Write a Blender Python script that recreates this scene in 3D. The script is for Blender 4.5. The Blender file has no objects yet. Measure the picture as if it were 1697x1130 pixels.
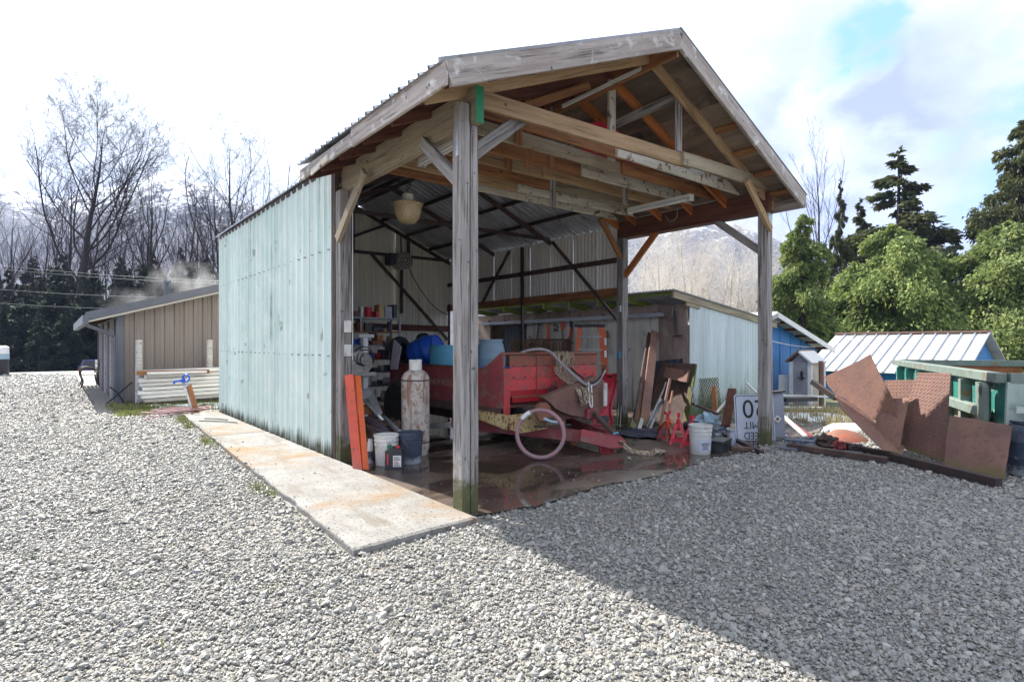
import bpy, math, random
import numpy as np
from mathutils import Vector, Matrix, Quaternion
R = math.radians
random.seed(7)
rng = np.random.default_rng(7)
SC = bpy.context.scene
COL = SC.collection

# ------------------------------------------------------------------ camera, world, sun, exposure
CAM = Vector((0.0, 0.0, 1.5)); F = 934.0; U0, V0 = 848.0, 570.0
FWD = Vector((0.630, 0.7765, 0.0)); RGT = Vector((0.7765, -0.630, 0.0))
cd = bpy.data.cameras.new('camera'); cam = bpy.data.objects.new('camera', cd); COL.objects.link(cam)
cam.location = CAM; cam.rotation_euler = (R(90), 0, -math.atan2(0.630, 0.7765))
cd.sensor_width = 36; cd.lens = 36*F/1697; cd.shift_y = 0.003; cd.clip_start = 0.05; cd.clip_end = 12000
SC.camera = cam
SUN_DIR = Vector((-0.10, 0.95, 1.0)).normalized()        # towards the sun
w = bpy.data.worlds.new('World'); SC.world = w; w.use_nodes = True
nt = w.node_tree; nt.nodes.clear()
def nn(t, ty, **k):
    n = t.nodes.new(ty)
    for a, b in k.items(): setattr(n, a, b)
    return n
out = nn(nt, 'ShaderNodeOutputWorld'); bg = nn(nt, 'ShaderNodeBackground'); bg.inputs[1].default_value = 0.13
sky = nn(nt, 'ShaderNodeTexSky', sky_type='NISHITA'); sky.sun_disc = False
sky.sun_elevation = math.asin(SUN_DIR.z); sky.sun_rotation = math.atan2(SUN_DIR.x, SUN_DIR.y)
sky.air_density = 1.0; sky.dust_density = 0.6; sky.ozone_density = 1.5
tc = nn(nt, 'ShaderNodeTexCoord')
def ramp(t, src, p0, p1, c0=(0,0,0,1), c1=(1,1,1,1)):
    r = nn(t, 'ShaderNodeValToRGB'); e = r.color_ramp.elements
    e[0].position = p0; e[0].color = c0; e[1].position = p1; e[1].color = c1
    t.links.new(src, r.inputs[0]); return r.outputs[0]
def mixc(t, f, a, b, mode='MIX'):
    m = nn(t, 'ShaderNodeMix', data_type='RGBA', blend_type=mode)
    for s, v in ((0, f), (6, a), (7, b)):
        if hasattr(v, 'type') and hasattr(v, 'node'): t.links.new(v, m.inputs[s])
        elif s == 0: m.inputs[0].default_value = v
        else: m.inputs[s].default_value = (*v[:3], 1)
    return m.outputs[2]
def math_(t, op, a, b=0.0, clamp=False):
    m = nn(t, 'ShaderNodeMath', operation=op, use_clamp=clamp)
    for s, v in ((0, a), (1, b)):
        if hasattr(v, 'node'): t.links.new(v, m.inputs[s])
        else: m.inputs[s].default_value = v
    return m.outputs[0]
def wnoise(scale, detail, dist=0.0, off=(0,0,0)):
    mp = nn(nt, 'ShaderNodeMapping'); nt.links.new(tc.outputs['Generated'], mp.inputs[0])
    mp.inputs['Location'].default_value = off; mp.inputs['Scale'].default_value = (1, 1, 1.7)
    n = nn(nt, 'ShaderNodeTexNoise'); n.inputs['Scale'].default_value = scale; n.inputs['Detail'].default_value = detail
    n.inputs['Roughness'].default_value = 0.55; n.inputs['Distortion'].default_value = dist
    nt.links.new(mp.outputs[0], n.inputs['Vector']); return n.outputs[0]
def pixdir(u, v): return (FWD + RGT*((u-U0)/F) + Vector((0,0,1))*((V0-v)/F)).normalized()
n1 = wnoise(2.6, 7, 0.2, (0.3, 0.1, 0.0)); n2 = wnoise(7.0, 6, 0.1, (2.0, 4.0, 1.0))
def hole(u, v, r0, r1):
    d = nn(nt, 'ShaderNodeVectorMath', operation='DISTANCE'); nt.links.new(tc.outputs['Generated'], d.inputs[0])
    d.inputs[1].default_value = pixdir(u, v)
    dd = math_(nt, 'ADD', d.outputs['Value'], math_(nt, 'MULTIPLY', math_(nt, 'SUBTRACT', n2, 0.5), 0.36))
    return ramp(nt, dd, r0, r1, (1,1,1,1), (0,0,0,1))
gap = math_(nt, 'MAXIMUM', hole(1478, 20, 0.03, 0.075), hole(1720, 190, 0.03, 0.10))
gap = math_(nt, 'MAXIMUM', gap, ramp(nt, n1, 0.60, 0.72))     # elsewhere clouds break up by themselves
grey = ramp(nt, wnoise(1.6, 5, 0.15, (0.55, 0.2, 0.35)), 0.44, 0.66)
bank = hole(1420, 215, 0.10, 0.34)          # the lavender underside of the big cloud over the cedars
grey = math_(nt, 'MAXIMUM', grey, math_(nt, 'MULTIPLY', bank, ramp(nt, n2, 0.25, 0.55)))
cloud = mixc(nt, grey, (4.4, 4.75, 4.85), (1.7, 1.92, 2.65))
blue = mixc(nt, 0.80, sky.outputs[0], (1.22, 2.5, 3.25))
nt.links.new(mixc(nt, gap, cloud, blue), bg.inputs[0]); nt.links.new(bg.outputs[0], out.inputs[0])
sd = bpy.data.lights.new('sun', 'SUN'); sd.energy = 5.0; sd.angle = R(0.5); sd.color = (1.0, 0.955, 0.88)
sun = bpy.data.objects.new('sun', sd); COL.objects.link(sun); sun.location = (-5, 40, 45)
sun.rotation_euler = SUN_DIR.to_track_quat('Z', 'Y').to_euler()
VS = SC.view_settings; VS.view_transform = 'Standard'; VS.look = 'None'; VS.gamma = 1; VS.exposure = 1.45
try: VS.use_curve_mapping = False
except Exception: pass
SC.render.engine = 'CYCLES'
SC.cycles.use_denoising = True
SC.cycles.max_bounces = 10; SC.cycles.diffuse_bounces = 6; SC.cycles.glossy_bounces = 3; SC.cycles.transmission_bounces = 4
SC.cycles.volume_bounces = 0; SC.cycles.sample_clamp_indirect = 6
try: SC.cycles.volume_step_rate = 4
except Exception: pass

# ------------------------------------------------------------------ photograph pixel -> place (planes and depths of the real things)
def P(u, v, t): return CAM + t*(FWD + RGT*((u-U0)/F)) + Vector((0,0,t*(V0-v)/F))       # at depth t
def G(u, v, z=0.0): return P(u, v, (1.5-z)*F/(v-V0))                                     # on a level z
def GX(u, x, v=None):                                                                   # on the plane X = x
    d = FWD + RGT*((u-U0)/F); t = x/d.x
    return P(u, v if v is not None else V0, t)
def GY(u, y, v=None):
    d = FWD + RGT*((u-U0)/F); t = y/d.y
    return P(u, v if v is not None else V0, t)
def sstep(a, b, x):
    t = min(1, max(0, (x-a)/(b-a))); return t*t*(3-2*t)
def H(x, y): return -1.45*sstep(39, 58, y) - 0.55*sstep(11.5, 19, x)*sstep(-6, 2, y) - 0.3*sstep(19, 40, x)

# ------------------------------------------------------------------ materials
def mat(name, c1, c2=None, scale=4, stretch=(1,1,1), rough=0.7, metal=0.0, bump=0.0, bscale=None, stain=None, sscale=2.0,
        samt=(0.52, 0.62), speck=None, spscale=60, spamt=(0.62, 0.68), rand=0.12, spec=0.5, low=None, coat=0.0, detail=6, lo=(0.35, 0.65),
        streak=None, trans=0.0, world=False, rough2=None):
    m = bpy.data.materials.new(name); m.use_nodes = True; t = m.node_tree; b = t.nodes['Principled BSDF']
    co = nn(t, 'ShaderNodeTexCoord'); oi = nn(t, 'ShaderNodeObjectInfo')
    vec = co.outputs['Object']
    if world: vec = nn(t, 'ShaderNodeNewGeometry').outputs['Position']
    ofs = nn(t, 'ShaderNodeVectorMath', operation='MULTIPLY_ADD'); t.links.new(vec, ofs.inputs[0]); ofs.inputs[1].default_value = (1,1,1)
    cx = nn(t, 'ShaderNodeCombineXYZ')
    for i, k in enumerate((17.0, 31.0, 23.0)): t.links.new(math_(t, 'MULTIPLY', oi.outputs['Random'], 0.0 if world else k), cx.inputs[i])
    t.links.new(cx.outputs[0], ofs.inputs[2]); vec = ofs.outputs[0]
    def noise(s, st=(1,1,1), det=detail, dist=0.0):
        mp = nn(t, 'ShaderNodeMapping'); mp.inputs['Scale'].default_value = st; t.links.new(vec, mp.inputs[0])
        n = nn(t, 'ShaderNodeTexNoise'); n.inputs['Scale'].default_value = s; n.inputs['Detail'].default_value = det
        n.inputs['Roughness'].default_value = 0.6; n.inputs['Distortion'].default_value = dist
        t.links.new(mp.outputs[0], n.inputs['Vector']); return n.outputs[0]
    base = noise(scale, stretch)
    col = mixc(t, ramp(t, base, *lo), c1, c2 if c2 else tuple(x*0.72 for x in c1))
    if streak: col = mixc(t, ramp(t, noise(streak[1], streak[2], 4), streak[3], streak[4]), col, streak[0])
    if stain: col = mixc(t, ramp(t, noise(sscale, (1,1,1), 8, 0.4), *samt), col, stain)
    if speck: col = mixc(t, ramp(t, noise(spscale, (1,1,1), 2), *spamt), col, speck)
    if low:
        gp = nn(t, 'ShaderNodeNewGeometry'); sx = nn(t, 'ShaderNodeSeparateXYZ'); t.links.new(gp.outputs['Position'], sx.inputs[0])
        hh = math_(t, 'ADD', sx.outputs[2], math_(t, 'MULTIPLY', math_(t, 'SUBTRACT', noise(low[2], low[3] if len(low) > 3 else (1,1,0.25), 5), 0.5), low[1]*2.4))
        col = mixc(t, ramp(t, math_(t, 'DIVIDE', hh, low[1]), 0.35, 1.0, (1,1,1,1), (0,0,0,1)), col, low[0])
    if rand:
        hs = nn(t, 'ShaderNodeHueSaturation'); t.links.new(col, hs.inputs['Color'])
        t.links.new(math_(t, 'ADD', math_(t, 'MULTIPLY', oi.outputs['Random'], 2*rand), 1-rand), hs.inputs['Value'])
        col = hs.outputs[0]
    t.links.new(col, b.inputs['Base Color'])
    b.inputs['Roughness'].default_value = rough; b.inputs['Metallic'].default_value = metal
    if rough2 is not None:
        mr = nn(t, 'ShaderNodeMapRange'); t.links.new(noise(sscale*1.7), mr.inputs[0]); mr.inputs[1].default_value = 0.35; mr.inputs[2].default_value = 0.65
        mr.inputs[3].default_value = rough; mr.inputs[4].default_value = rough2; t.links.new(mr.outputs[0], b.inputs['Roughness'])
    b.inputs['Specular IOR Level'].default_value = spec
    if coat: b.inputs['Coat Weight'].default_value = coat; b.inputs['Coat Roughness'].default_value = 0.15
    if trans:
        b.inputs['Subsurface Weight'].default_value = 0
    if bump:
        bp = nn(t, 'ShaderNodeBump'); bp.inputs['Strength'].default_value = bump; bp.inputs['Distance'].default_value = 0.02
        t.links.new(noise(bscale or scale*4, stretch, 5), bp.inputs['Height']); t.links.new(bp.outputs[0], b.inputs['Normal'])
    return m
def wood(name, c1, c2, **k):
    kw = dict(scale=9, stretch=(0.14, 1.6, 1.6), rough=0.85, bump=0.55, bscale=40, streak=(tuple(x*0.32 for x in c1), 34, (0.05, 1, 1), 0.56, 0.70),
              speck=tuple(x*0.3 for x in c1), spscale=11, spamt=(0.69, 0.73), rand=0.18, spec=0.25)
    kw.update(k); return mat(name, c1, c2, **kw)
GREEN_MOSS = (0.10, 0.13, 0.03)
M = {}
M['wood_grey'] = wood('weathered_grey_wood', (0.40, 0.375, 0.355), (0.235, 0.21, 0.195), scale=14, streak=((0.085, 0.075, 0.065), 30, (0.045, 1, 1), 0.52, 0.66), bump=0.8, low=((0.105, 0.105, 0.05), 0.42, 9))
M['wood_beam'] = wood('weathered_beam_wood', (0.40, 0.33, 0.23), (0.27, 0.22, 0.155))
M['wood_fascia'] = wood('peeling_fascia_wood', (0.47, 0.42, 0.385), (0.30, 0.25, 0.22), stain=(0.62, 0.60, 0.58), sscale=5, samt=(0.56, 0.66))
M['wood_tan'] = wood('tan_wood', (0.46, 0.32, 0.185), (0.33, 0.205, 0.11))
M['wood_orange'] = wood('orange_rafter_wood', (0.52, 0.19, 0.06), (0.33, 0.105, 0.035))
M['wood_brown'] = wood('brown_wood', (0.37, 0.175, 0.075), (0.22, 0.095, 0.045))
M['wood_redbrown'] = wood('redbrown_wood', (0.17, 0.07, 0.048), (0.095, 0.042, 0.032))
M['wood_white'] = wood('peeling_white_wood', (0.68, 0.64, 0.56), (0.50, 0.45, 0.37), stain=(0.20, 0.14, 0.09), sscale=7, samt=(0.57, 0.62))
M['wood_moss'] = wood('yellow_green_wood', (0.20, 0.29, 0.045), (0.14, 0.19, 0.05))  # saturated yellow-green tone for the lean-to rafter tails and edge purlin
M['wood_mossy'] = wood('dull_mossy_wood', (0.13, 0.135, 0.05), (0.15, 0.12, 0.075), stain=(0.10, 0.13, 0.03), sscale=4)
M['wood_pale'] = wood('pale_board_wood', (0.58, 0.56, 0.52), (0.42, 0.40, 0.37))
M['plywood'] = mat('sheathing_plywood', (0.24, 0.18, 0.125), (0.13, 0.098, 0.07), scale=3, stretch=(2, 0.4, 1), rough=0.85, stain=(0.07, 0.055, 0.045), sscale=2.4, samt=(0.55, 0.66), rand=0.25)
M['ply_grey'] = mat('grey_wall_board', (0.46, 0.47, 0.45), (0.34, 0.345, 0.33), scale=5, stretch=(1, 1, 0.2), rough=0.85, streak=(0.5*Vector((0.33,0.33,0.31)), 14, (1, 1, 0.08), 0.58, 0.72), stain=(0.14, 0.10, 0.08), sscale=2.2, samt=(0.6, 0.72), rand=0.2)
M['ply_brown'] = mat('brown_wall_board', (0.30, 0.235, 0.21), (0.19, 0.145, 0.13), scale=5, stretch=(1, 1, 0.25), rough=0.9, stain=(0.32, 0.27, 0.24), sscale=3, samt=(0.56, 0.7), rand=0.25)
M['mint'] = mat('mint_painted_steel', (0.50, 0.70, 0.62), (0.62, 0.75, 0.70), scale=1.4, stretch=(1, 2, 0.25), rough=0.55, spec=0.35,
                streak=(0.36, 0.50, 0.44) and (0.30, 0.40, 0.36), stain=(0.72, 0.79, 0.76), sscale=2, samt=(0.5, 0.75), low=((0.07, 0.085, 0.06), 0.34, 7, (1, 3, 0.12)), rand=0.06) if False else None
M['mint'] = mat('mint_painted_steel', (0.535, 0.665, 0.605), (0.645, 0.72, 0.68), scale=1.4, stretch=(1, 2, 0.25), rough=0.55, spec=0.35,
                streak=((0.24, 0.30, 0.27), 5.0, (1, 3, 0.06), 0.62, 0.74), stain=(0.70, 0.77, 0.72), sscale=2, samt=(0.45, 0.7), speck=(0.30, 0.36, 0.32), spscale=3.2, spamt=(0.66, 0.72), low=((0.10, 0.115, 0.08), 0.24, 4, (1, 4, 0.3)), rand=0.09)
M['panel_in'] = mat('inner_panel_steel', (0.84, 0.81, 0.70), (0.72, 0.69, 0.58), scale=2, stretch=(2, 2, 0.3), rough=0.55, streak=((0.25, 0.18, 0.11), 5, (2, 2, 0.06), 0.64, 0.74), rand=0.08)
M['panel_white'] = mat('white_wall_steel', (0.86, 0.84, 0.79), (0.75, 0.73, 0.68), scale=2, stretch=(2, 2, 0.3), rough=0.5, rand=0.08)
M['roof_steel'] = mat('galvanised_roof_steel', (0.56, 0.58, 0.63), (0.40, 0.42, 0.47), scale=3, rough=0.32, metal=0.35, stain=(0.2, 0.15, 0.12), sscale=3, samt=(0.62, 0.72), rand=0.18)
M['silver'] = mat('silver_corrugated_steel', (0.66, 0.71, 0.70), (0.52, 0.58, 0.565), scale=2, stretch=(2, 2, 0.3), rough=0.4, metal=0.2, streak=((0.30, 0.35, 0.32), 6, (2, 2, 0.06), 0.6, 0.72), low=((0.15, 0.19, 0.12), 0.5, 6), rand=0.1)
M['steel_dark'] = mat('dark_steel', (0.045, 0.04, 0.045), (0.085, 0.05, 0.04), scale=8, rough=0.55, metal=0.3)
M['steel_grey'] = mat('grey_steel', (0.27, 0.28, 0.30), (0.17, 0.17, 0.18), scale=10, rough=0.45, metal=0.6)
M['galv'] = mat('galvanised_metal', (0.55, 0.57, 0.58), (0.40, 0.42, 0.43), scale=14, rough=0.35, metal=0.6)
M['rust'] = mat('rusty_plate_steel', (0.235, 0.122, 0.092), (0.155, 0.085, 0.07), scale=2.2, rough=0.8, bump=0.25, bscale=30, stain=(0.25, 0.13, 0.08), sscale=1.8, samt=(0.5, 0.72), speck=(0.13, 0.07, 0.055), spscale=18, spamt=(0.55, 0.75), low=((0.15, 0.115, 0.05), 0.16, 5), rand=0.16)
M['rust_dark'] = mat('dark_rusty_steel', (0.12, 0.07, 0.055), (0.06, 0.038, 0.034), scale=6, rough=0.8, bump=0.2, stain=(0.24, 0.12, 0.06), sscale=5, samt=(0.6, 0.7), rand=0.2)
M['red'] = mat('faded_red_paint', (0.62, 0.06, 0.06), (0.48, 0.052, 0.052), scale=3, rough=0.5, stain=(0.27, 0.10, 0.075), sscale=4, samt=(0.52, 0.62), speck=(0.13, 0.06, 0.045), spscale=34, spamt=(0.60, 0.66), rand=0.1)
M['red_dull'] = mat('dull_maroon_paint', (0.33, 0.055, 0.06), (0.23, 0.045, 0.05), scale=3, rough=0.6, stain=(0.22, 0.12, 0.10), sscale=4, samt=(0.52, 0.62), speck=(0.11, 0.06, 0.05), spscale=34, spamt=(0.58, 0.66), rand=0.1)
M['red_rust'] = mat('rusting_red_paint', (0.36, 0.085, 0.05), (0.25, 0.09, 0.055), scale=8, rough=0.7, stain=(0.19, 0.10, 0.06), sscale=9, samt=(0.46, 0.58), rand=0.1)
M['red_bright'] = mat('bright_red_plastic', (0.62, 0.03, 0.055), (0.50, 0.03, 0.05), scale=4, rough=0.42, rand=0.08)
M['red_orange'] = mat('red_orange_paint', (0.70, 0.10, 0.045), (0.58, 0.075, 0.035), scale=5, rough=0.5, speck=(0.18, 0.07, 0.05), spscale=20, spamt=(0.63, 0.68), low=((0.5, 0.12, 0.08), 0.2, 8))
M['orange'] = mat('orange_fibreglass', (0.74, 0.135, 0.02), (0.62, 0.10, 0.02), scale=5, rough=0.4)
M['cream_rust'] = mat('cream_paint_rusting', (0.56, 0.44, 0.21), (0.46, 0.34, 0.15), scale=5, rough=0.7, speck=(0.22, 0.09, 0.04), spscale=22, spamt=(0.54, 0.6), stain=(0.26, 0.13, 0.06), sscale=7, samt=(0.6, 0.66))
M['tank'] = mat('rust_stained_white_tank', (0.56, 0.52, 0.46), (0.44, 0.39, 0.34), scale=6, rough=0.65, bump=0.15, stain=(0.30, 0.17, 0.11), sscale=15, samt=(0.50, 0.62), streak=((0.26, 0.15, 0.10), 12, (1, 1, 0.14), 0.56, 0.66))
M['white_paint'] = mat('white_paint', (0.76, 0.76, 0.74), (0.66, 0.66, 0.63), scale=4, rough=0.5)
M['white_plastic'] = mat('dirty_white_plastic', (0.72, 0.71, 0.67), (0.58, 0.56, 0.51), scale=6, rough=0.45, stain=(0.36, 0.33, 0.28), sscale=8, samt=(0.56, 0.68))
M['black_plastic'] = mat('black_plastic', (0.022, 0.023, 0.027), (0.035, 0.035, 0.04), scale=6, rough=0.4)
M['navy_plastic'] = mat('dusty_navy_plastic', (0.05, 0.065, 0.10), (0.035, 0.045, 0.07), scale=8, rough=0.5, stain=(0.30, 0.32, 0.36), sscale=10, samt=(0.60, 0.72), low=((0.36, 0.38, 0.42), 0.12, 14, (1,1,1)))
M['blue_plastic'] = mat('blue_plastic', (0.015, 0.12, 0.62), (0.012, 0.09, 0.5), scale=3, rough=0.4, rand=0.05)
M['teal_plastic'] = mat('teal_blue_plastic', (0.09, 0.34, 0.50), (0.07, 0.28, 0.43), scale=3, rough=0.45)
M['greyblue_plastic'] = mat('greyblue_plastic', (0.36, 0.50, 0.58), (0.31, 0.44, 0.52), scale=3, rough=0.5)
M['rubber'] = mat('black_rubber', (0.025, 0.025, 0.026), (0.05, 0.05, 0.05), scale=9, rough=0.75)
M['hose_red'] = mat('dull_red_hose_rubber', (0.40, 0.19, 0.19), (0.27, 0.19, 0.21), scale=9, rough=0.6)
M['hose_grey'] = mat('grey_hose_rubber', (0.32, 0.29, 0.30), (0.22, 0.20, 0.21), scale=9, rough=0.6)
M['chain'] = mat('pale_rusty_chain', (0.42, 0.35, 0.26), (0.27, 0.2, 0.14), scale=30, rough=0.5, metal=0.5, rand=0.2)
M['chain_rust'] = mat('rusty_chain', (0.22, 0.14, 0.085), (0.11, 0.07, 0.05), scale=30, rough=0.6, metal=0.4, rand=0.4)
M['letter_cream'] = mat('cream_lettering', (0.42, 0.30, 0.22), rough=0.6)
M['letter_black'] = mat('black_lettering', (0.02, 0.02, 0.022), rough=0.5)
M['sign_white'] = mat('dusty_sign_white', (0.56, 0.60, 0.68), (0.47, 0.51, 0.60), scale=3, rough=0.4)
M['sign_grey'] = mat('bare_grey_metal_panel', (0.34, 0.38, 0.45), (0.27, 0.30, 0.37), scale=3, rough=0.45, metal=0.2)
M['brown_steel'] = mat('brown_building_steel', (0.26, 0.23, 0.205), (0.20, 0.168, 0.15), scale=1.5, stretch=(2,2,0.3), rough=0.6, rand=0.10)
M['trim_grey'] = mat('slate_grey_trim', (0.13, 0.14, 0.17), (0.10, 0.11, 0.135), scale=3, rough=0.5)
M['purple_dark'] = mat('dark_plum_door_paint', (0.08, 0.06, 0.10), rough=0.5)
M['blue_wall'] = mat('bright_blue_siding', (0.015, 0.20, 0.50), (0.012, 0.16, 0.43), scale=2, rough=0.55, rand=0.04)
M['roof_white'] = mat('white_metal_roofing', (0.74, 0.73, 0.71), (0.64, 0.61, 0.58), scale=1.2, rough=0.45, stain=(0.55, 0.47, 0.42), sscale=1.2, samt=(0.55, 0.72), rand=0.05)
M['roof_brown'] = mat('brown_shingle_roof', (0.24, 0.145, 0.11), (0.17, 0.10, 0.08), scale=6, rough=0.9)
M['lilac'] = mat('lilac_grey_siding', (0.37, 0.35, 0.40), rough=0.6)
M['beige'] = mat('beige_siding', (0.48, 0.41, 0.33), rough=0.6)
M['teal_bin'] = mat('teal_green_dumpster_paint', (0.025, 0.20, 0.165), (0.04, 0.165, 0.14), scale=3, rough=0.5, stain=(0.26, 0.13, 0.06), sscale=3, samt=(0.60, 0.68), speck=(0.36, 0.37, 0.33), spscale=9, spamt=(0.63, 0.68))
M['rim_bin'] = mat('worn_pale_green_rim', (0.19, 0.235, 0.205), (0.13, 0.175, 0.15), scale=6, rough=0.6, stain=(0.24, 0.12, 0.06), sscale=6, samt=(0.57, 0.66))
M['pale_bin'] = mat('chalky_pale_green_paint', (0.44, 0.50, 0.46), (0.31, 0.38, 0.34), scale=4, stretch=(1,1,0.4), rough=0.6, stain=(0.22, 0.30, 0.25), sscale=6, samt=(0.56, 0.64))
M['rust_orange'] = mat('orange_rust', (0.36, 0.13, 0.045), (0.24, 0.085, 0.04), scale=7, rough=0.85)
M['glass_dark'] = mat('dark_glass', (0.015, 0.018, 0.022), rough=0.08, spec=0.6)
M['lamp_bowl'] = mat('yellowed_prismatic_bowl', (0.56, 0.44, 0.25), (0.44, 0.33, 0.18), scale=30, stretch=(1,1,0.1), rough=0.25, coat=0.4)
M['car_blue'] = mat('deep_blue_car_paint', (0.018, 0.022, 0.16), rough=0.25, coat=0.8)
M['tail_red'] = mat('red_tail_lens', (0.4, 0.01, 0.012), rough=0.2)
M['bark_dark'] = mat('dark_bark', (0.036, 0.029, 0.027), (0.022, 0.018, 0.017), scale=3, rough=0.95)
M['twig_dark'] = mat('dark_twigs', (0.022, 0.017, 0.017), (0.015, 0.012, 0.012), scale=3, rough=0.95, rand=0.25)
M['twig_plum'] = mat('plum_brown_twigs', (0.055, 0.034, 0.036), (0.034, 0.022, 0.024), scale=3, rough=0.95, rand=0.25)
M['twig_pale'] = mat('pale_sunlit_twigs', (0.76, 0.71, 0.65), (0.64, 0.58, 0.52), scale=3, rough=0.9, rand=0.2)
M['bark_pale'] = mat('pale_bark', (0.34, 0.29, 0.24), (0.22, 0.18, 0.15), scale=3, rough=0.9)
def leafmat(name, c1, c2, sc=1.2):
    m = mat(name, c1, c2, scale=sc, rough=0.65, rand=0.15, lo=(0.38, 0.62), speck=tuple(x*0.40 for x in c1), spscale=7, spamt=(0.50, 0.62), spec=0.3)
    t = m.node_tree; b = t.nodes['Principled BSDF']; o = t.nodes['Material Output']
    tr = nn(t, 'ShaderNodeBsdfTranslucent'); mx = nn(t, 'ShaderNodeMixShader'); mx.inputs[0].default_value = 0.38
    src = b.inputs['Base Color'].links[0].from_socket; t.links.new(src, tr.inputs[0])
    t.links.new(b.outputs[0], mx.inputs[1]); t.links.new(tr.outputs[0], mx.inputs[2]); t.links.new(mx.outputs[0], o.inputs[0]); return m
M['leaf_cedar'] = leafmat('cedar_foliage', (0.30, 0.36, 0.105), (0.14, 0.21, 0.065))
M['leaf_dark'] = leafmat('dark_conifer_foliage', (0.055, 0.078, 0.036), (0.028, 0.042, 0.022))
M['leaf_ochre'] = leafmat('ochre_dark_foliage', (0.105, 0.115, 0.035), (0.05, 0.065, 0.024))
M['grass'] = leafmat('winter_grass', (0.17, 0.22, 0.05), (0.22, 0.20, 0.09), 3)
M['grass_dry'] = leafmat('dry_grass', (0.46, 0.38, 0.20), (0.34, 0.27, 0.13), 3)
M['snow'] = mat('old_snow', (0.82, 0.84, 0.88), (0.74, 0.76, 0.80), scale=8, rough=0.6, bump=0.3, rand=0.0)
# ------------------------------------------------------------------ mesh builder
def origin(o):
    v = Vector((0,0,0))
    while o is not None: v = v + o.location; o = o.parent
    return v
def link(o, parent=None):
    COL.objects.link(o)
    if parent is not None: o.parent = parent
    return o
def tag(o, label=None, cat=None, group=None, kind=None):
    if label: o['label'] = label
    if cat: o['category'] = cat
    if group: o['group'] = group
    if kind or cat: o['kind'] = kind or 'thing'
    return o
def thing(name, label, cat, loc=(0,0,0), rz=0.0, group=None, rot=None):
    o = bpy.data.objects.new(name, None); o.empty_display_size = 0.2; COL.objects.link(o)
    o.location = loc; o.rotation_euler = rot if rot else (0,0,rz)
    return tag(o, label, cat, group)
def copy_tree(o, parent=None):
    c = o.copy(); COL.objects.link(c); c.parent = parent
    for ch in list(o.children): copy_tree(ch, c)
    return c
def put(o, loc, rz=0.0, label=None, scale=None, rot=None):
    o.location = loc; o.rotation_euler = rot if rot else (0,0,rz)
    if label: o['label'] = label
    if scale: o.scale = scale if not isinstance(scale, (int, float)) else (scale,)*3
    return o
def frame_from(d, up=Vector((0,0,1))):
    x = Vector(d).normalized(); z = Vector(up); z = z - x*z.dot(x)
    if z.length < 1e-4: z = Vector((1,0,0)) - x*x.x
    z.normalize(); y = z.cross(x); return Matrix((x, y, z)).transposed()
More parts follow.
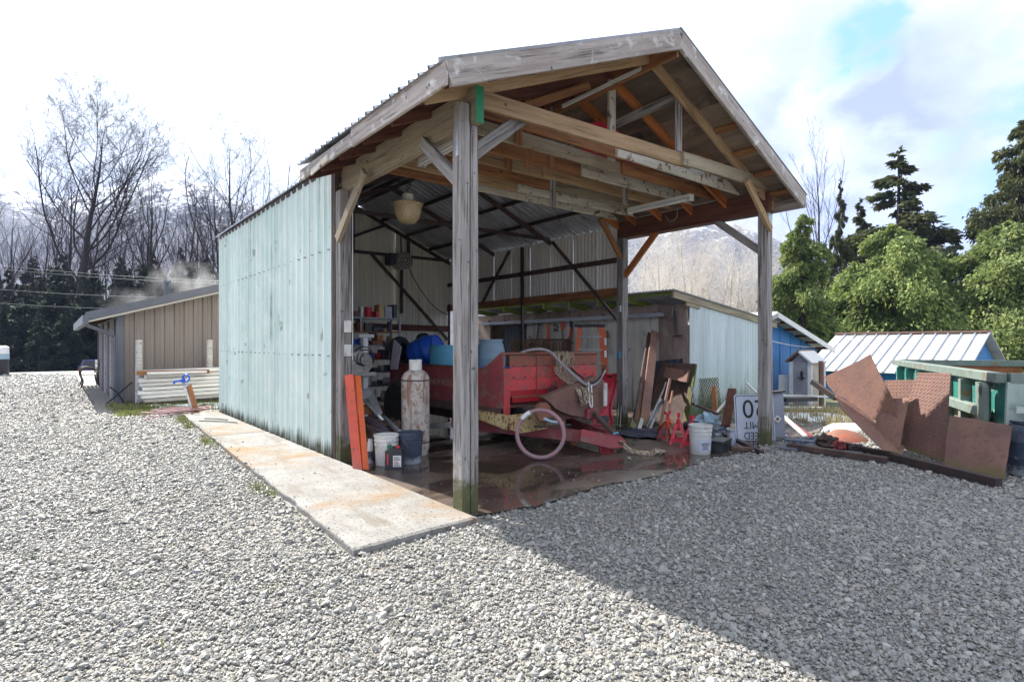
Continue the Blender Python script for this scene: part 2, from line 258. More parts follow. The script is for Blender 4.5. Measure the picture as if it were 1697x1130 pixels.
class MB:
    def __init__(s): s.v = []; s.f = []
    def add(s, vs, fs):
        n = len(s.v); s.v += [Vector(p) for p in vs]; s.f += [tuple(i+n for i in f) for f in fs]; return s
    def box(s, c, size, rot=None, b=0.0):
        hx, hy, hz = (k/2 for k in size); c = Vector(c)
        if b > 0 and b < min(hx, hy, hz):
            vs = []
            for sx in (-1, 1):
                for sy in (-1, 1):
                    for sz in (-1, 1):
                        vs += [(sx*hx, sy*(hy-b), sz*(hz-b)), (sx*(hx-b), sy*hy, sz*(hz-b)), (sx*(hx-b), sy*(hy-b), sz*hz)]
            I = lambda sx, sy, sz, k: ((sx > 0)*4+(sy > 0)*2+(sz > 0))*3+k
            fs = []
            for a, (p, q) in ((0, (1, 2)), (1, (0, 2)), (2, (0, 1))):
                for sg in (-1, 1):
                    loop = []
                    for k1, k2 in ((-1,-1), (1,-1), (1,1), (-1,1)):
                        t = [0,0,0]; t[a] = sg; t[p] = k1; t[q] = k2; loop.append(I(*t, a))
                    fs.append(loop)
            for a, (p, q) in ((0, (1, 2)), (1, (0, 2)), (2, (0, 1))):     # edges along axis a
                for k1 in (-1, 1):
                    for k2 in (-1, 1):
                        t0 = [0,0,0]; t0[a] = -1; t0[p] = k1; t0[q] = k2; t1 = list(t0); t1[a] = 1
                        fs.append([I(*t0, p), I(*t1, p), I(*t1, q), I(*t0, q)])
            for sx in (-1, 1):
                for sy in (-1, 1):
                    for sz in (-1, 1): fs.append([I(sx, sy, sz, k) for k in range(3)])
        else:
            vs = [(x*hx, y*hy, z*hz) for x in (-1, 1) for y in (-1, 1) for z in (-1, 1)]
            fs = [(0,1,3,2), (4,6,7,5), (0,4,5,1), (2,3,7,6), (0,2,6,4), (1,5,7,3)]
        vs = [Vector(p) for p in vs]
        if rot is not None: vs = [rot @ p for p in vs]
        return s.add([p + c for p in vs], fs)
    def bb(s, lo, hi, b=0.0):
        lo, hi = Vector(lo), Vector(hi); return s.box((lo+hi)/2, hi-lo, None, b)
    def bar(s, p0, p1, w, h, up=(0,0,1), b=0.0):
        p0, p1 = Vector(p0), Vector(p1); d = p1-p0
        return s.box((p0+p1)/2, (d.length, w, h), frame_from(d, up), b)
    def tube(s, pts, r, n=8, cap=True, closed=False):
        pts = [Vector(p) for p in pts]; m = len(pts)
        rs = r if isinstance(r, (list, tuple)) else [r]*m
        vs = []; prev = None
        for i, p in enumerate(pts):
            if closed: d = pts[(i+1) % m]-pts[i-1]
            else: d = pts[min(i+1, m-1)]-pts[max(i-1, 0)]
            if d.length < 1e-9: d = Vector((0,0,1))
            d.normalize()
            if prev is None:
                a = Vector((0,0,1)) if abs(d.z) < 0.9 else Vector((1,0,0)); prev = (a - d*a.dot(d)).normalized()
            else:
                q = prev - d*prev.dot(d); prev = q.normalized() if q.length > 1e-6 else prev
            bn = d.cross(prev)
            for k in range(n):
                a = 2*math.pi*k/n; vs.append(p + (prev*math.cos(a) + bn*math.sin(a))*rs[i])
        fs = []
        for i in range(m if closed else m-1):
            j = (i+1) % m
            for k in range(n): fs.append((i*n+k, i*n+(k+1) % n, j*n+(k+1) % n, j*n+k))
        if cap and not closed: fs += [tuple(range(n-1, -1, -1)), tuple((m-1)*n+k for k in range(n))]
        return s.add(vs, fs)
    def cyl(s, p0, p1, r0, r1=None, n=16): return s.tube([p0, p1], [r0, r0 if r1 is None else r1], n)
    def lathe(s, prof, n=24, c=(0,0,0), rot=None):
        c = Vector(c); vs = []; fs = []
        for r, z in prof:
            for k in range(n):
                a = 2*math.pi*k/n; p = Vector((r*math.cos(a), r*math.sin(a), z))
                vs.append((rot @ p if rot is not None else p) + c)
        for i in range(len(prof)-1):
            for k in range(n): fs.append((i*n+k, i*n+(k+1) % n, (i+1)*n+(k+1) % n, (i+1)*n+k))
        if prof[0][0] > 1e-6: fs.append(tuple(range(n-1, -1, -1)))
        if prof[-1][0] > 1e-6: fs.append(tuple((len(prof)-1)*n+k for k in range(n)))
        return s.add(vs, fs)
    def plate(s, poly, th):
        poly = [Vector(p) for p in poly]; n = Vector((0,0,0))
        for i in range(1, len(poly)-1): n += (poly[i]-poly[0]).cross(poly[i+1]-poly[0])
        n.normalize(); k = len(poly)
        vs = poly + [p - n*th for p in poly]
        return s.add(vs, [tuple(range(k)), tuple(range(2*k-1, k-1, -1))] + [(i, k+i, k+(i+1) % k, (i+1) % k) for i in range(k)])
    def corr(s, o, u, v, W, L, pitch=0.1, depth=0.018, kind='sine', L2=None, th=0.0):
        o, u, v = Vector(o), Vector(u).normalized(), Vector(v).normalized(); n = u.cross(v)
        if kind == 'sine': prof = [(i/6, 0.5-0.5*math.cos(2*math.pi*i/6)) for i in range(6)]
        else: prof = [(0, 1), (0.09, 1), (0.16, 0), (0.46, 0), (0.5, 0.25), (0.58, 0.25), (0.62, 0), (0.93, 0)]
        xs = []; k = 0
        while True:
            done = False
            for a, z in prof:
                x = (k+a)*pitch
                if x >= W: done = True; break
                xs.append((x, z*depth))
            if done: break
            k += 1
        if kind == 'sine': xs.append((W, 0.0))
        else:
            xs = [q for q in xs if q[0] < W-0.07*pitch]; xs += [(W-0.06*pitch, xs[-1][1]), (W+0.003, depth*0.9)]
        vs = []
        for x, z in xs:
            l1 = L if L2 is None else L + (L2-L)*x/W
            vs += [o+u*x+n*z, o+u*x+n*z+v*l1]
        fs = [(2*i, 2*i+2, 2*i+3, 2*i+1) for i in range(len(xs)-1)]
        return s.add(vs, fs)
    def torus(s, c, axis, Rr, r, nu=24, nv=8, a0=0, a1=2*math.pi):
        m = frame_from(axis); c = Vector(c); full = abs(a1-a0-2*math.pi) < 1e-6
        k = nu if full else nu+1
        pts = [c + m @ Vector((0, Rr*math.cos(a0+(a1-a0)*i/nu), Rr*math.sin(a0+(a1-a0)*i/nu))) for i in range(k)]
        return s.tube(pts, r, nv, closed=full)
    def build(s, name, m, parent=None, smooth=False, local=False):
        me = bpy.data.meshes.new(name)
        ofs = Vector((0,0,0)) if (parent is None or local) else origin(parent)
        me.from_pydata([tuple(p-ofs) for p in s.v], [], s.f); me.materials.append(M[m] if isinstance(m, str) else m)
        if smooth is not False:
            me.shade_smooth()
            if smooth is not True:
                try: me.set_sharp_from_angle(angle=R(smooth))
                except Exception: pass
        return link(bpy.data.objects.new(name, me), parent)
    def solo(s, name, m, label, cat, group=None, smooth=False, kind=None):
        """a top-level thing that is one mesh, with its origin at the middle of its base"""
        xs = [p.x for p in s.v]; ys = [p.y for p in s.v]; zs = [p.z for p in s.v]
        c = Vector(((min(xs)+max(xs))/2, (min(ys)+max(ys))/2, min(zs)))
        s.v = [p-c for p in s.v]; o = s.build(name, m, None, smooth); o.location = c
        return tag(o, label, cat, group, kind)
def timber(name, p0, p1, w, h, m, par, up=(0,0,1), warp=0.003, local=False):
    p0, p1 = Vector(p0), Vector(p1); d = p1-p0; L = d.length; n = max(2, int(L/0.6)); b = 0.005
    sec = [(-w/2+b, -h/2), (w/2-b, -h/2), (w/2, -h/2+b), (w/2, h/2-b), (w/2-b, h/2), (-w/2+b, h/2), (-w/2, h/2-b), (-w/2, -h/2+b)]
    mb = MB(); vs = []; fs = []
    for i in range(n+1):
        dy, dz = (random.uniform(-warp, warp), random.uniform(-warp, warp)) if 0 < i < n else (0, 0)
        vs += [(L*i/n, y+dy, z+dz) for y, z in sec]
    for i in range(n):
        for k in range(8): fs.append((i*8+k, i*8+(k+1) % 8, (i+1)*8+(k+1) % 8, (i+1)*8+k))
    fs += [tuple(range(7, -1, -1)), tuple(n*8+k for k in range(8))]
    mb.add(vs, fs); me_o = mb.build(name, m, None)
    me_o.parent = par
    me_o.rotation_euler = frame_from(d, up).to_euler()
    me_o.location = p0 if (par is None or local) else p0-origin(par)
    return me_o
def solo_timber(name, p0, p1, w, h, m, label, cat, group=None, up=(0,0,1)):
    return tag(timber(name, p0, p1, w, h, m, None, up), label, cat, group)
_TXT = []
def text(name, s, size, m, parent, mtx, depth=0.002, sx=1.0):
    cu = bpy.data.curves.new(name, 'FONT'); cu.body = s; cu.size = size; cu.align_x = 'CENTER'; cu.align_y = 'CENTER'; cu.extrude = depth
    o = bpy.data.objects.new(name, cu); COL.objects.link(o); bpy.context.view_layer.update()
    me = bpy.data.meshes.new_from_object(o.evaluated_get(bpy.context.evaluated_depsgraph_get()))
    bpy.data.objects.remove(o); bpy.data.curves.remove(cu)
    me.materials.clear(); me.materials.append(M[m]); me.transform(mtx @ Matrix.Diagonal((sx, 1, 1, 1)))
    return link(bpy.data.objects.new(name, me), parent)
def quads(name, V, m, parent=None):
    """V: (N,4,3) array of separate quads"""
    n = len(V); me = bpy.data.meshes.new(name)
    me.vertices.add(4*n); me.vertices.foreach_set('co', V.reshape(-1).astype(np.float32))
    me.loops.add(4*n); me.loops.foreach_set('vertex_index', np.arange(4*n, dtype=np.int32))
    me.polygons.add(n); me.polygons.foreach_set('loop_start', np.arange(0, 4*n, 4, dtype=np.int32))
    me.polygons.foreach_set('loop_total', np.full(n, 4, dtype=np.int32))
    me.update(); me.validate(); me.materials.append(M[m]); return link(bpy.data.objects.new(name, me), parent)
def jitter(p, a): return Vector(p) + Vector((random.uniform(-a, a), random.uniform(-a, a), random.uniform(-a, a)))
def sag(p0, p1, s, n=16):
    p0, p1 = Vector(p0), Vector(p1)
    return [p0.lerp(p1, i/n) - Vector((0,0,s*4*(i/n)*(1-i/n))) for i in range(n+1)]
def arc3(pts, n=8):
    """Catmull-Rom through points"""
    pts = [Vector(p) for p in pts]; out = []
    q = [pts[0]*2-pts[1]] + pts + [pts[-1]*2-pts[-2]]
    for i in range(1, len(q)-2):
        for k in range(n):
            t = k/n; a, b, c, d = q[i-1], q[i], q[i+1], q[i+2]
            out.append(0.5*((2*b)+(c-a)*t+(2*a-5*b+4*c-d)*t*t+(3*b-a-3*c+d)*t**3))
    return out + [pts[-1]]
# ------------------------------------------------------------------ ground, concrete, gravel, mountains
def vnoise(x, y, seed=0):
    xi = np.floor(x).astype(np.int64); yi = np.floor(y).astype(np.int64); fx = x-xi; fy = y-yi
    def h(a, b):
        n = (a*374761393 + b*668265263 + seed*1442695041) & 0x7fffffff; n = (n ^ (n >> 13))*1274126177 & 0x7fffffff
        return ((n ^ (n >> 16)) & 0xffff)/65535.0
    sx = fx*fx*(3-2*fx); sy = fy*fy*(3-2*fy)
    return (h(xi,yi)*(1-sx)+h(xi+1,yi)*sx)*(1-sy)+(h(xi,yi+1)*(1-sx)+h(xi+1,yi+1)*sx)*sy
def fbm(x, y, o=5, seed=0, ridged=False):
    s = 0; a = 0.5
    for k in range(o):
        n = vnoise(x*2**k, y*2**k, seed+k)
        s = s + a*((1-np.abs(2*n-1)) if ridged else n); a *= 0.5
    return s
def grid_mesh(name, X, Y, Z, m):
    r, c = X.shape; me = bpy.data.meshes.new(name)
    co = np.stack([X, Y, Z], -1).reshape(-1, 3).astype(np.float32); i = np.arange(r*c).reshape(r, c)
    q = np.stack([i[:-1,:-1], i[1:,:-1], i[1:,1:], i[:-1,1:]], -1).reshape(-1, 4).astype(np.int32); n = len(q)
    me.vertices.add(len(co)); me.vertices.foreach_set('co', co.reshape(-1)); me.loops.add(4*n); me.loops.foreach_set('vertex_index', q.reshape(-1))
    me.polygons.add(n); me.polygons.foreach_set('loop_start', np.arange(0, 4*n, 4, dtype=np.int32)); me.polygons.foreach_set('loop_total', np.full(n, 4, dtype=np.int32))
    me.polygons.foreach_set('use_smooth', np.ones(n, dtype=bool)); me.update(); me.validate(); me.materials.append(m)
    o = bpy.data.objects.new(name, me); COL.objects.link(o); return o
def sst(a, b, x):
    t = np.clip((x-a)/(b-a), 0, 1); return t*t*(3-2*t)
def Hn(x, y): return -1.45*sst(39, 58, y) - 0.55*sst(11.5, 19, x)*sst(-6, 2, y) - 0.3*sst(19, 40, x)

# gravel ground material: packed stones of many greys, grass and dirt taking over away from the yard
gm = bpy.data.materials.new('gravel_ground'); gm.use_nodes = True; t = gm.node_tree; b = t.nodes['Principled BSDF']
gp = nn(t, 'ShaderNodeNewGeometry'); pos = gp.outputs['Position']
def vor(scale, feat='F1', outn='Distance'):
    v = nn(t, 'ShaderNodeTexVoronoi', feature=feat); v.inputs['Scale'].default_value = scale; t.links.new(pos, v.inputs['Vector']); return v.outputs[outn]
def noi(scale, det=5):
    n = nn(t, 'ShaderNodeTexNoise'); n.inputs['Scale'].default_value = scale; n.inputs['Detail'].default_value = det; t.links.new(pos, n.inputs['Vector']); return n.outputs[0]
sx = nn(t, 'ShaderNodeSeparateColor'); t.links.new(vor(30, 'F1', 'Color'), sx.inputs[0])
sp = nn(t, 'ShaderNodeSeparateXYZ'); t.links.new(pos, sp.inputs[0])
c = mixc(t, sx.outputs[0], (0.13, 0.125, 0.11), (0.33, 0.315, 0.28))
c = mixc(t, ramp(t, vor(30), 0.25, 0.75), c, (0.10, 0.095, 0.085))
c = mixc(t, ramp(t, noi(0.9), 0.42, 0.7), c, mixc(t, 0.4, c, (0.30, 0.26, 0.20)))
c = mixc(t, ramp(t, noi(160, 2), 0.45, 0.6), c, mixc(t, 0.5, c, (0.4, 0.385, 0.35)))
meadow = mixc(t, ramp(t, noi(0.6), 0.4, 0.6), (0.10, 0.12, 0.04), (0.20, 0.16, 0.085))
far_x = ramp(t, math_(t, 'ADD', math_(t, 'MULTIPLY', sp.outputs[0], 0.02), math_(t, 'MULTIPLY', noi(0.35), 0.12)), 0.30, 0.34)
far_y = ramp(t, math_(t, 'ADD', math_(t, 'MULTIPLY', sp.outputs[1], 0.01), math_(t, 'MULTIPLY', noi(0.3), 0.05)), 0.50, 0.56)
c = mixc(t, math_(t, 'MAXIMUM', far_x, far_y), c, meadow)
t.links.new(c, b.inputs['Base Color']); b.inputs['Roughness'].default_value = 0.6; b.inputs['Specular IOR Level'].default_value = 0.5
bp = nn(t, 'ShaderNodeBump'); bp.inputs['Strength'].default_value = 0.9; bp.inputs['Distance'].default_value = 0.03
t.links.new(math_(t, 'SUBTRACT', math_(t, 'MULTIPLY', noi(60, 4), 0.8), vor(30)), bp.inputs['Height']); t.links.new(bp.outputs[0], b.inputs['Normal'])
M['gravel_ground'] = gm
g1 = np.sinh(np.linspace(-7.2, 7.2, 241)); g1 = g1/g1[-1]*3300
gx, gy = np.meshgrid(g1+4, g1+8, indexing='ij')
def bumps(x, y): return (fbm(x*0.7, y*0.7, 3, 3)-0.45)*0.05*np.exp(-((x-5)**2+(y-4)**2)/900)
def flatten(x, y):                                    # level under the slab and the shed
    return sst(2.2, 1.4, x)*0 + (1-(sst(1.2, 1.8, x)*sst(3.3, 4.1, y)*(1-sst(13.8, 14.6, y))*(1-sst(10.6, 11.4, x))))
gz = Hn(gx, gy)+bumps(gx, gy)*flatten(gx, gy)-0.004
tag(grid_mesh('ground', gx, gy, gz, gm), kind='structure')

# pale concrete apron beside the green wall, rust stained
M['apron'] = mat('rust_stained_concrete', (0.27, 0.26, 0.243), (0.19, 0.183, 0.17), scale=3.5, rough=0.85, bump=0.35, bscale=60, stain=(0.225, 0.14, 0.065), sscale=0.8, samt=(0.49, 0.64), streak=((0.15, 0.125, 0.095), 1.6, (2.2, 0.6, 1), 0.56, 0.72), speck=(0.09, 0.085, 0.075), spscale=38, spamt=(0.58, 0.66), rand=0.04)
apron = tag(bpy.data.objects.new('concrete_apron', None), kind='structure'); COL.objects.link(apron); apron.location = (2.2, 8.6, 0)
cuts = [3.80, 9.9, 13.5]
def apl(y): return 1.64+(y-3.80)*.0435
for k in range(2):                                   # cast in bays with open joints and chipped edges
    ya, yb = cuts[k]+.006, cuts[k+1]-.006; n = 40; vs = []; fs = []; zt = .050+random.uniform(-.004, .004)
    outl = [(apl(ya+(yb-ya)*i/n)+random.choice([0, 0, 0, .012, .03])*random.random(), ya+(yb-ya)*i/n) for i in range(n+1)]
    outl += [(apl(yb)+(2.752-apl(yb))*i/n, yb-random.choice([0, 0, .006, .012])*random.random()) for i in range(1, n)] + [(2.752, yb), (2.752, ya)]
    outl += [(2.752+(apl(ya)-2.752)*i/n, ya+.06*(1-i/n)*(k == 0)+random.choice([0, 0, .008, .02])*random.random()) for i in range(1, n)]
    m_ = len(outl); cx = sum(p[0] for p in outl)/m_; cy = sum(p[1] for p in outl)/m_
    vs = [(x+(cx-x)*.012, y+(cy-y)*.008, zt) for x, y in outl]+[(x, y, zt-.012) for x, y in outl]+[(x, y, -.08) for x, y in outl]
    fs = [tuple(range(m_-1, -1, -1))]+[(i, (i+1) % m_, m_+(i+1) % m_, m_+i) for i in range(m_)]+[(m_+i, m_+(i+1) % m_, 2*m_+(i+1) % m_, 2*m_+i) for i in range(m_)]
    MB().add(vs, fs).build('slab', 'apron', apron)

# wet shed floor with standing puddles
fm = bpy.data.materials.new('wet_dark_concrete'); fm.use_nodes = True; t = fm.node_tree; b = t.nodes['Principled BSDF']
gp = nn(t, 'ShaderNodeNewGeometry'); pos = gp.outputs['Position']
mp = nn(t, 'ShaderNodeMapping'); mp.inputs['Scale'].default_value = (0.7, 1.5, 1); t.links.new(pos, mp.inputs[0])
pud = nn(t, 'ShaderNodeTexNoise'); pud.inputs['Scale'].default_value = 0.9; pud.inputs['Detail'].default_value = 5; t.links.new(mp.outputs[0], pud.inputs['Vector'])
pw = ramp(t, pud.outputs[0], 0.44, 0.53)
col = mixc(t, ramp(t, noi(2.2), 0.38, 0.62), (0.13, 0.095, 0.072), (0.075, 0.056, 0.048))
col = mixc(t, ramp(t, noi(0.8), 0.55, 0.7), col, (0.13, 0.085, 0.05))
sp = nn(t, 'ShaderNodeSeparateXYZ'); t.links.new(pos, sp.inputs[0])
dry = ramp(t, math_(t, 'ADD', sp.outputs[1], math_(t, 'MULTIPLY', noi(2.5), 1.2)), 0.0, 1.0); 
mrd = nn(t, 'ShaderNodeMapRange'); t.links.new(math_(t, 'ADD', sp.outputs[1], math_(t, 'MULTIPLY', noi(2.5), 1.1)), mrd.inputs[0]); mrd.inputs[1].default_value = 4.45; mrd.inputs[2].default_value = 4.95
col = mixc(t, mrd.outputs[0], (0.22, 0.185, 0.14), col)
col = mixc(t, pw, col, mixc(t, 0.55, col, (0.018, 0.014, 0.012)))
col = mixc(t, ramp(t, noi(85, 2), 0.70, 0.73), col, (0.34, 0.32, 0.29))
t.links.new(col, b.inputs['Base Color'])
mr = nn(t, 'ShaderNodeMapRange'); t.links.new(pw, mr.inputs[0]); mr.inputs[3].default_value = 0.36; mr.inputs[4].default_value = 0.045
t.links.new(mr.outputs[0], b.inputs['Roughness']); b.inputs['Specular IOR Level'].default_value = 0.62
bp = nn(t, 'ShaderNodeBump'); bp.inputs['Distance'].default_value = 0.01; t.links.new(noi(26, 5), bp.inputs['Height'])
t.links.new(math_(t, 'MULTIPLY', math_(t, 'SUBTRACT', 1.0, pw), 0.35), bp.inputs['Strength']); t.links.new(bp.outputs[0], b.inputs['Normal'])
M['wet_floor'] = fm
mb = MB(); xs = np.linspace(2.756, 10.6, 60); front = [3.93 + 0.10*math.sin(x*3.1)*0.5 + random.uniform(-.04, .04) + 0.05*max(0, x-5) for x in xs]
vs = [(x, f, 0.022) for x, f in zip(xs, front)]+[(x, 13.5, 0.022) for x in xs]
tag(mb.add(vs, [(i, i+1, 61+i-0, 60+i) for i in range(59)]).build('shed_floor', 'wet_floor'), kind='structure')

# crushed stone: one mass of individual stones near the camera
def stone_points():
    pts = []; N = 1800000; TM = 26.0
    tt = 1.85 + (rng.random(N)**0.72)*TM; la = rng.uniform(-1.02, 1.08, N)
    x = tt*(FWD.x+RGT.x*la); y = tt*(FWD.y+RGT.y*la)
    # density per square metre falls with distance
    dens = np.clip(7600*np.exp(-(tt-2.0)/3.4), 320, 7600)
    # proposal density in (t, la): dN = N*pdf(t)/2.1 ; area element = t dt dla
    pdf = (1/0.72)*((tt-1.85)/TM)**(1/0.72-1)/TM
    dens = np.where((tt > 14) & (la > -0.42), 0, dens)*(0.10+1.75*fbm(x*0.55, y*0.55, 4, 17))
    keep = rng.random(N) < dens*tt/(N*pdf/2.1)
    x, y, tt = x[keep], y[keep], tt[keep]
    ed = (fbm(x*2.2, y*2.2, 3, 9)-0.45)*0.35
    slab_l = 1.64+(y-3.80)/(13.45-3.80)*0.42
    in_slab = (x > slab_l-0.012+ed*0.05) & (x < 2.76) & (y > 3.80+(x-1.64)*0.05-0.01) & (y < 13.6)
    near_e = np.minimum(x-slab_l, (y-3.80)*1.0); stray = rng.random(len(x)) < 0.004+0.16*np.exp(-np.clip(near_e, 0, 9)/0.05)
    fl = 3.93+0.05*np.clip(x-5, 0, 9)+0.12
    in_floor = (x >= 2.75) & (x < 10.6) & (y > fl+ed*0.9) & (y < 13.6)
    stray_f = rng.random(len(x)) < 0.02*np.exp(-np.clip(y-fl, 0, 9)*1.6)
    yard = (y < 15.2) | (x < 0.75)
    grassy = (x > 0.9) & (y > 14.0)
    right = x < 12.3+ed*2
    ok = ((~in_slab) | stray) & ((~in_floor) | stray_f) & yard & right & (~grassy | (rng.random(len(x)) < 0.25))
    on = (in_slab*0.05+in_floor*0.024)[ok]
    x, y, tt = x[ok], y[ok], tt[ok]
    sc = np.clip(rng.lognormal(-4.95, 0.48, len(x)), 0.0045, 0.036)*(1+np.clip(tt-3, 0, 22)*0.085)
    z = Hn(x, y)+bumps(x, y)*flatten(x, y)+sc*rng.uniform(-0.05, 0.35, len(x))+on
    sc = np.where(on > 0, sc*0.55, sc)
    return x, y, z, sc
px, py, pz, ps = stone_points()
me = bpy.data.meshes.new('gravel'); me.vertices.add(len(px)); me.vertices.foreach_set('co', np.stack([px, py, pz], -1).reshape(-1).astype(np.float32))
at = me.attributes.new('stone_size', 'FLOAT', 'POINT'); at.data.foreach_set('value', ps.astype(np.float32)); me.update()
gv = bpy.data.objects.new('gravel', me); COL.objects.link(gv); tag(gv, 'loose grey crushed stone covering the yard', 'gravel', kind='stuff')
sm = bpy.data.materials.new('crushed_stone'); sm.use_nodes = True; t = sm.node_tree; b = t.nodes['Principled BSDF']
oi = nn(t, 'ShaderNodeObjectInfo'); r = nn(t, 'ShaderNodeValToRGB'); t.links.new(oi.outputs['Random'], r.inputs[0]); e = r.color_ramp.elements
e[0].color = (0.085, 0.088, 0.095, 1); e[0].position = 0; e[1].color = (0.40, 0.388, 0.36, 1); e[1].position = 1
for p_, c_ in ((0.14, (0.135, 0.133, 0.128, 1)), (0.35, (0.19, 0.184, 0.17, 1)), (0.6, (0.26, 0.25, 0.23, 1)), (0.8, (0.245, 0.215, 0.17, 1))):
    q = e.new(p_); q.color = c_
co = nn(t, 'ShaderNodeTexCoord'); n = nn(t, 'ShaderNodeTexNoise'); n.inputs['Scale'].default_value = 1.6; n.inputs['Detail'].default_value = 5; t.links.new(co.outputs['Object'], n.inputs['Vector'])
t.links.new(mixc(t, ramp(t, n.outputs[0], 0.35, 0.65), r.outputs[0], (0.27, 0.26, 0.245), 'MULTIPLY') if False else mixc(t, ramp(t, n.outputs[0], 0.4, 0.75), r.outputs[0], (0.34, 0.33, 0.305)), b.inputs['Base Color'])
b.inputs['Roughness'].default_value = 0.5; b.inputs['Specular IOR Level'].default_value = 0.55; M['stone'] = sm
ng = bpy.data.node_groups.new('stones', 'GeometryNodeTree'); ng.interface.new_socket('Geometry', in_out='INPUT', socket_type='NodeSocketGeometry'); ng.interface.new_socket('Geometry', in_out='OUTPUT', socket_type='NodeSocketGeometry')
gi = ng.nodes.new('NodeGroupInput'); go = ng.nodes.new('NodeGroupOutput'); g2i = ng.nodes.new('GeometryNodeGeometryToInstance')
for k in range(6):
    ico = nn(ng, 'GeometryNodeMeshIcoSphere'); ico.inputs['Radius'].default_value = 1; ico.inputs['Subdivisions'].default_value = 2
    tn = nn(ng, 'ShaderNodeTexNoise', noise_dimensions='4D'); tn.inputs['W'].default_value = k*3.7; tn.inputs['Scale'].default_value = 1.15; tn.inputs['Detail'].default_value = 2.0
    vm = nn(ng, 'ShaderNodeVectorMath', operation='SUBTRACT'); ng.links.new(tn.outputs[1], vm.inputs[0]); vm.inputs[1].default_value = (0.5, 0.5, 0.5)
    vs_ = nn(ng, 'ShaderNodeVectorMath', operation='SCALE'); ng.links.new(vm.outputs[0], vs_.inputs[0]); vs_.inputs['Scale'].default_value = 2.3
    sp_ = nn(ng, 'GeometryNodeSetPosition'); ng.links.new(ico.outputs[0], sp_.inputs[0]); ng.links.new(vs_.outputs[0], sp_.inputs['Offset'])
    tf = nn(ng, 'GeometryNodeTransform'); ng.links.new(sp_.outputs[0], tf.inputs[0]); tf.inputs['Scale'].default_value = ((1, .8, .55), (1.1, .7, .6), (.9, .85, .7), (1.2, .75, .5), (1, 1, .6), (.9, .6, .6))[k]
    st = nn(ng, 'GeometryNodeSetMaterial'); st.inputs['Material'].default_value = sm; ng.links.new(tf.outputs[0], st.inputs[0])
    ng.links.new(st.outputs[0], g2i.inputs[0])
ip = nn(ng, 'GeometryNodeInstanceOnPoints'); ng.links.new(gi.outputs[0], ip.inputs['Points']); ng.links.new(g2i.outputs[0], ip.inputs['Instance']); ip.inputs['Pick Instance'].default_value = True
ri = nn(ng, 'FunctionNodeRandomValue', data_type='INT'); ri.inputs[4].default_value = 0; ri.inputs[5].default_value = 5; ng.links.new(ri.outputs[2], ip.inputs['Instance Index'])
rv = nn(ng, 'FunctionNodeRandomValue', data_type='FLOAT_VECTOR'); rv.inputs[0].default_value = (-0.7, -0.7, 0); rv.inputs[1].default_value = (0.7, 0.7, 6.28); ng.links.new(rv.outputs[0], ip.inputs['Rotation'])
na = nn(ng, 'GeometryNodeInputNamedAttribute', data_type='FLOAT'); na.inputs[0].default_value = 'stone_size'; ng.links.new(na.outputs[0], ip.inputs['Scale'])
ng.links.new(ip.outputs[0], go.inputs[0])
gv.modifiers.new('stones', 'NODES').node_group = ng

# snowy mountains beyond the woods
us = np.array([-400, 0, 90, 170, 260, 350, 450, 700, 1050, 1150, 1250, 1350, 1500, 1750, 2300]); ph = np.array([290, 285, 255, 262, 290, 272, 235, 190, 196, 204, 188, 150, 95, 75, 60])
ua = np.linspace(-420, 2300, 300); rr = np.linspace(0, 1, 90)
UA, RR = np.meshgrid(ua, rr, indexing='ij'); T = 420+RR*1280; LA = (UA-U0)/F
X = T*(FWD.x+RGT.x*LA); Y = T*(FWD.y+RGT.y*LA)
prof = np.interp(UA, us, ph)/F*1180
rise = sst(0.02, 0.62, RR)**0.9*(1-0.25*sst(0.66, 1, RR))
Z = -2+prof*rise*(0.80+0.42*fbm(X/420, Y/420, 6, 21, True)-0.16)+(fbm(X/70, Y/70, 5, 5, True)-0.5)*26*rise
mm = bpy.data.materials.new('snowy_forested_slopes'); mm.use_nodes = True; t = mm.node_tree; b = t.nodes['Principled BSDF']
gp = nn(t, 'ShaderNodeNewGeometry'); pos = gp.outputs['Position']; sp = nn(t, 'ShaderNodeSeparateXYZ'); t.links.new(pos, sp.inputs[0])
hgt = math_(t, 'DIVIDE', sp.outputs[2], 340.0)
a = math_(t, 'ADD', hgt, math_(t, 'MULTIPLY', math_(t, 'SUBTRACT', noi(0.028, 9), 0.5), 1.15)); a = math_(t, 'ADD', a, math_(t, 'MULTIPLY', math_(t, 'SUBTRACT', noi(0.12, 6), 0.5), 0.9))
c = mixc(t, ramp(t, noi(0.09, 6), 0.4, 0.6), (0.028, 0.036, 0.042), (0.06, 0.062, 0.072))
c = mixc(t, ramp(t, a, 0.68, 0.86), c, (0.72, 0.75, 0.80))
t.links.new(c, b.inputs['Base Color']); b.inputs['Roughness'].default_value = 0.9
M['mountain'] = mm
tag(grid_mesh('mountains', X, Y, Z, mm), kind='structure')
# ------------------------------------------------------------------ the open shed
ZR = lambda x: 5.00-0.425*abs(x-5.43)            # front bay roof plane
ZB = lambda x: 5.04-0.42*abs(x-5.68)             # rear bay roof plane
shed = thing('open_shed', 'large open fronted timber and steel shed with gabled roof and mint green metal side wall', 'shed', (5.5, 4.14, 0))
XL, XR, YA, YC = 2.83, 8.21, 4.14, 6.86
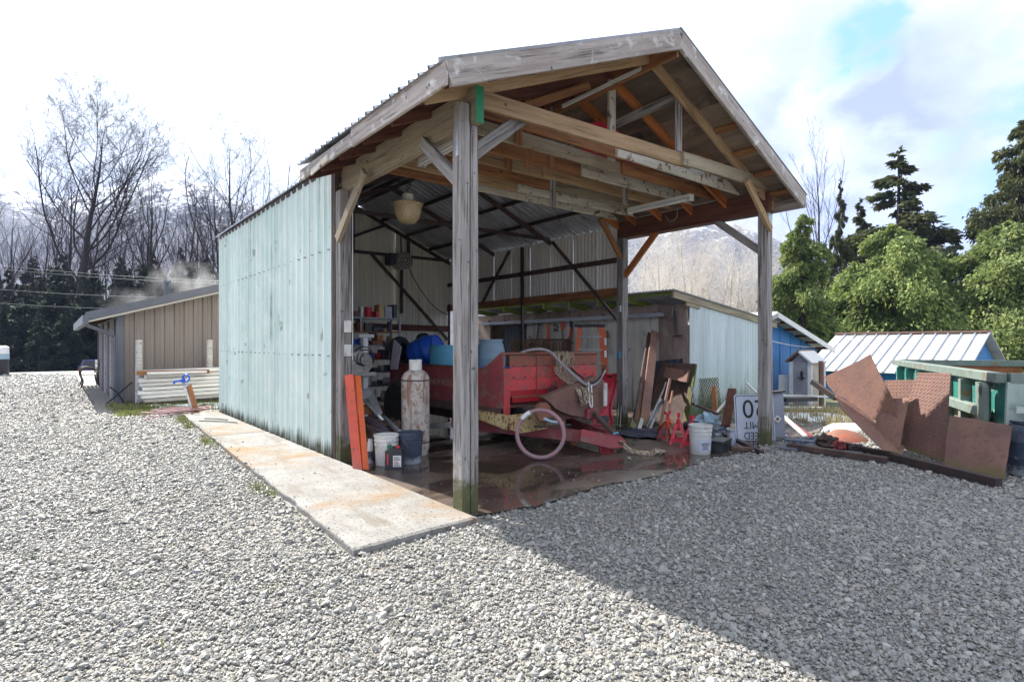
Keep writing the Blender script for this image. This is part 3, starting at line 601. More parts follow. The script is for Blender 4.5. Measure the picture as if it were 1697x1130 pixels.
# posts: two planks nailed together at the near corner, square timbers elsewhere
timber('post', (XL-0.045, YA, 0), (XL-0.045, YA, 3.60), 0.085, 0.15, 'wood_grey', shed, up=(0,1,0))
timber('post', (XL+0.045, YA, 0), (XL+0.045, YA, 3.425), 0.078, 0.15, 'wood_grey', shed, up=(0,1,0))
for x, y, h, w in ((XR, YA, 3.44, .15), (XL, YC, 3.42, .15), (XR, YC, 3.46, .15)): timber('post', (x, y, 0), (x, y, h), w, w, 'wood_grey', shed, up=(0,1,0))
lb = timber('header_beam', (XL+0.048, YA-0.14, 3.59), (XL+0.048, YC+0.10, 3.58), 0.085, 0.32, 'wood_beam', shed)
timber('header_beam', (XR, YA-0.08, 3.60), (XR, YC+0.08, 3.61), 0.09, 0.30, 'wood_redbrown', shed)
M['green_paint'] = mat('green_painted_end_grain', (0.02, 0.22, 0.10), rough=0.7)
MB().bb((XL+0.004, YA-0.147, 3.43), (XL+0.092, YA-0.141, 3.75)).build('painted_beam_end', 'green_paint', shed)
M['strap'] = M['galv']
MB().bb((XL-0.092, YA-0.02, 3.15), (XL-0.088, YA+0.02, 3.62)).build('metal_strap', 'galv', shed)
MB().bb((XR-0.05, YA-0.079, 3.20), (XR+0.055, YA-0.0755, 3.42)).build('metal_strap', 'galv', shed)
# knee braces
for p0, p1, w, h, m, up in (((XL-.02, 4.10, 2.86), (XL-.02, 4.86, 3.48), .05, .12, 'wood_grey', (1,0,0)),
        ((2.80, 4.235, 3.10), (3.62, 4.235, 3.76), .05, .13, 'wood_grey', (0,1,0)),
        ((XL-.10, 6.80, 2.80), (XL-.10, 6.02, 3.46), .05, .12, 'wood_beam', (1,0,0)),
        ((XR, 6.80, 2.76), (XR, 6.10, 3.46), .06, .11, 'wood_orange', (1,0,0)), ((8.14, YC-.03, 3.10), (7.58, YC-.03, 3.74), .05, .11, 'wood_brown', (0,1,0)),
        ((XR+.02, 4.20, 2.88), (XR+.02, 4.94, 3.46), .05, .11, 'wood_grey', (1,0,0)), ((8.17, YA-.10, 3.18), (7.50, YA-.10, 3.78), .05, .10, 'wood_tan', (0,1,0))):
    timber('knee_brace', p0, p1, h, w, m, shed, up=up)
# ceiling joists: each line is two boards lapped near the middle
ys = [4.14, 4.56, 4.98, 5.38, 5.78, 6.17, 6.55, 6.92]
mats = [('wood_tan', 'wood_beam'), ('wood_brown', 'wood_white'), ('wood_beam', 'wood_brown'), ('wood_brown', 'wood_white'), ('wood_tan', 'wood_tan'), ('wood_brown', 'wood_beam'), ('wood_tan', 'wood_white'), ('wood_brown', 'wood_white')]
for i, (y, (ma, mb_)) in enumerate(zip(ys, mats)):
    xm = (6.05, 5.30, 5.9, 5.55, 5.2, 5.75, 5.4, 4.8)[i]; z0 = 3.71 if i == 0 else 3.845+.004*i; z1 = 3.865; zm = z0+(z1-z0)*(xm-2.9)/5.4
    timber('ceiling_joist', (2.92, y, z0), (xm+0.2, y, zm+0.004), 0.042, 0.165, ma, shed)
    timber('ceiling_joist', (xm, y-0.044, zm), (8.36, y-0.044, z1), 0.042, 0.165, mb_, shed)
for x, y, z0, z1, m in ((4.1, 5.0, 3.76, 3.95, 'wood_brown'), (5.0, 5.42, 3.76, 3.95, 'wood_brown'), (4.6, 5.8, 3.76, 3.95, 'wood_brown')):
    timber('joist_cleat', (x, y-0.07, z0), (x, y-0.07, z1), 0.09, 0.035, m, shed, up=(0,1,0))
# rafters, sheathing and roof sheets
for i, y in enumerate((4.14, 4.75, 5.36, 5.97, 6.52, 6.93)):
    m = 'wood_tan' if i == 0 else 'wood_orange'
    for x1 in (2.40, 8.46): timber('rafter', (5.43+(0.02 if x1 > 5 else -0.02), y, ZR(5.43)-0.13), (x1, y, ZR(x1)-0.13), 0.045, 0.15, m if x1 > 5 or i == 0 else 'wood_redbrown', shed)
timber('ridge_board', (5.43, 3.74, 4.82), (5.43, 6.98, 4.82), 0.04, 0.20, 'wood_brown', shed)
for s in (-1, 1):
    x0, x1 = 5.43, 5.43+s*3.07; nrm = Vector((s*0.425, 0, 1)).normalized(); d = (Vector((x1, 0, ZR(x1)))-Vector((x0, 0, ZR(x0)))).normalized(); Ls = 3.07*math.hypot(1, .425)
    for r_ in range(3):                                   # sheathing panels with visible joints
        for k in range(3):
            ya, yb = 3.745+k*1.083, 3.745+(k+1)*1.083-0.006; a, b_ = Ls*r_/3+0.004, Ls*(r_+1)/3-0.004
            o = Vector((x0, 0, ZR(x0)))-nrm*(0.050)
            MB().plate([o+d*a+Vector((0,ya,0)), o+d*b_+Vector((0,ya,0)), o+d*b_+Vector((0,yb,0)), o+d*a+Vector((0,yb,0))], 0.012*s).build('sheathing_panel', 'plywood', shed)
    for k in range(5):                                    # corrugated sheets on top
        ya = 3.69+k*0.66
        o = Vector((x0-s*0.02, ya, ZR(x0)+0.006+0.002*(k % 2)))
        mbx = MB().corr(o if s < 0 else o+Vector((0,.655,0)), Vector((0,1 if s < 0 else -1,0)), d, 0.655, Ls+0.10, 0.16, 0.028, 'rib')
        mbx.build('roof_sheet', 'roof_steel', shed)
    # barge boards on the gable, lookouts behind, eave board
    timber('barge_board', Vector((5.43+s*0.002, 3.71, ZR(5.43)-0.105)), Vector((5.43+s*3.07, 3.71, ZR(5.43+s*3.07)-0.105)), 0.04, 0.20, 'wood_fascia', shed)
    timber('eave_board', (5.43+s*3.09, 3.69, ZR(5.43+3.09)-0.10), (5.43+s*3.09, 7.0 if s > 0 else 5.45, ZR(5.43+3.09)-0.10), 0.035, 0.19, 'wood_fascia', shed)
    for f in (0.42, 0.9, 1.38, 1.86, 2.34, 2.80):
        if s > 0 and f < 1.3: continue
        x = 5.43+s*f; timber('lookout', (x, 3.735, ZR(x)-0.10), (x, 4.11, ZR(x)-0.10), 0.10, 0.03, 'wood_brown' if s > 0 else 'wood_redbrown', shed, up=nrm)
timber('eave_board', (2.34, 5.46, ZR(2.34)-0.115), (2.34, 6.98, ZR(2.34)-0.13), 0.032, 0.13, 'wood_fascia', shed)
timber('eave_board', (2.315, 6.05, ZR(2.34)-0.15), (2.315, 6.55, ZR(2.34)-0.20), 0.02, 0.07, 'wood_white', shed)   # a split piece hanging off
# webs of the front trusses
for x, y, z0, z1, w, m in ((5.42, 4.70, 3.80, 4.80, .12, 'wood_white'), (6.10, 4.19, 3.92, 4.58, .10, 'wood_grey'), (6.55, 5.42, 3.55, 4.42, .085, 'wood_grey'), (5.40, 5.75, 3.4, 4.80, .09, 'wood_grey'), (4.3, 5.0, 3.55, 4.40, .09, 'wood_brown')):
    timber('truss_web', (x, y, z0), (x, y, z1), w, 0.04, m, shed, up=(0,1,0))
for p0, p1, w, h, m in (((6.10, 4.24, 4.62), (5.30, 5.8, 4.10), .09, .09, 'wood_grey'), ((5.42, 4.60, 4.70), (4.5, 6.4, 4.2), .04, .05, 'wood_brown'), ((7.2, 4.4, 4.10), (5.42, 4.72, 3.98), .04, .10, 'wood_brown'),
        ((5.43, 4.22, 4.78), (4.85, 5.0, 4.42), .02, .05, 'wood_pale'), ((4.9, 4.6, 4.55), (3.8, 4.6, 3.98), .04, .09, 'wood_brown')):
    timber('roof_strut', p0, p1, w, h, m, shed)

# rear bay: steel frame, corrugated walls and roof
Y0, Y1, XW, XE = 7.02, 13.3, 2.76, 8.52
W = (Y1-Y0)/8
for k in range(8):
    y = Y0+k*W
    MB().corr((XW-0.006*(k % 2), y+W-0.004, 0.052), (0,-1,0), (0,0,1), W-0.010, 3.71, 0.255, 0.030, 'rib').build('wall_sheet', 'mint', shed)
mbx = MB()
for z in (1.35, 2.72):
    for k in range(22):
        y = Y0+0.12+k*0.285
        y += random.uniform(-.02, .02); mbx.cyl((XW-0.040, y, z+random.uniform(-.006,.006)), (XW-0.006, y, z), 0.008, 0.008, 6)
scr = mbx.build('screw', 'steel_grey', shed); scr['kind'] = 'stuff'
MB().bb((XW-0.024, Y1-0.01, 0.05), (XW+0.05, Y1+0.05, 3.76)).build('corner_trim', 'panel_white', shed)
MB().bb((XW-0.01, Y0-0.075, 0.03), (XW+0.05, Y0-0.005, 3.72)).build('corner_post', 'rust_dark', shed)
for k in range(8):
    MB().corr((XW+0.012, Y0+k*W+0.002, 0.05), (0,1,0), (0,0,1), W-0.006, 3.70, 0.098, 0.012).build('wall_liner_sheet', 'panel_in', shed, smooth=40)
nb = 7; Wb = (XE-XW)/nb
for k in range(nb):
    x = XW+k*Wb; z0, z1 = ZB(x)+0.02, ZB(x+Wb)+0.02
    if x < 5.68 < x+Wb: z0 = z1 = max(z0, z1)
    MB().corr((x, Y1-0.004*(k % 2), 0.03), (1,0,0), (0,0,1), Wb-0.004, z0-0.03, 0.17, 0.020, 'rib', z1-0.03).build('wall_sheet', 'panel_in', shed)
ne = 9; We = (Y1-7.05)/ne
for k in range(ne):
    y = 7.05+k*We
    MB().corr((XE+0.004*(k % 2), y+We-0.004, 2.50), (0,-1,0), (0,0,1), We-0.006, ZB(XE)-2.56, 0.10, 0.018).build('wall_sheet', 'panel_white', shed, smooth=40)
for s, xe in ((-1, 2.68), (1, 8.62)):
    d = (Vector((xe, 0, ZB(xe)))-Vector((5.68, 0, ZB(5.68)))).normalized(); Ls = abs(xe-5.68)*math.hypot(1, .42)
    for k in range(9):
        y = 6.98+k*0.71; o = Vector((5.68, y if s < 0 else y+0.706, ZB(5.68)+0.003*(k % 2)))
        MB().corr(o, (0, 1 if s < 0 else -1, 0), d, 0.706, Ls, 0.178, 0.026, 'rib').build('roof_sheet', 'roof_steel', shed)
    for q in range(5):
        x = 5.68+s*(0.12+q*0.70)
        timber('purlin', (x, 7.0, ZB(x)-0.05), (x, Y1-0.02, ZB(x)-0.05), 0.05, 0.07, 'steel_dark', shed, warp=0)
    for y in (7.06, 9.15, 11.2, Y1-0.07):
        timber('steel_rafter', (5.68, y, ZB(5.68)-0.13), (5.68+s*2.84, y, ZB(5.68+2.84)-0.13), 0.06, 0.08, 'rust_dark' if y < 12 else 'steel_dark', shed, warp=0)
for y in (9.15, Y1-0.08): MB().bar((2.82, y, 3.76), (8.48, y, 3.80), 0.05, 0.07).build('steel_tie', 'steel_dark', shed)
for p0, p1 in (((6.15, Y1-.10, 3.78), (8.42, Y1-.10, 1.62)), ((5.68, Y1-.12, 4.85), (5.68, Y1-.12, 3.8)), ((4.9, Y1-.12, 3.78), (6.6, Y1-.12, 4.55)), ((7.0, Y1-.12, 3.78), (7.0, Y1-.12, 2.3)), ((7.2, Y1-.12, 3.80), (7.2, Y1-.12, 4.3))):
    MB().bar(p0, p1, 0.05, 0.065).build('steel_brace', 'steel_dark', shed)
for p0, p1 in (((XE-.08, 11.6, 2.55), (XE-.08, 10.5, 3.72)), ((XE-.08, 9.0, 3.72), (XE-.08, 6.95, 1.75)), ((XE-.05, 13.2, 2.6), (XE-.05, 13.2, 0.03))):
    MB().bar(p0, p1, 0.05, 0.05).build('steel_brace', 'rust_dark', shed)
for y in (7.12, 10.05): MB().bar((XE-.06, y, 0.02), (XE-.06, y, 3.75), 0.06, 0.06, up=(0,1,0)).build('steel_post', 'red_dull' if y < 8 else 'steel_dark', shed)
timber('wall_girt', (XE-.03, 7.0, 3.13), (XE-.03, Y1, 3.13), 0.04, 0.10, 'rust_dark', shed)
timber('wall_girt', (XE-.03, 7.0, 2.51), (XE-.03, Y1, 2.49), 0.045, 0.17, 'wood_brown', shed)
timber('wall_girt', (2.85, Y1-.05, 1.98), (8.45, Y1-.05, 1.92), 0.045, 0.16, 'wood_redbrown', shed)
MB().tube([(8.15, 4.9, 3.775), (8.15, 5.8, 3.78), (8.15, 6.7, 3.77)], 0.014, 6).build('conduit', 'galv', shed)
MB().tube(arc3([(8.13, 5.6, 3.78), (8.12, 5.62, 3.62), (8.12, 5.75, 3.58), (8.14, 5.85, 3.7)], 5), 0.008, 5).build('conduit_loop', 'galv', shed)
for x, y, z, m in ((XR-.085, YC-.02, 2.15, 'galv'), (XR-.085, YC+.0, 1.30, 'teal_plastic'), (XL+.02, YC-.085, 1.72, 'white_plastic'), (XL+.02, YC-.085, 1.42, 'white_plastic')):
    MB().box((x, y, z), (.05, .06, .12) if x > 5 else (.09, .03, .15), None, .006).build('outlet_box', m, shed)
MB().tube(sag((XL+.085, YC-.08, 3.3), (XL+.085, YC-.08, 1.3), 0.0)[:], 0.006, 5).build('cable', 'white_paint', shed)
# ------------------------------------------------------------------ small repeated kinds
def bucket(label, m, loc, rz=0, h=0.37, r=0.148, handle=None, sticker=None, name='bucket'):
    t = thing(name, label, 'bucket', loc, rz)
    rb = r*0.87; hh = h
    prof = [(rb-0.006, 0.0), (rb, 0.008), (r*0.955, hh*0.66), (r*1.0, hh*0.665), (r*1.0, hh*0.70), (r*0.965, hh*0.705), (r*0.975, hh*0.79), (r*1.035, hh*0.795), (r*1.035, hh*0.83), (r*0.98, hh*0.835), (r*0.99, hh*0.93), (r*1.055, hh*0.935), (r*1.055, hh*0.995), (r*1.03, hh),
            (r*0.965, hh), (r*0.94, hh*0.9), (rb-0.012, 0.02), (0, 0.018)]
    MB().lathe(prof, 28).build('body', m, t, 35, local=True)
    if handle:
        pts = [Vector((r*1.06*math.cos(a), -0.02-r*0.95*math.sin(a)*0.55, hh*0.80-r*1.25*math.sin(a)*0.75)) for a in np.linspace(0, math.pi, 14)]
        MB().tube(pts, 0.0028, 5).build('handle', handle, t, True, local=True)
    if sticker:
        n = 10; vs = []; fs = []
        for i in range(n+1):
            a = math.radians(-140 + 100*i/n)
            for z in (hh*0.14, hh*0.55): rr_ = rb+(r*0.955-rb)*(z/(hh*0.66))+0.0022; vs.append((rr_*math.cos(a), rr_*math.sin(a), z))
        MB().add(vs, [(2*i, 2*i+2, 2*i+3, 2*i+1) for i in range(n)]).build('paper_label', sticker, t, local=True)
    return t
def barrel(name, label, m, loc, r, h, rot=None, ribs=True, open_top=True):
    t = thing(name, label, 'barrel', loc, rot=rot)
    p = [(r*0.86, 0), (r*0.93, 0.012), (r*0.97, h*0.1), (r, h*0.30), (r*1.012, h*0.32), (r*1.012, h*0.345), (r, h*0.36), (r, h*0.60), (r*1.012, h*0.615), (r*1.012, h*0.64), (r*0.99, h*0.66), (r*0.93, h*0.80), (r*0.84, h*0.91), (r*0.76, h*0.945), (r*0.76, h*0.955), (r*0.82, h*0.96), (r*0.82, h), (r*0.76, h)]
    p += [(r*0.75, h*0.97), (0, h*0.965)] if not open_top else [(r*0.74, h*0.95), (r*0.92, h*0.6), (r*0.9, 0.03), (0, 0.03)]
    MB().lathe(p, 32).build('shell', m, t, 40, local=True); return t
def chain_links(pts, m, ll=0.045, wr=0.006):
    """real interlocking links along a path"""
    L = [0.0]
    for i in range(1, len(pts)): L.append(L[-1]+(pts[i]-pts[i-1]).length)
    def at(s):
        for i in range(1, len(L)):
            if s <= L[i] or i == len(L)-1: return pts[i-1].lerp(pts[i], max(0, min(1, (s-L[i-1])/max(1e-6, L[i]-L[i-1]))))
    mb = MB(); n = max(2, int(L[-1]/(ll*0.70)))
    for i in range(n):
        s = L[-1]*(i+0.5)/n; c = at(s); d = at(min(L[-1], s+0.01))-at(max(0, s-0.01))
        f = frame_from(d if d.length > 1e-6 else (0,0,1), (0.3, 0.2, 1) if i % 2 else (1, -0.4, 0.1))
        ring = [c+f @ Vector((ll/2*math.cos(a)*(1.0), 0, ll*0.32*math.sin(a))) for a in np.linspace(0, 2*math.pi, 9)[:-1]]
        mb.tube(ring, wr, 4, closed=True)
    return mb
def blob(name, m, c, size, seed, amt=0.25, freq=2.2):
    me = bpy.data.meshes.new(name); import bmesh
    bm = bmesh.new(); bmesh.ops.create_icosphere(bm, subdivisions=3, radius=1.0)
    from mathutils import noise
    for v in bm.verts:
        q = v.co*freq+Vector((seed*3.1, seed*1.7, 0)); k = 1+amt*noise.noise(q)+amt*0.6*noise.noise(q*2.3)
        z = max(v.co.z, -0.72); v.co = Vector((v.co.x*k*size[0], v.co.y*k*size[1], (z*k+0.72)*size[2]))
    bm.to_mesh(me); bm.free(); me.materials.append(M[m]); o = bpy.data.objects.new(name, me); COL.objects.link(o); o.location = c; return o

# ------------------------------------------------------------------ the red spreader wagon
sp_ = thing('spreader_wagon', 'old red manure spreader wagon parked inside the open shed', 'farm wagon', (5.8, 7.8, 0.022))
x0, x1, y0, y1 = 4.86, 6.74, 6.15, 9.55
side = lambda x: [(x, y0, .60), (x, y1, .60), (x, y1, 1.14), (x, y0+.42, 1.14), (x, y0+.06, 1.35), (x, y0, 1.35)]
MB().plate(side(x0)[::-1], -0.025).build('side_panel', 'red_dull', sp_)
MB().plate(side(x1), 0.025).build('side_panel', 'red_dull', sp_)
MB().bb((x0+.03, y1-.03, .60), (x1-.03, y1, 1.14)).build('rear_panel', 'red_dull', sp_)
MB().bb((x0+.03, y0+.03, .60), (x1-.03, y1-.03, .64)).build('box_floor', 'wood_redbrown', sp_)
MB().bb((x0+.09, y0, 1.18), (x1-.02, y0+.02, 1.34)).build('front_board', 'red_rust', sp_)
MB().bb((x0+.09, y0-.004, 1.0), (x1-.02, y0+.018, 1.176)).build('front_board', 'red', sp_)
MB().bb((x0+.09, y0+.004, .84), (x1-.02, y0+.024, .997)).build('front_board', 'red', sp_)
M['red_fresh'] = mat('fresher_red_paint', (0.42, 0.012, 0.02), (0.34, 0.014, 0.02), scale=3, rough=0.45, speck=(0.2, 0.04, 0.03), spscale=30, spamt=(0.64, 0.7), rand=0.05)
MB().bb((x0+.09, y0+.012, .755), (x1-.02, y0+.028, .838)).build('front_board', 'red_fresh', sp_)
MB().bb((x0+.13, y0-.008, .745), (x1-.2, y0+.010, .765)).build('front_rail', 'red_rust', sp_)
MB().bb((x0+.13, y0-.010, .672), (x1-.5, y0+.010, .742), .01).build('front_rail', 'red_fresh', sp_)
MB().bb((x0-.02, y0-.02, .50), (x0+.085, y0+.012, 1.16), .006).build('corner_stake', 'red', sp_)
for x in (5.45, 6.05): MB().bb((x-.006, y0-.014, .66), (x+.006, y0-.005, 1.33)).build('board_strap', 'red_rust', sp_)
MB().tube([(x0-.012, y1, 1.145), (x0-.012, y0+.43, 1.145), (x0-.012, y0+.06, 1.36), (x0+.02, y0-.008, 1.365), (x1-.02, y0-.008, 1.355), (x1, y0+.05, 1.33), (x1, y0+.25, 1.2)], 0.022, 8).build('rim_pipe', 'red_rust', sp_, True)
mb = MB()
for x in np.linspace(x0+.16, x1-.1, 9):
    for z in (1.19, 1.03): mb.cyl((x, y0-.018, z), (x, y0-.003, z), 0.012, 0.010, 6)
for y in np.linspace(y0+.1, y1-.1, 14):
    for z in (.66, 1.09): mb.cyl((x0-.038, y, z), (x0-.020, y, z), 0.012, 0.010, 6)
mb.build('bolt_heads', 'rust_dark', sp_)['kind'] = 'stuff'
Mx = Matrix(((0,0,-1,0), (-1,0,0,0), (0,1,0,0), (0,0,0,1)))
text('lettering', 'NEW HOLLAND', 0.14, 'letter_cream', sp_, Matrix.Translation(Vector((x0-.029, 7.62, .885))-origin(sp_)) @ Mx, 0.001, 0.92)
# lever and sprocket on the front
MB().torus((5.72, y0-.05, .80), (0,1,0), .085, .014, 14, 6).cyl((5.72, y0-.07, .80), (5.72, y0-.02, .80), .03, .03, 10).build('sprocket', 'rust_dark', sp_)
MB().tube(arc3([(5.78, y0-.06, .62), (5.80, y0-.08, .85), (5.74, y0-.08, .95), (5.70, y0-.08, .88)], 4), .010, 6).build('lever', 'rust_dark', sp_)
# chassis
MB().plate([(4.80, 6.02, .53), (5.86, 6.02, .53), (5.86, 6.02, .29), (5.0, 6.02, .27), (4.84, 6.02, .33)], 0.05).build('apron_plate', 'cream_rust', sp_)
MB().plate([(4.84, 6.02, .52), (4.80, 6.02, .33), (4.80, 7.1, .46), (4.80, 7.1, .54), (4.82, 6.4, .54)], .03).build('apron_plate', 'cream_rust', sp_)
MB().bar((4.90, y0+.1, .53), (4.90, y1, .53), .08, .13).build('frame_rail', 'rust_dark', sp_); MB().bar((6.68, y0+.1, .53), (6.68, y1, .53), .08, .13).build('frame_rail', 'rust_dark', sp_)
MB().bar((4.80, 7.4, .28), (5.86, 5.34, .20), .05, .16).build('tongue_rail', 'red_dull', sp_)
MB().bar((6.75, 7.4, .28), (6.06, 5.34, .20), .05, .16).build('tongue_rail', 'red_dull', sp_)
MB().plate([(5.72, 5.50, .30), (6.02, 5.06, .23), (6.06, 5.00, .17), (5.99, 4.98, .09), (5.87, 5.10, .07), (5.64, 5.45, .15)], .035).build('hitch_plate', 'red_dull', sp_)
MB().bar((5.95, 5.25, .16), (5.98, 4.98, .15), .05, .04).build('hitch_clevis', 'rust_dark', sp_)
# guard: rusty rounded plate with its rolled edge, and the pulley beside it
gp_ = [GY(u, 5.80, v) for u, v in ((892, 658), (935, 640), (978, 623), (988, 626), (996, 634), (1000, 646), (999, 657), (994, 671), (984, 684), (974, 693), (955, 690), (935, 686), (914, 677), (904, 667))]
MB().plate(gp_[::-1], -0.10).build('drive_guard', 'rust', sp_)
MB().tube([p+Vector((0,-.012,0)) for p in gp_], .012, 6, closed=True).build('guard_edge', 'rust_dark', sp_, True)
c = GY(985, 5.785, 639); MB().box(c, (.085, .012, .085)).build('paper_tag', 'white_paint', sp_)
c = GY(901, 5.72, 682); MB().cyl(c, c+Vector((0,.06,0)), .13, .13, 20).build('pulley', 'red_rust', sp_, 30)
MB().cyl((5.3, 5.86, .42), (6.3, 5.82, .46), .030, .030, 10).build('drive_shaft', 'rust', sp_, 30)
MB().bb((5.98, 5.62, .40), (6.22, 5.78, .56), .02).build('gearbox', 'red_dull', sp_)
MB().cyl((6.10, 5.66, .52), (6.00, 5.13, .24), .038, .036, 12).build('jack_tube', 'rust_dark', sp_, 30)
MB().cyl((6.12, 5.72, .54), (6.09, 5.60, .49), .062, .062, 12).build('jack_collar', 'red_dull', sp_, 30)
MB().cyl((6.0, 5.15, .25), (6.0, 5.12, .10), .018, .018, 8).cyl((5.95, 5.13, .27), (6.05, 5.13, .27), .016, .016, 8).build('hitch_pin', 'teal_plastic', sp_)
MB().cyl((5.15, 5.85, .36), (5.75, 5.75, .34), .016, .016, 8).build('brake_line', 'steel_dark', sp_)
for x in (4.62, 6.98):
    wt = MB().lathe([(.20, -.10), (.30, -.115), (.40, -.11), (.425, -.07), (.43, 0), (.425, .07), (.40, .11), (.30, .115), (.20, .10)], 32, (x, 8.75, .43-.0), Matrix.Rotation(R(90), 3, 'Y'))
    o = wt.build('tyre', 'rubber', sp_, 30)
    MB().lathe([(0, -.02), (.06, -.03), (.09, .0), (.17, .03), (.21, -.09), (.205, .09)], 24, (x, 8.75, .43), Matrix.Rotation(R(90), 3, 'Y')).build('rim', 'cream_rust', o, 30).location = -o.location if o.location.length else (0,0,0)
MB().cyl((4.62, 8.75, .43), (6.98, 8.75, .43), .04, .04, 8).build('axle', 'rust_dark', sp_)
MB().bb((5.2, 6.6, .25), (5.5, 9.0, .40)).build('underframe', 'rust_dark', sp_)

# barrels in the wagon
barrel('plastic_barrel', 'pale grey blue barrel standing in the red wagon', 'greyblue_plastic', (6.02, 8.02, .664), .265, .92)
barrel('plastic_barrel', 'bright blue barrel lying in the red wagon with its end showing', 'blue_plastic', (5.30, 9.45, 1.24), .31, .55, rot=(R(-72), 0, R(26)), open_top=False).rotation_euler = (R(68), 0, R(32))
tb = thing('plastic_tub', 'round teal blue cut down barrel in the red wagon', 'tub', (5.22, 8.10, .664))
MB().lathe([(.31, 0), (.335, .02), (.345, .5), (.345, .79), (.355, .795), (.355, .82), (.335, .82), (.33, .5), (.31, .04), (0, .03)], 32).build('shell', 'teal_plastic', tb, 35, local=True)
tb = thing('plastic_tub', 'low bright blue tub just behind the raised corner of the red wagon', 'tub', (5.35, 6.98, .664))
MB().lathe([(.27, 0), (.29, .02), (.31, .46), (.325, .465), (.325, .485), (.30, .485), (.28, .04), (0, .03)], 28).build('shell', 'blue_plastic', tb, 35, local=True)
for k, (x, y, z) in enumerate(((5.15, 9.72, 1.34), (5.75, 9.85, 1.42))):
    tt_ = thing('old_tyre', ('black tyre leaning behind the bright blue barrel, nearer the shelves', 'black tyre leaning behind the bright blue barrel, farther from the shelves')[k], 'tyre', (x, y, z), rot=(R(80), 0, R(28+k*8)))
    MB().lathe([(.17, -.07), (.26, -.085), (.30, -.06), (.31, 0), (.30, .06), (.26, .085), (.17, .07), (.15, 0), (.17, -.07)], 26).build('tread', 'rubber', tt_, 40, local=True)

# hoses and chains on the wagon
o = MB().tube(arc3([(5.10, 6.25, 1.33), (5.28, 6.06, 1.42), (5.52, 5.98, 1.40), (5.75, 5.95, 1.22), (5.88, 5.70, .98), (6.02, 5.66, .90), (6.22, 5.69, .92), (6.45, 5.72, 1.10)], 8), .022, 10).solo('hydraulic_hose', 'hose_grey', 'thick grey hose arching over the front of the red wagon', 'hose', smooth=True)
o = MB().tube(arc3([(6.00, 6.12, 1.40), (6.05, 6.05, 1.15), (6.1, 5.72, .95), (6.28, 5.69, .98), (6.5, 5.75, 1.18)], 8), .014, 8).solo('hydraulic_hose', 'rubber', 'thin black hose hanging beside the tangled chain on the red wagon', 'hose', smooth=True)
mb = MB()
for k in range(7):
    xa = 5.78+k*0.045; random.seed(50+k)
    pts = arc3([(xa, 6.13, 1.38), (xa+random.uniform(-.05,.05), 6.04, 1.30), (xa+random.uniform(-.08,.08), 6.03, 1.08), (xa+.02+random.uniform(-.06,.06), 5.66, .84), (xa*0.4+.6*5.9, 5.64, .72-random.uniform(0,.12))], 4)
    c = chain_links(pts, 'chain', .058, .0095); mb.f += [tuple(i+len(mb.v) for i in f) for f in c.f]; mb.v += c.v
mb.solo('chain_bundle', 'chain', 'tangled rusty chains hanging over the front edge of the red wagon', 'chain')
rp = thing('strap', 'dirty white strap loop hanging down the rusty guard of the red wagon', 'strap', (6.08, 5.62, .6))
MB().tube(arc3([(6.02, 5.66, .95), (6.00, 5.63, .75), (6.02, 5.62, .60), (6.06, 5.62, .62), (6.06, 5.64, .9)], 6), .012, 6).build('band', 'white_plastic', rp, True)
MB().bb((6.30, 5.60, .58), (6.37, 5.63, .92), .008).build('buckle_end', 'white_plastic', rp)
hr = thing('hose_ring', 'reddish hose bent into an upright ring on the wet floor', 'hose', G(895, 762, .022)-Vector((0,0,0)))
c = Vector(hr.location)+Vector((0, 0, .335)); ax = Vector((-.72, -.66, .10)).normalized()
MB().torus(c, ax, .30, .027, 40, 10).build('hose', 'hose_red', hr, True)
MB().torus(c, ax, .30, .031, 6, 10, R(116), R(143)).build('coupling', 'white_plastic', hr, True)
MB().tube(arc3([c+Vector((.02,-.04,.20)), c+Vector((.09,-.10,.16)), c+Vector((.15,-.16,.15))], 5), .018, 8).build('fitting', 'greyblue_plastic', hr, True)
pts = arc3([(5.98, 5.02, .18), (5.99, 4.94, .10), (6.02, 4.86, .055), (6.07, 4.74, .045), (6.20, 4.66, .04), (6.32, 4.66, .05)], 6)
mb = chain_links(pts, 'chain', .062, .0085)
pts = arc3([(6.00, 5.04, .18), (6.05, 4.94, .08), (6.12, 4.82, .045), (6.24, 4.74, .04), (6.36, 4.70, .04), (6.40, 4.63, .05), (6.30, 4.60, .06), (6.24, 4.68, .07), (6.36, 4.74, .06), (6.45, 4.68, .04), (6.38, 4.60, .05)], 5)
c = chain_links(pts, 'chain', .062, .0085); mb.f += [tuple(i+len(mb.v) for i in f) for f in c.f]; mb.v += c.v
mb.solo('safety_chain', 'chain', 'pale rusty safety chain drooping from the wagon hitch to the wet floor', 'chain')

# ------------------------------------------------------------------ left corner things
tk = thing('propane_tank', 'tall rust stained white propane tank standing in front of the red wagon', 'propane tank', G(688, 752, .022))
MB().lathe([(.165, 0), (.17, .01), (.17, .05), (.18, .07), (.187, .10), (.187, 1.0), (.18, 1.04), (.155, 1.09), (.10, 1.125), (.05, 1.14), (0, 1.145)], 36).build('shell', 'tank', tk, 40, local=True)
MB().lathe([(.189, .985), (.191, .99), (.191, 1.0), (.189, 1.005)], 36).build('weld_band', 'rust_dark', tk, True, local=True)
MB().lathe([(.189, .16), (.191, .165), (.191, .175), (.189, .18)], 36).build('weld_band', 'rust_dark', tk, True, local=True)
cl = MB(); n = 20
vs = []; 
for i in range(n+1):
    a = R(-235+290*i/n)
    for rr_, z in ((.085, 1.12), (.085, 1.27), (.078, 1.27), (.078, 1.12)): vs.append((rr_*math.cos(a), rr_*math.sin(a), z))
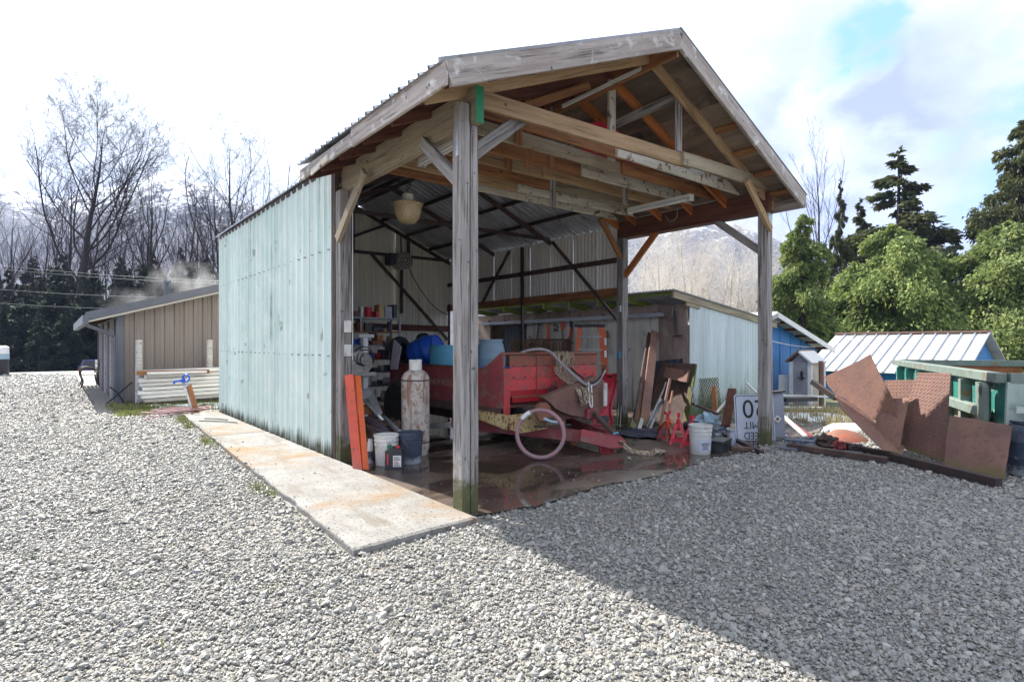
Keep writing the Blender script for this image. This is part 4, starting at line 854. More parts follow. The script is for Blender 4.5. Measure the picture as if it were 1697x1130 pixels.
cl.add(vs, [(4*i+k, 4*i+4+k, 4*i+4+(k+1) % 4, 4*i+(k+1) % 4) for i in range(n) for k in range(4)]).build('valve_collar', 'white_plastic', tk, 40, local=True)
MB().cyl((0,0,1.14), (0,0,1.22), .02, .018, 8).cyl((-.02,-.03,1.2), (.01,-.06,1.2), .012, .012, 8).build('valve', 'steel_grey', tk, local=True)
bucket('navy black bucket with scuffed side standing before the propane tank', 'navy_plastic', G(680, 766, .022), R(20), handle='steel_grey', h=.385, r=.152)
bucket('dirty white bucket behind the black oil jug', 'white_plastic', G(640, 769, .022), R(70), handle='steel_grey', h=.37)
bk = bucket('white bucket with paper label standing beside the red jack stands', 'white_plastic', G(1160, 751, .022), R(-25), h=.39, r=.15, sticker='sign_white')
for z, w_ in ((.13, .10), (.105, .07), (.155, .12), (.08, .09)):
    MB().box((-.01-.0, -.1372-(z-.08)*.06, z), (w_, .002, .010)).build('label_print', 'steel_dark', bk, local=True)
jg = thing('oil_jug', 'black oil jug with white label and green cap in front of the white bucket', 'oil jug', G(653, 777, .022), R(-38))
MB().plate([(-.10, -.055, .0), (.10, -.055, .0), (.10, -.055, .22), (.05, -.055, .255), (-.03, -.055, .255), (-.10, -.055, .22)], .11).build('body', 'black_plastic', jg, local=True)
MB().cyl((-.06, 0, .24), (-.06, 0, .285), .026, .026, 14).build('cap', 'green_paint', jg, local=True)
MB().cyl((.04, 0, .25), (.04, 0, .275), .026, .026, 14).build('cap', 'red_bright', jg, local=True)
MB().bar((-.02, 0, .265), (.09, 0, .235), .03, .02).build('handle', 'black_plastic', jg, local=True)
MB().bb((-.005, -.0575, .04), (.09, -.0555, .17)).build('paper_label', 'white_paint', jg, local=True)
for k in range(5): MB().bb((.005, -.0595, .05+k*.023), (.08-.012*(k % 3), -.058, .06+k*.023)).build('label_print', 'letter_black' if k != 2 else 'red_bright', jg, local=True)
MB().bb((-.075, -.0575, .06), (-.06, -.0555, .19)).build('level_strip', 'red_bright', jg, local=True)
cn = thing('spray_can', 'white capped spray can standing behind the red channel pieces', 'spray can', G(613, 767, .022), 0)
MB().lathe([(.034, 0), (.035, .01), (.035, .14), (.032, .15)], 16).build('body', 'navy_plastic', cn, 40, local=True)
MB().lathe([(.033, .15), (.034, .152), (.034, .26), (.028, .27), (.028, .30), (0, .30)], 16).build('cap', 'white_paint', cn, 40, local=True)
def channel(label, p0, p1, w_, fl, m, face):
    p0, p1 = Vector(p0), Vector(p1); d = p1-p0; f = frame_from(d, face); t_ = .008
    mb = MB(); c = (p0+p1)/2
    mb.box(c, (d.length, w_, t_), f).box(c+f @ Vector((0, w_/2-t_/2, -fl/2-t_/2)), (d.length, t_, fl), f).box(c+f @ Vector((0, -w_/2+t_/2, -fl/2-t_/2)), (d.length, t_, fl), f)
    return mb.solo('steel_channel', m, label, 'steel channel', 'red channel pieces leaning on the post')
channel('faded red steel channel leaning on the wooden post, nearer the green wall', G(592, 779, .03), Vector((2.83, 6.70, 1.12)), .105, .045, 'red_orange', (-.55, -.8, .2))
channel('bright orange red steel channel leaning on the wooden post, nearer the buckets', G(606, 778, .03), Vector((2.96, 6.72, 1.10)), .075, .06, 'orange', (.1, -1, .2))
# scrap heap between the post and the shelves
def scrap(label, p0, p1, w_, h_, m, cat='scrap piece', name='scrap_bar'): return MB().bar(p0, p1, w_, h_, b=.004).solo(name, m, label, cat)
dk = thing('mower_deck_arm', 'shiny grey pressed metal arm lying on the scrap heap behind the white bucket', 'machine part', (3.4, 7.3, .3))
MB().plate([P(604, 648, 8.0), P(618, 645, 8.05), P(634, 684, 7.55), P(628, 690, 7.5), P(608, 668, 7.9)], .05).build('plate', 'galv', dk)
MB().cyl(P(607, 652, 7.97), P(607, 652, 7.80), .07, .07, 14).build('hub', 'steel_grey', dk, 30)
MB().tube([P(598, 660, 7.8), P(612, 672, 7.65), P(634, 696, 7.45)], .022, 8).build('tube', 'galv', dk, True)
blob('debris_heap', 'rust_dark', (3.42, 7.15, .022), (.34, .42, .26), 3, .5)
tag(bpy.data.objects['debris_heap'], 'heap of rusty scrap on the floor between the buckets and shelves', 'scrap heap', kind='stuff')
scrap('flat grey steel strip slanting across the scrap heap', P(598, 700, 7.6), P(640, 716, 7.2), .09, .015, 'steel_grey')
scrap('plum coloured steel strip at the front of the scrap heap', P(600, 690, 7.5), P(642, 712, 7.1), .07, .012, 'purple_dark')
scrap('pale grey pipe slanting over the scrap heap toward the white bucket', P(634, 690, 7.8), P(662, 716, 7.35), .05, .05, 'galv')
scrap('brown wood offcut on top of the scrap heap', P(596, 680, 7.7), P(618, 676, 7.8), .14, .12, 'wood_brown', 'wood offcut', 'wood_offcut')
gc = thing('gas_can', 'red plastic gas can standing behind the white bucket', 'gas can', (3.72, 7.42, .022), R(-25))
MB().bb((-.13, -.09, 0), (.13, .09, .27), .035).build('body', 'red_bright', gc, local=True)
MB().tube([(-.09, 0, .26), (-.08, 0, .325), (.08, 0, .325), (.09, 0, .26)], .018, 8).build('handle', 'red_bright', gc, True, local=True)
MB().cyl((.10, 0, .27), (.16, 0, .38), .018, .012, 8).build('spout', 'cream_rust', gc, local=True); MB().bb((-.05, -.0935, .08), (.03, -.0905, .2)).build('paper_label', 'cream_rust', gc, local=True)
bucket('small white pail with lid beside the red gas can', 'white_plastic', (3.95, 7.22, .022), 0, h=.24, r=.10, name='pail')
MB().plate([P(652, 562, 9.7), P(664, 575, 9.6), P(657, 612, 9.6), P(646, 612, 9.7)][::-1], .02).solo('wedge_panel', 'lilac', 'pale lilac wedge shaped panel standing before the storage shelf', 'panel')
# white column stand with dish
ws = thing('column_stand', 'white steel column stand with round dish and loops of cable', 'stand', (3.88, 8.55, .022))
MB().bb((3.84, 8.51, .03), (3.92, 8.59, 1.62)).build('column', 'white_paint', ws)
MB().bb((3.76, 8.49, 1.60), (4.02, 8.57, 1.66), .01).build('cross_head', 'white_paint', ws); MB().bb((3.70, 8.40, 1.0), (4.0, 8.7, 1.05)).build('bracket', 'white_plastic', ws)
MB().lathe([(0, 0), (.08, .01), (.165, .06), (.185, .09), (.175, .09), (.15, .06), (0, .02)], 24, P(597, 604, 8.3), frame_from((.4, -.1, .5), (-.5,-.8,.3))).build('dish', 'wood_pale', ws, 40)
for k in range(3): MB().torus(P(602+k*3, 590+k*3, 8.28), (-.55, -.8, .1), .14-.02*k, .009, 20, 5).build('cable_loop', 'rubber', ws, True)

# shelving with its stock
SX0, SX1, SY0, SY1 = 3.55, 5.22, 9.85, 10.25
sh = thing('shelf_rack', 'steel storage shelf crammed with cans, jars and parts at the back of the shed', 'shelf', ((SX0+SX1)/2, SY0, .022))
for x in (SX0+.02, 4.40, SX1-.02):
    for y in (SY0+.02, SY1-.02): MB().bar((x, y, .02), (x, y, 2.02), .03, .03, up=(0,1,0)).build('upright', 'steel_grey', sh)
levels = [.12, .42, .72, .98, 1.22, 1.48, 1.74, 2.00]
for z in levels: MB().bb((SX0, SY0, z-.022), (SX1, SY1, z)).build('shelf_board', 'wood_brown' if z in (1.74, 1.22) else 'steel_grey', sh)
names = ['bottom', 'second', 'third', 'fourth', 'fifth', 'sixth', 'seventh', 'top']
colors = [('red', 'red_bright'), ('dark blue', 'blue_plastic'), ('brown', 'wood_brown'), ('grey', 'steel_grey'), ('white', 'white_plastic'), ('grimy white', 'tank'), ('tan', 'wood_tan'), ('black', 'black_plastic'), ('teal', 'teal_plastic'), ('rusty', 'rust'), ('cream', 'cream_rust'), ('navy', 'navy_plastic'), ('silver', 'galv'), ('pale', 'wood_pale')]
random.seed(11); used = set()
def stock_item(kind, cm, loc, w_, h_, label):
    if kind == 'carton': return MB().box((0,0,h_/2), (w_, .26, h_), Matrix.Rotation(random.uniform(-.12,.12), 3, 'Z'), .004), 'box'
    if kind == 'can': return MB().lathe([(w_*.46, 0), (w_*.48, .01), (w_*.48, h_-.01), (w_*.5, h_), (w_*.42, h_), (w_*.42, h_-.01), (0, h_-.01)], 16), 'can'
    if kind == 'jar': return MB().lathe([(w_*.42, 0), (w_*.46, .02), (w_*.46, h_*.7), (w_*.3, h_*.8), (w_*.34, h_*.82), (w_*.34, h_), (0, h_)], 16), 'jar'
    if kind == 'coil':
        m_ = MB()
        for q in range(4): m_.torus((0, random.uniform(-.05, .05), w_*.42), (random.uniform(-.2,.2), 1, random.uniform(-.2,.2)), w_*.42-.012*q, .010, 18, 5)
        return m_, 'coil'
    if kind == 'motor': return MB().lathe([(w_*.2, 0), (w_*.42, .01), (w_*.45, w_*.3), (w_*.42, w_*.9), (w_*.15, w_*.95), (.015, w_), (.015, w_*1.2)], 14, (-w_*.45, 0, w_*.46), Matrix.Rotation(R(90), 3, 'Y')), 'motor'
    return MB().bb((-w_/2, -.15, 0), (w_/2, .12, h_*.55), .01).bb((-w_/2+.02, -.152, h_*.12), (w_/2-.02, -.14, h_*.38)), 'bin'
for li, z in enumerate(levels):
    x = SX0+.10; gap_h = (levels[li+1]-z-.05) if li < 7 else .30
    pos_i = 0
    while x < SX1-.12:
        w_ = random.uniform(.07, .15); kind = random.choice(['carton', 'can', 'jar', 'coil', 'motor', 'bin', 'can', 'motor'] if li < 7 else ['carton', 'can', 'bin', 'carton'])
        h_ = min(gap_h*random.uniform(.55, .95), {'can': .2, 'jar': .18, 'coil': .9, 'motor': .9, 'bin': .28, 'carton': .26}[kind])
        if kind in ('coil', 'motor'): w_ = min(w_, gap_h*.95)
        nm, cm = random.choice(colors)
        for _ in range(40):
            if (nm, kind, li) not in used: break
            nm, cm = random.choice(colors)
        if (nm, kind, li) in used: x += .05; continue
        used.add((nm, kind, li))
        mbk, cat = stock_item(kind, cm, None, w_, h_, '')
        o = mbk.build({'carton': 'carton', 'can': 'tin_can', 'jar': 'jar', 'coil': 'wire_coil', 'motor': 'small_motor', 'bin': 'parts_bin'}[kind], cm, None, 35)
        o.location = (x+w_/2, SY0+.19, z+.001)
        tag(o, f"{nm} {({'carton': 'box', 'can': 'can', 'jar': 'jar', 'coil': 'coil of wire', 'motor': 'motor', 'bin': 'parts bin'})[kind]} on the {names[li]} level of the storage shelf", cat, 'stock on the storage shelf')
        x += w_+random.uniform(.004, .025)
random.seed(23)
solo_timber('leaning_board', (4.98, 9.62, 1.30), (4.72, 13.1, 2.95), .10, .04, 'wood_grey', 'weathered grey board leaning up against the inner back wall above the shelves', 'board', up=(1,0,0))
# fan heater on the back wall
fn = thing('wall_fan', 'round dusty fan heater hung high on the inner back wall', 'fan', GY(660, 13.0, 433))
c = Vector(fn.location)
MB().cyl(c+Vector((.05,-.25,0)), c+Vector((.05,.1,0)), .22, .22, 20).build('drum', 'wood_pale', fn, 30)
for r_ in (.07, .13, .19): MB().torus(c+Vector((.05,-.26,0)), (0,1,0), r_, .012, 18, 5).build('grille_ring', 'steel_dark', fn)
MB().bb(c+Vector((-.32,-.2,-.12)), c+Vector((-.17,.12,.16))).build('control_box', 'navy_plastic', fn)
MB().bar(c+Vector((.05,-.05,.2)), c+Vector((.05,-.02,.62)), .03, .03, up=(0,1,0)).build('hanger', 'steel_dark', fn)
MB().tube(sag(c+Vector((.2,-.1,-.1)), Vector((8.3, 13.0, 2.3)), .25), .012, 5).build('cord', 'rubber', fn)
# bay lamp
lp = thing('bay_lamp', 'hanging industrial lamp with yellowed bowl under the shed roof', 'lamp', (3.88, 7.12, 3.20))
z = 3.20
MB().lathe([(.015, z), (.10, z+.01), (.15, z+.06), (.185, z+.15), (.20, z+.25), (.20, z+.27), (.19, z+.27), (.175, z+.15), (.09, z+.03), (0, z+.02)], 36, (3.88, 7.12, 0)).build('bowl', 'lamp_bowl', lp, True)
MB().lathe([(.21, z+.26), (.215, z+.27), (.21, z+.285), (.06, z+.30)], 30, (3.88, 7.12, 0)).build('rim_ring', 'lamp_bowl', lp, 30)
MB().lathe([(.075, z+.30), (.08, z+.31), (.08, z+.41), (.07, z+.42), (0, z+.42)], 14, (3.88, 7.12, 0)).build('ballast', 'white_plastic', lp, 30)
MB().tube(arc3([(3.88, 7.12, z+.42), (3.86, 7.12, z+.52), (3.92, 7.1, z+.58), (3.86, 7.06, z+.66), (3.80, 7.0, z+.74)], 5), .007, 5).build('cord', 'rubber', lp)
MB().tube(arc3([(3.80, 7.12, z+.42), (3.74, 7.12, z+.5), (3.76, 7.1, z+.62), (3.88, 7.1, z+.68), (3.92, 7.1, z+.56), (3.86, 7.1, z+.46)], 5), .007, 5).build('hanging_loop', 'rubber', lp)
for lbl, p0, p1 in (('white tube light fitting under the joists above the hanging lamp', P(697, 276, 6.9), P(775, 232, 6.1)), ('white tube light fitting under the joists beside the right hand beam', P(1042, 354, 9.3), P(1146, 331, 8.3))):
    p0, p1 = Vector(p0), Vector(p1); fl = thing('tube_light', lbl, 'light fitting', (p0+p1)/2); d = (p1-p0).normalized()
    MB().bar(p0+Vector((0,0,.06)), p1+Vector((0,0,.06)), .10, .045).build('housing', 'white_paint', fl)
    f = frame_from(d)
    for s in (-1, 1): MB().cyl(p0+d*.04+f @ Vector((0, s*.03, .012)), p1-d*.04+f @ Vector((0, s*.03, .012)), .014, .014, 8).build('tube', 'white_paint', fl)
    for q in (p0+d*.02, p1-d*.02): MB().box(q+Vector((0,0,.015)), (.03, .11, .05), f).build('end_cap', 'white_plastic', fl)
for k, (x, y, z) in enumerate(((5.62, 5.05, 3.985), (5.58, 5.07, 4.172), (6.05, 5.0, 3.985))):
    cr = thing('plastic_crate', ('red plastic crate on the roof joists, lower of the stacked pair', 'red plastic crate on the roof joists, upper of the stacked pair', 'single red plastic crate on the roof joists beside the stacked pair')[k], 'crate', (x, y, z-.02), R(10*k))
    MB().bb((-.22, -.15, 0), (.22, .15, .035)).bb((-.22, -.15, .06), (.22, -.135, .16)).bb((-.22, .135, .06), (.22, .15, .16)).bb((-.22, -.135, .035), (-.205, .135, .16)).bb((.205, -.135, .035), (.22, .135, .16)).build('tray', 'red_bright', cr, local=True)
    MB().bb((-.235, -.165, .16), (.235, -.13, .185)).bb((-.235, .13, .16), (.235, .165, .185)).bb((-.235, -.13, .16), (-.2, .13, .185)).bb((.2, -.13, .16), (.235, .13, .185)).build('rim', 'red_bright', cr, local=True)
# ------------------------------------------------------------------ lean-to shed with tool wall
LX, LY = 10.2, 6.76
ZL = lambda x: 2.46-0.125*(x-LX)
lt = thing('lean_to_shed', 'low lean-to shed with silver corrugated front and board side wall', 'shed', (LX+1.5, LY, 0))
for k in range(5):
    x = LX+.03+k*.70
    MB().corr((x, LY+.004*(k % 2), .0), (1,0,0), (0,0,1), .697, ZL(x)-.10, .112, .024, 'sine', ZL(x+.7)-.10).build('front_sheet', 'silver', lt, smooth=40)
MB().bb((LX+.0, LY+.03, 0), (LX+3.55, LY+.05, 1.9)).build('back_lining', 'ply_brown', lt)
timber('fascia_board', (LX-.60, LY-.03, ZL(LX-.60)-.04), (LX+3.7, LY-.03, ZL(LX+3.7)-.04), .05, .13, 'wood_beam', lt)
timber('fascia_board', (LX-.12, LY-.015, ZL(LX-.12)-.145), (LX+.35, LY-.015, ZL(LX+.35)-.145), .05, .09, 'wood_beam', lt)
wallspec = [(6.80, 7.12, 2.34, 'ply_brown', 0), (7.125, 7.50, 2.34, 'ply_brown', .012), (7.505, 8.55, 2.12, 'ply_grey', .02), (8.555, 9.60, 2.08, 'ply_grey', .012), (9.605, 10.75, 2.08, 'ply_grey', .018), (10.755, 11.9, 2.08, 'ply_grey', .012), (13.6, 14.2, 2.08, 'ply_brown', .012)]
MB().bb((LX+.56, 11.6, .02), (LX+.60, 14.3, 2.36)).build('wall_board', 'ply_brown', lt); MB().bb((LX+.0, 14.2, .02), (LX+.60, 14.24, 2.36)).build('wall_board', 'ply_brown', lt)
for a, b_, z, m, off in wallspec: MB().bb((LX-off, a, .02), (LX+.03, b_, z)).build('wall_board', m, lt)
for a, b_ in ((7.51, 8.8), (8.81, 10.2), (10.21, 11.6), (11.61, 14.2)): MB().bb((LX+.002, a, 2.10), (LX+.03, b_, 2.36)).build('upper_board', 'ply_brown', lt)
for a in (11.92, 12.75): MB().corr((LX+.5, a+.82, .02), (0,-1,0), (0,0,1), .80, 2.05, .10, .02).build('dark_sheet', 'navy_plastic', lt)
for k in range(9):
    y = LY-.10+k*.86
    MB().corr((LX-.68, y, ZL(LX-.68)+.055), (0,1,0), (1,0,-.125), .856, 4.5, .08, .02).build('roof_sheet', 'roof_steel', lt)
for i, y in enumerate((7.9, 8.78, 9.68, 10.6, 11.4, 12.25, 13.55)):
    timber('rafter_tail', (LX-.58, y, ZL(LX-.58)-.085), (LX+.25, y, ZL(LX)-.10), .05, .115, 'wood_moss', lt)
timber('edge_purlin', (LX-.45, LY, ZL(LX-.45)+.012), (LX-.45, 14.2, ZL(LX-.45)+.012), .10, .045, 'wood_moss', lt)
MB().bar((LX-.12, 7.3, 2.13), (LX-.12, 13.9, 2.11), .06, .085).build('door_track', 'sign_grey', lt)
for y in np.linspace(7.6, 13.6, 9): MB().bb((LX-.10, y-.03, 2.16), (LX-.0, y+.03, 2.20)).build('track_bracket', 'steel_grey', lt)
# tools on the wall
def wall_tool(name, label, cat, parts): 
    t_ = thing(name, label, cat, parts[0][1].v[0]); 
    for n_, mb_, m_ in parts: mb_.build(n_, m_, t_, 30)
    return t_
TX = LX-.06
def wp(u, v): return GX(u, TX, v)
wall_tool('pry_bar', 'red handled bolt cutter hanging on the tool wall, nearest the dark doorway', 'tool', [('shaft', MB().tube([wp(907, 537), wp(907, 560), wp(908, 572)], [.03, .034, .045], 8), 'red_orange'), ('jaw', MB().bar(wp(908, 572), wp(909, 584), .05, .05), 'steel_dark')])
wall_tool('load_binder', 'red ratchet load binder hanging on the tool wall', 'tool', [('handle', MB().bar(wp(932, 530), wp(932, 546), .08, .05), 'red_orange'), ('hook_chain', chain_links([wp(931, 546), wp(932, 560), wp(930, 575)], 'chain', .06, .009), 'chain_rust'), ('hook', MB().torus(wp(932, 580), (1,0,0), .045, .013, 10, 5, 0, 4.5), 'rust_dark')])
wall_tool('bolt_cutter', 'bolt cutter with black head and red arms hanging on the tool wall', 'tool', [('arm', MB().bar(wp(946, 542), wp(944, 562), .05, .04), 'red_orange'), ('head', MB().bar(wp(946, 526), wp(946, 542), .06, .05), 'black_plastic'), ('arm', MB().bar(wp(948, 542), wp(947, 562), .03, .03), 'red_rust')])
wall_tool('shackle', 'black shackle on a hook of the tool wall', 'shackle', [('bow', MB().torus(wp(920, 542), (1,0,0), .07, .018, 14, 6, .4, 5.9), 'rust_dark'), ('pin', MB().bar(wp(917, 548), wp(924, 548), .03, .03), 'rust_dark')])
tag(chain_links([wp(893, 536), wp(891, 550), wp(889, 566)], 'chain', .07, .010).solo('hook_chain', 'chain_rust', 'short dark chain hanging alone left of the red bolt cutter', 'chain'))
wall_tool('long_wrench', 'blue handled wrench hanging below the black headed bolt cutter', 'tool', [('shaft', MB().bar(wp(943, 562), wp(943, 588), .045, .03), 'navy_plastic'), ('head', MB().torus(wp(943, 560), (1,0,0), .04, .015, 10, 6), 'steel_grey')])
wall_tool('pitch_fork', 'old rusty pick leaning on the tool wall', 'tool', [('shaft', MB().tube([wp(936, 588), wp(940, 566)], .02, 6), 'wood_brown'), ('head', MB().tube(arc3([wp(932, 570), wp(940, 564), wp(950, 568)], 4), .022, 6), 'rust_dark')])
wall_tool('angle_bracket', 'bent brown bar hanging beside the orange ladder', 'bar', [('arm', MB().bar(wp(1001, 555), wp(999, 572), .05, .03), 'rust'), ('arm', MB().bar(wp(999, 572), wp(1006, 584), .05, .03), 'rust')])
wall_tool('machete', 'grey blade hanging between the ladder and the wooden post', 'tool', [('blade', MB().bar(wp(1008, 560), wp(1015, 588), .045, .02), 'galv'), ('grip', MB().bar(wp(1005, 548), wp(1008, 560), .05, .035), 'wood_brown')])
wall_tool('crank', 'long black crank handle hanging near the corner of the lean-to', 'tool', [('shaft', MB().tube([GX(1118, LX-.05, 515), GX(1121, LX-.05, 556)], .022, 8), 'black_plastic'), ('foot', MB().bar(GX(1116, LX-.05, 557), GX(1130, LX-.05, 556), .03, .03), 'steel_dark'), ('bend', MB().tube(arc3([GX(1107, LX-.06, 529), GX(1113, LX-.06, 527), GX(1114, LX-.06, 510), GX(1119, LX-.06, 507)], 4), .018, 6), 'steel_grey')])
# rack of hanging chains
rk = thing('chain_rack', 'steel rail rack carrying a row of hanging rusty chains before the tool wall', 'rack', (9.95, 11.2, .022))
a_, b_ = GX(848, 9.95, 563), GX(944, 9.95, 563)
MB().bar(a_, b_, .05, .05).build('rail', 'rust_dark', rk)
for q in (a_, b_): MB().bar(Vector((q.x, q.y, .02)), q, .06, .06, up=(0,1,0)).build('rack_post', 'rust_dark', rk)
nch = 24; proto = None
cm0 = [chain_links([Vector((0,0,0)), Vector((.01,0,-.3)), Vector((-.01,.01,-.62-.08*k))], 'chain', .085, .014) for k in range(3)]
meshes = []
for c in cm0:
    o = c.build('hanging_chain', 'chain_rust', None); meshes.append(o.data); bpy.data.objects.remove(o)
for k in range(nch):
    p = Vector(a_).lerp(Vector(b_), (k+.5)/nch)
    o = bpy.data.objects.new('hanging_chain', meshes[k % 3]); COL.objects.link(o); o.location = p+Vector((-.045, 0, -.015)); o.rotation_euler = (0, 0, random.uniform(0, 3))
    tag(o, 'rusty chain hanging in the row on the steel rack', 'chain', 'chains hanging on the rack')
wall_tool('claw_hook', 'rusty hooked bar lying on top of the hanging chains', 'hook', [('bar', MB().tube(arc3([GX(872, 9.85, 574), GX(879, 9.85, 566), GX(880, 9.85, 560), GX(876, 9.85, 557)], 4), .026, 6), 'rust')])
# step ladder
ld = thing('step_ladder', 'folded orange fibreglass step ladder standing behind the red wagon', 'ladder', (8.66, 7.96, .022))
zt = 1.90
fA = [(8.02, 8.42), (8.30, 8.02)]
ldo = Vector((.36, -.29, 0))
def rail(x, y, z0, x2, y2, z1, m='orange'): MB().bar(Vector((x, y, z0))+ldo, Vector((x2, y2, z1))+ldo, .035, .10, up=(.7,-.7,0)).build('rail', m, ld)
rail(7.98, 8.62, .03, 8.12, 8.50, zt-.05); rail(8.38, 8.00, .03, 8.30, 8.08, zt-.05); rail(8.50, 8.03, .03, 8.36, 8.10, zt-.08)
for k in range(6):
    z = .3+k*.27; f = z/zt
    MB().bar(Vector((7.98, 8.62, z)).lerp(Vector((8.12, 8.50, z)), f)+ldo, Vector((8.38, 8.0, z)).lerp(Vector((8.30, 8.08, z)), f)+ldo, .075, .025).build('step', 'galv', ld)
MB().bar(Vector((8.06, 8.58, zt-.02))+ldo, Vector((8.36, 8.02, zt-.02))+ldo, .16, .06, b=.01).build('top_cap', 'black_plastic', ld)
for z, m in ((1.55, 'white_paint'), (1.30, 'white_paint'), (1.02, 'cream_rust')): MB().box(Vector((8.345, 8.005, z)) + ldo + Vector((-.02, -.022, 0)), (.045, .012, .14), frame_from((.75, -.6, 0))).build('sticker', m, ld)
# creeper board
cp = thing('mechanic_creeper', 'red moulded plastic mechanics creeper leaning on the wooden post', 'creeper', (7.9, 7.0, .022))
base_l, base_r = G(982, 704, .03), G(1013, 704, .03)
top_l, top_r = P(998, 620, 10.75), P(1023, 619, 10.65)
def cq(a, b): 
    l = Vector(base_l).lerp(Vector(top_l), b); r_ = Vector(base_r).lerp(Vector(top_r), b); return l.lerp(r_, a)
out_ = [(.02, 0), (.0, .12), (.10, .20), (.16, .30), (.14, .45), (.05, .62), (.02, .80), (.0, .93), (.10, 1.0), (.38, .985), (.62, .985), (.90, 1.0), (1.0, .93), (.98, .80), (.95, .62), (.86, .45), (.84, .30), (.90, .20), (1.0, .12), (.98, 0)]
bd = [cq(a, b) for a, b in out_]
MB().plate(bd[::-1], .035).build('board', 'red_bright', cp)
MB().tube([p+Vector((-.03,-.03,.0)) for p in bd], .022, 6, closed=True).build('rolled_edge', 'red_bright', cp, True)
MB().plate([cq(a, b)+Vector((-.012,-.012,0)) for a, b in ((.18, .035), (.82, .035), (.82, .15), (.55, .19), (.18, .15))][::-1], .01).build('wheel_recess', 'black_plastic', cp)
MB().plate([cq(a, b)+Vector((-.012,-.012,0)) for a, b in ((.36, .93), (.64, .93), (.64, .965), (.36, .965))][::-1], .01).build('hand_slot', 'black_plastic', cp)
# leaning timbers and sheets
def lean(label, ub, vb, ut, vt, xt, w_, h_, m, cat='board', name='leaning_board', g=None):
    p0 = G(ub, vb, .03); p1 = GX(ut, xt, vt); return solo_timber(name, p0, p1, w_, h_, m, label, cat, g, up=(-.5, -.8, .3))
lean('long rust brown steel rail leaning on the board wall, widest of the leaning boards', 1066, 706, 1085, 550, 10.08, .17, .05, 'rust', 'rail', 'leaning_rail')
lean('dark thin steel rail leaning just left of the rust brown rail', 1050, 709, 1075, 552, 10.1, .06, .05, 'rust_dark', 'rail', 'leaning_rail')
lean('brown flat bar leaning behind the rust brown rail', 1055, 706, 1079, 556, 10.12, .10, .03, 'wood_brown')
lean('pale plank leaning right of the rust brown rail', 1058, 712, 1074, 660, 9.3, .07, .03, 'wood_pale')
lean('short mossy green board leaning at the foot of the rust brown rail', 1050, 712, 1066, 662, 9.35, .20, .03, 'wood_mossy')
lean('narrow grey stick standing beside the wooden post and the red creeper', 1022, 708, 1026, 640, 8.45, .03, .03, 'wood_grey', 'stick', 'stick')
lean('bare steel rod standing between the creeper and the wooden post', 1027, 709, 1030, 650, 8.42, .02, .02, 'steel_grey', 'rod', 'rod')
MB().corr(GX(1131, 10.12, 700), GX(1087, 10.12, 700)-GX(1131, 10.12, 700), (0,0,1), 1.0, 1.33, .17, .03).solo('corrugated_sheet', 'navy_plastic', 'small dark corrugated sheet with pale ribs standing at the board wall', 'metal sheet')
shp = [GX(1094, 10.05, 601), GX(1152, 9.9, 602.5), GX(1137, 9.5, 699), GX(1072, 9.72, 699)]
MB().plate(shp[::-1], .006).solo('steel_sheet', 'rust_dark', 'wide dark grey brown steel sheet leaning at the corner of the lean-to', 'metal sheet')
MB().plate([GX(1146, 9.80, 608), GX(1153, 9.78, 603), GX(1140, 9.36, 698), GX(1130, 9.40, 699)][::-1], .03).solo('mossy_plank', 'wood_mossy', 'mossy plank along the right edge of the wide dark steel sheet', 'board')
bx = thing('bent_steel_cover', 'brown bent steel cover hanging on the wide dark steel sheet', 'steel cover', GX(1118, 9.5, 620))
MB().plate([GX(1103, 9.85, 608), GX(1132, 9.75, 613), GX(1130, 9.66, 632), GX(1099, 9.76, 625)][::-1], .05).build('face', 'rust', bx)
MB().plate([GX(1132, 9.75, 613), GX(1141, 9.70, 612), GX(1137, 9.62, 633), GX(1130, 9.66, 632)][::-1], .05).build('flange', 'rust', bx)
for lbl, ub, vb, ut, vt, xt, w_, m in (('rust brown pipe leaning under the bent steel cover', 1094, 706, 1110, 628, 9.5, .05, 'rust'), ('thin pale steel strip leaning left of the rust brown pipe', 1072, 708, 1104, 634, 9.45, .035, 'steel_grey'), ('short reddish pipe leaning right of the rust brown pipe', 1104, 708, 1114, 648, 9.3, .035, 'red_rust'), ('grey angle iron leaning lowest on the dark steel sheet', 1076, 711, 1096, 662, 9.2, .05, 'steel_grey')):
    lean(lbl, ub, vb, ut, vt, xt, w_, w_*.7, m, 'steel bar', 'leaning_bar')
# jack stands
js = thing('jack_stand', 'pink red jack stand nearest the white bucket', 'jack stand', G(1146, 741, .022), R(10), 'red jack stands in a row on the wet floor')
for a, (sx_, sy_) in enumerate(((1,1), (1,-1), (-1,-1), (-1,1))):
    MB().plate([(.022*sx_, .022*sy_-.02, .30), (.022*sx_, .022*sy_+.02, .30), (.115*sx_, .115*sy_+.022, .0), (.115*sx_, .115*sy_-.022, .0)], .006).build('leg', 'red_bright', js, local=True)
MB().lathe([(.032, .20), (.032, .36), (.024, .36), (.024, .30)], 12).build('sleeve', 'red_bright', js, 30, local=True)
for sx_ in (-1, 1): MB().bar((.10*sx_, -.10, .06), (.10*sx_, .10, .06), .006, .05).build('leg_tie', 'red_bright', js, local=True)
MB().bb((-.017, -.013, .30), (.017, .013, .42)).build('ratchet_post', 'red_bright', js, local=True)
MB().plate([(-.055, -.02, .455), (-.03, -.02, .425), (.03, -.02, .425), (.055, -.02, .455), (.04, -.02, .405), (-.04, -.02, .405)], -.04).build('saddle', 'red_bright', js, local=True)
MB().bar((.03, .0, .34), (.10, -.02, .27), .012, .012).build('lever', 'red_orange', js, local=True)
put(copy_tree(js), G(1124, 735, .022), R(35), 'pink red jack stand in the middle of the row')
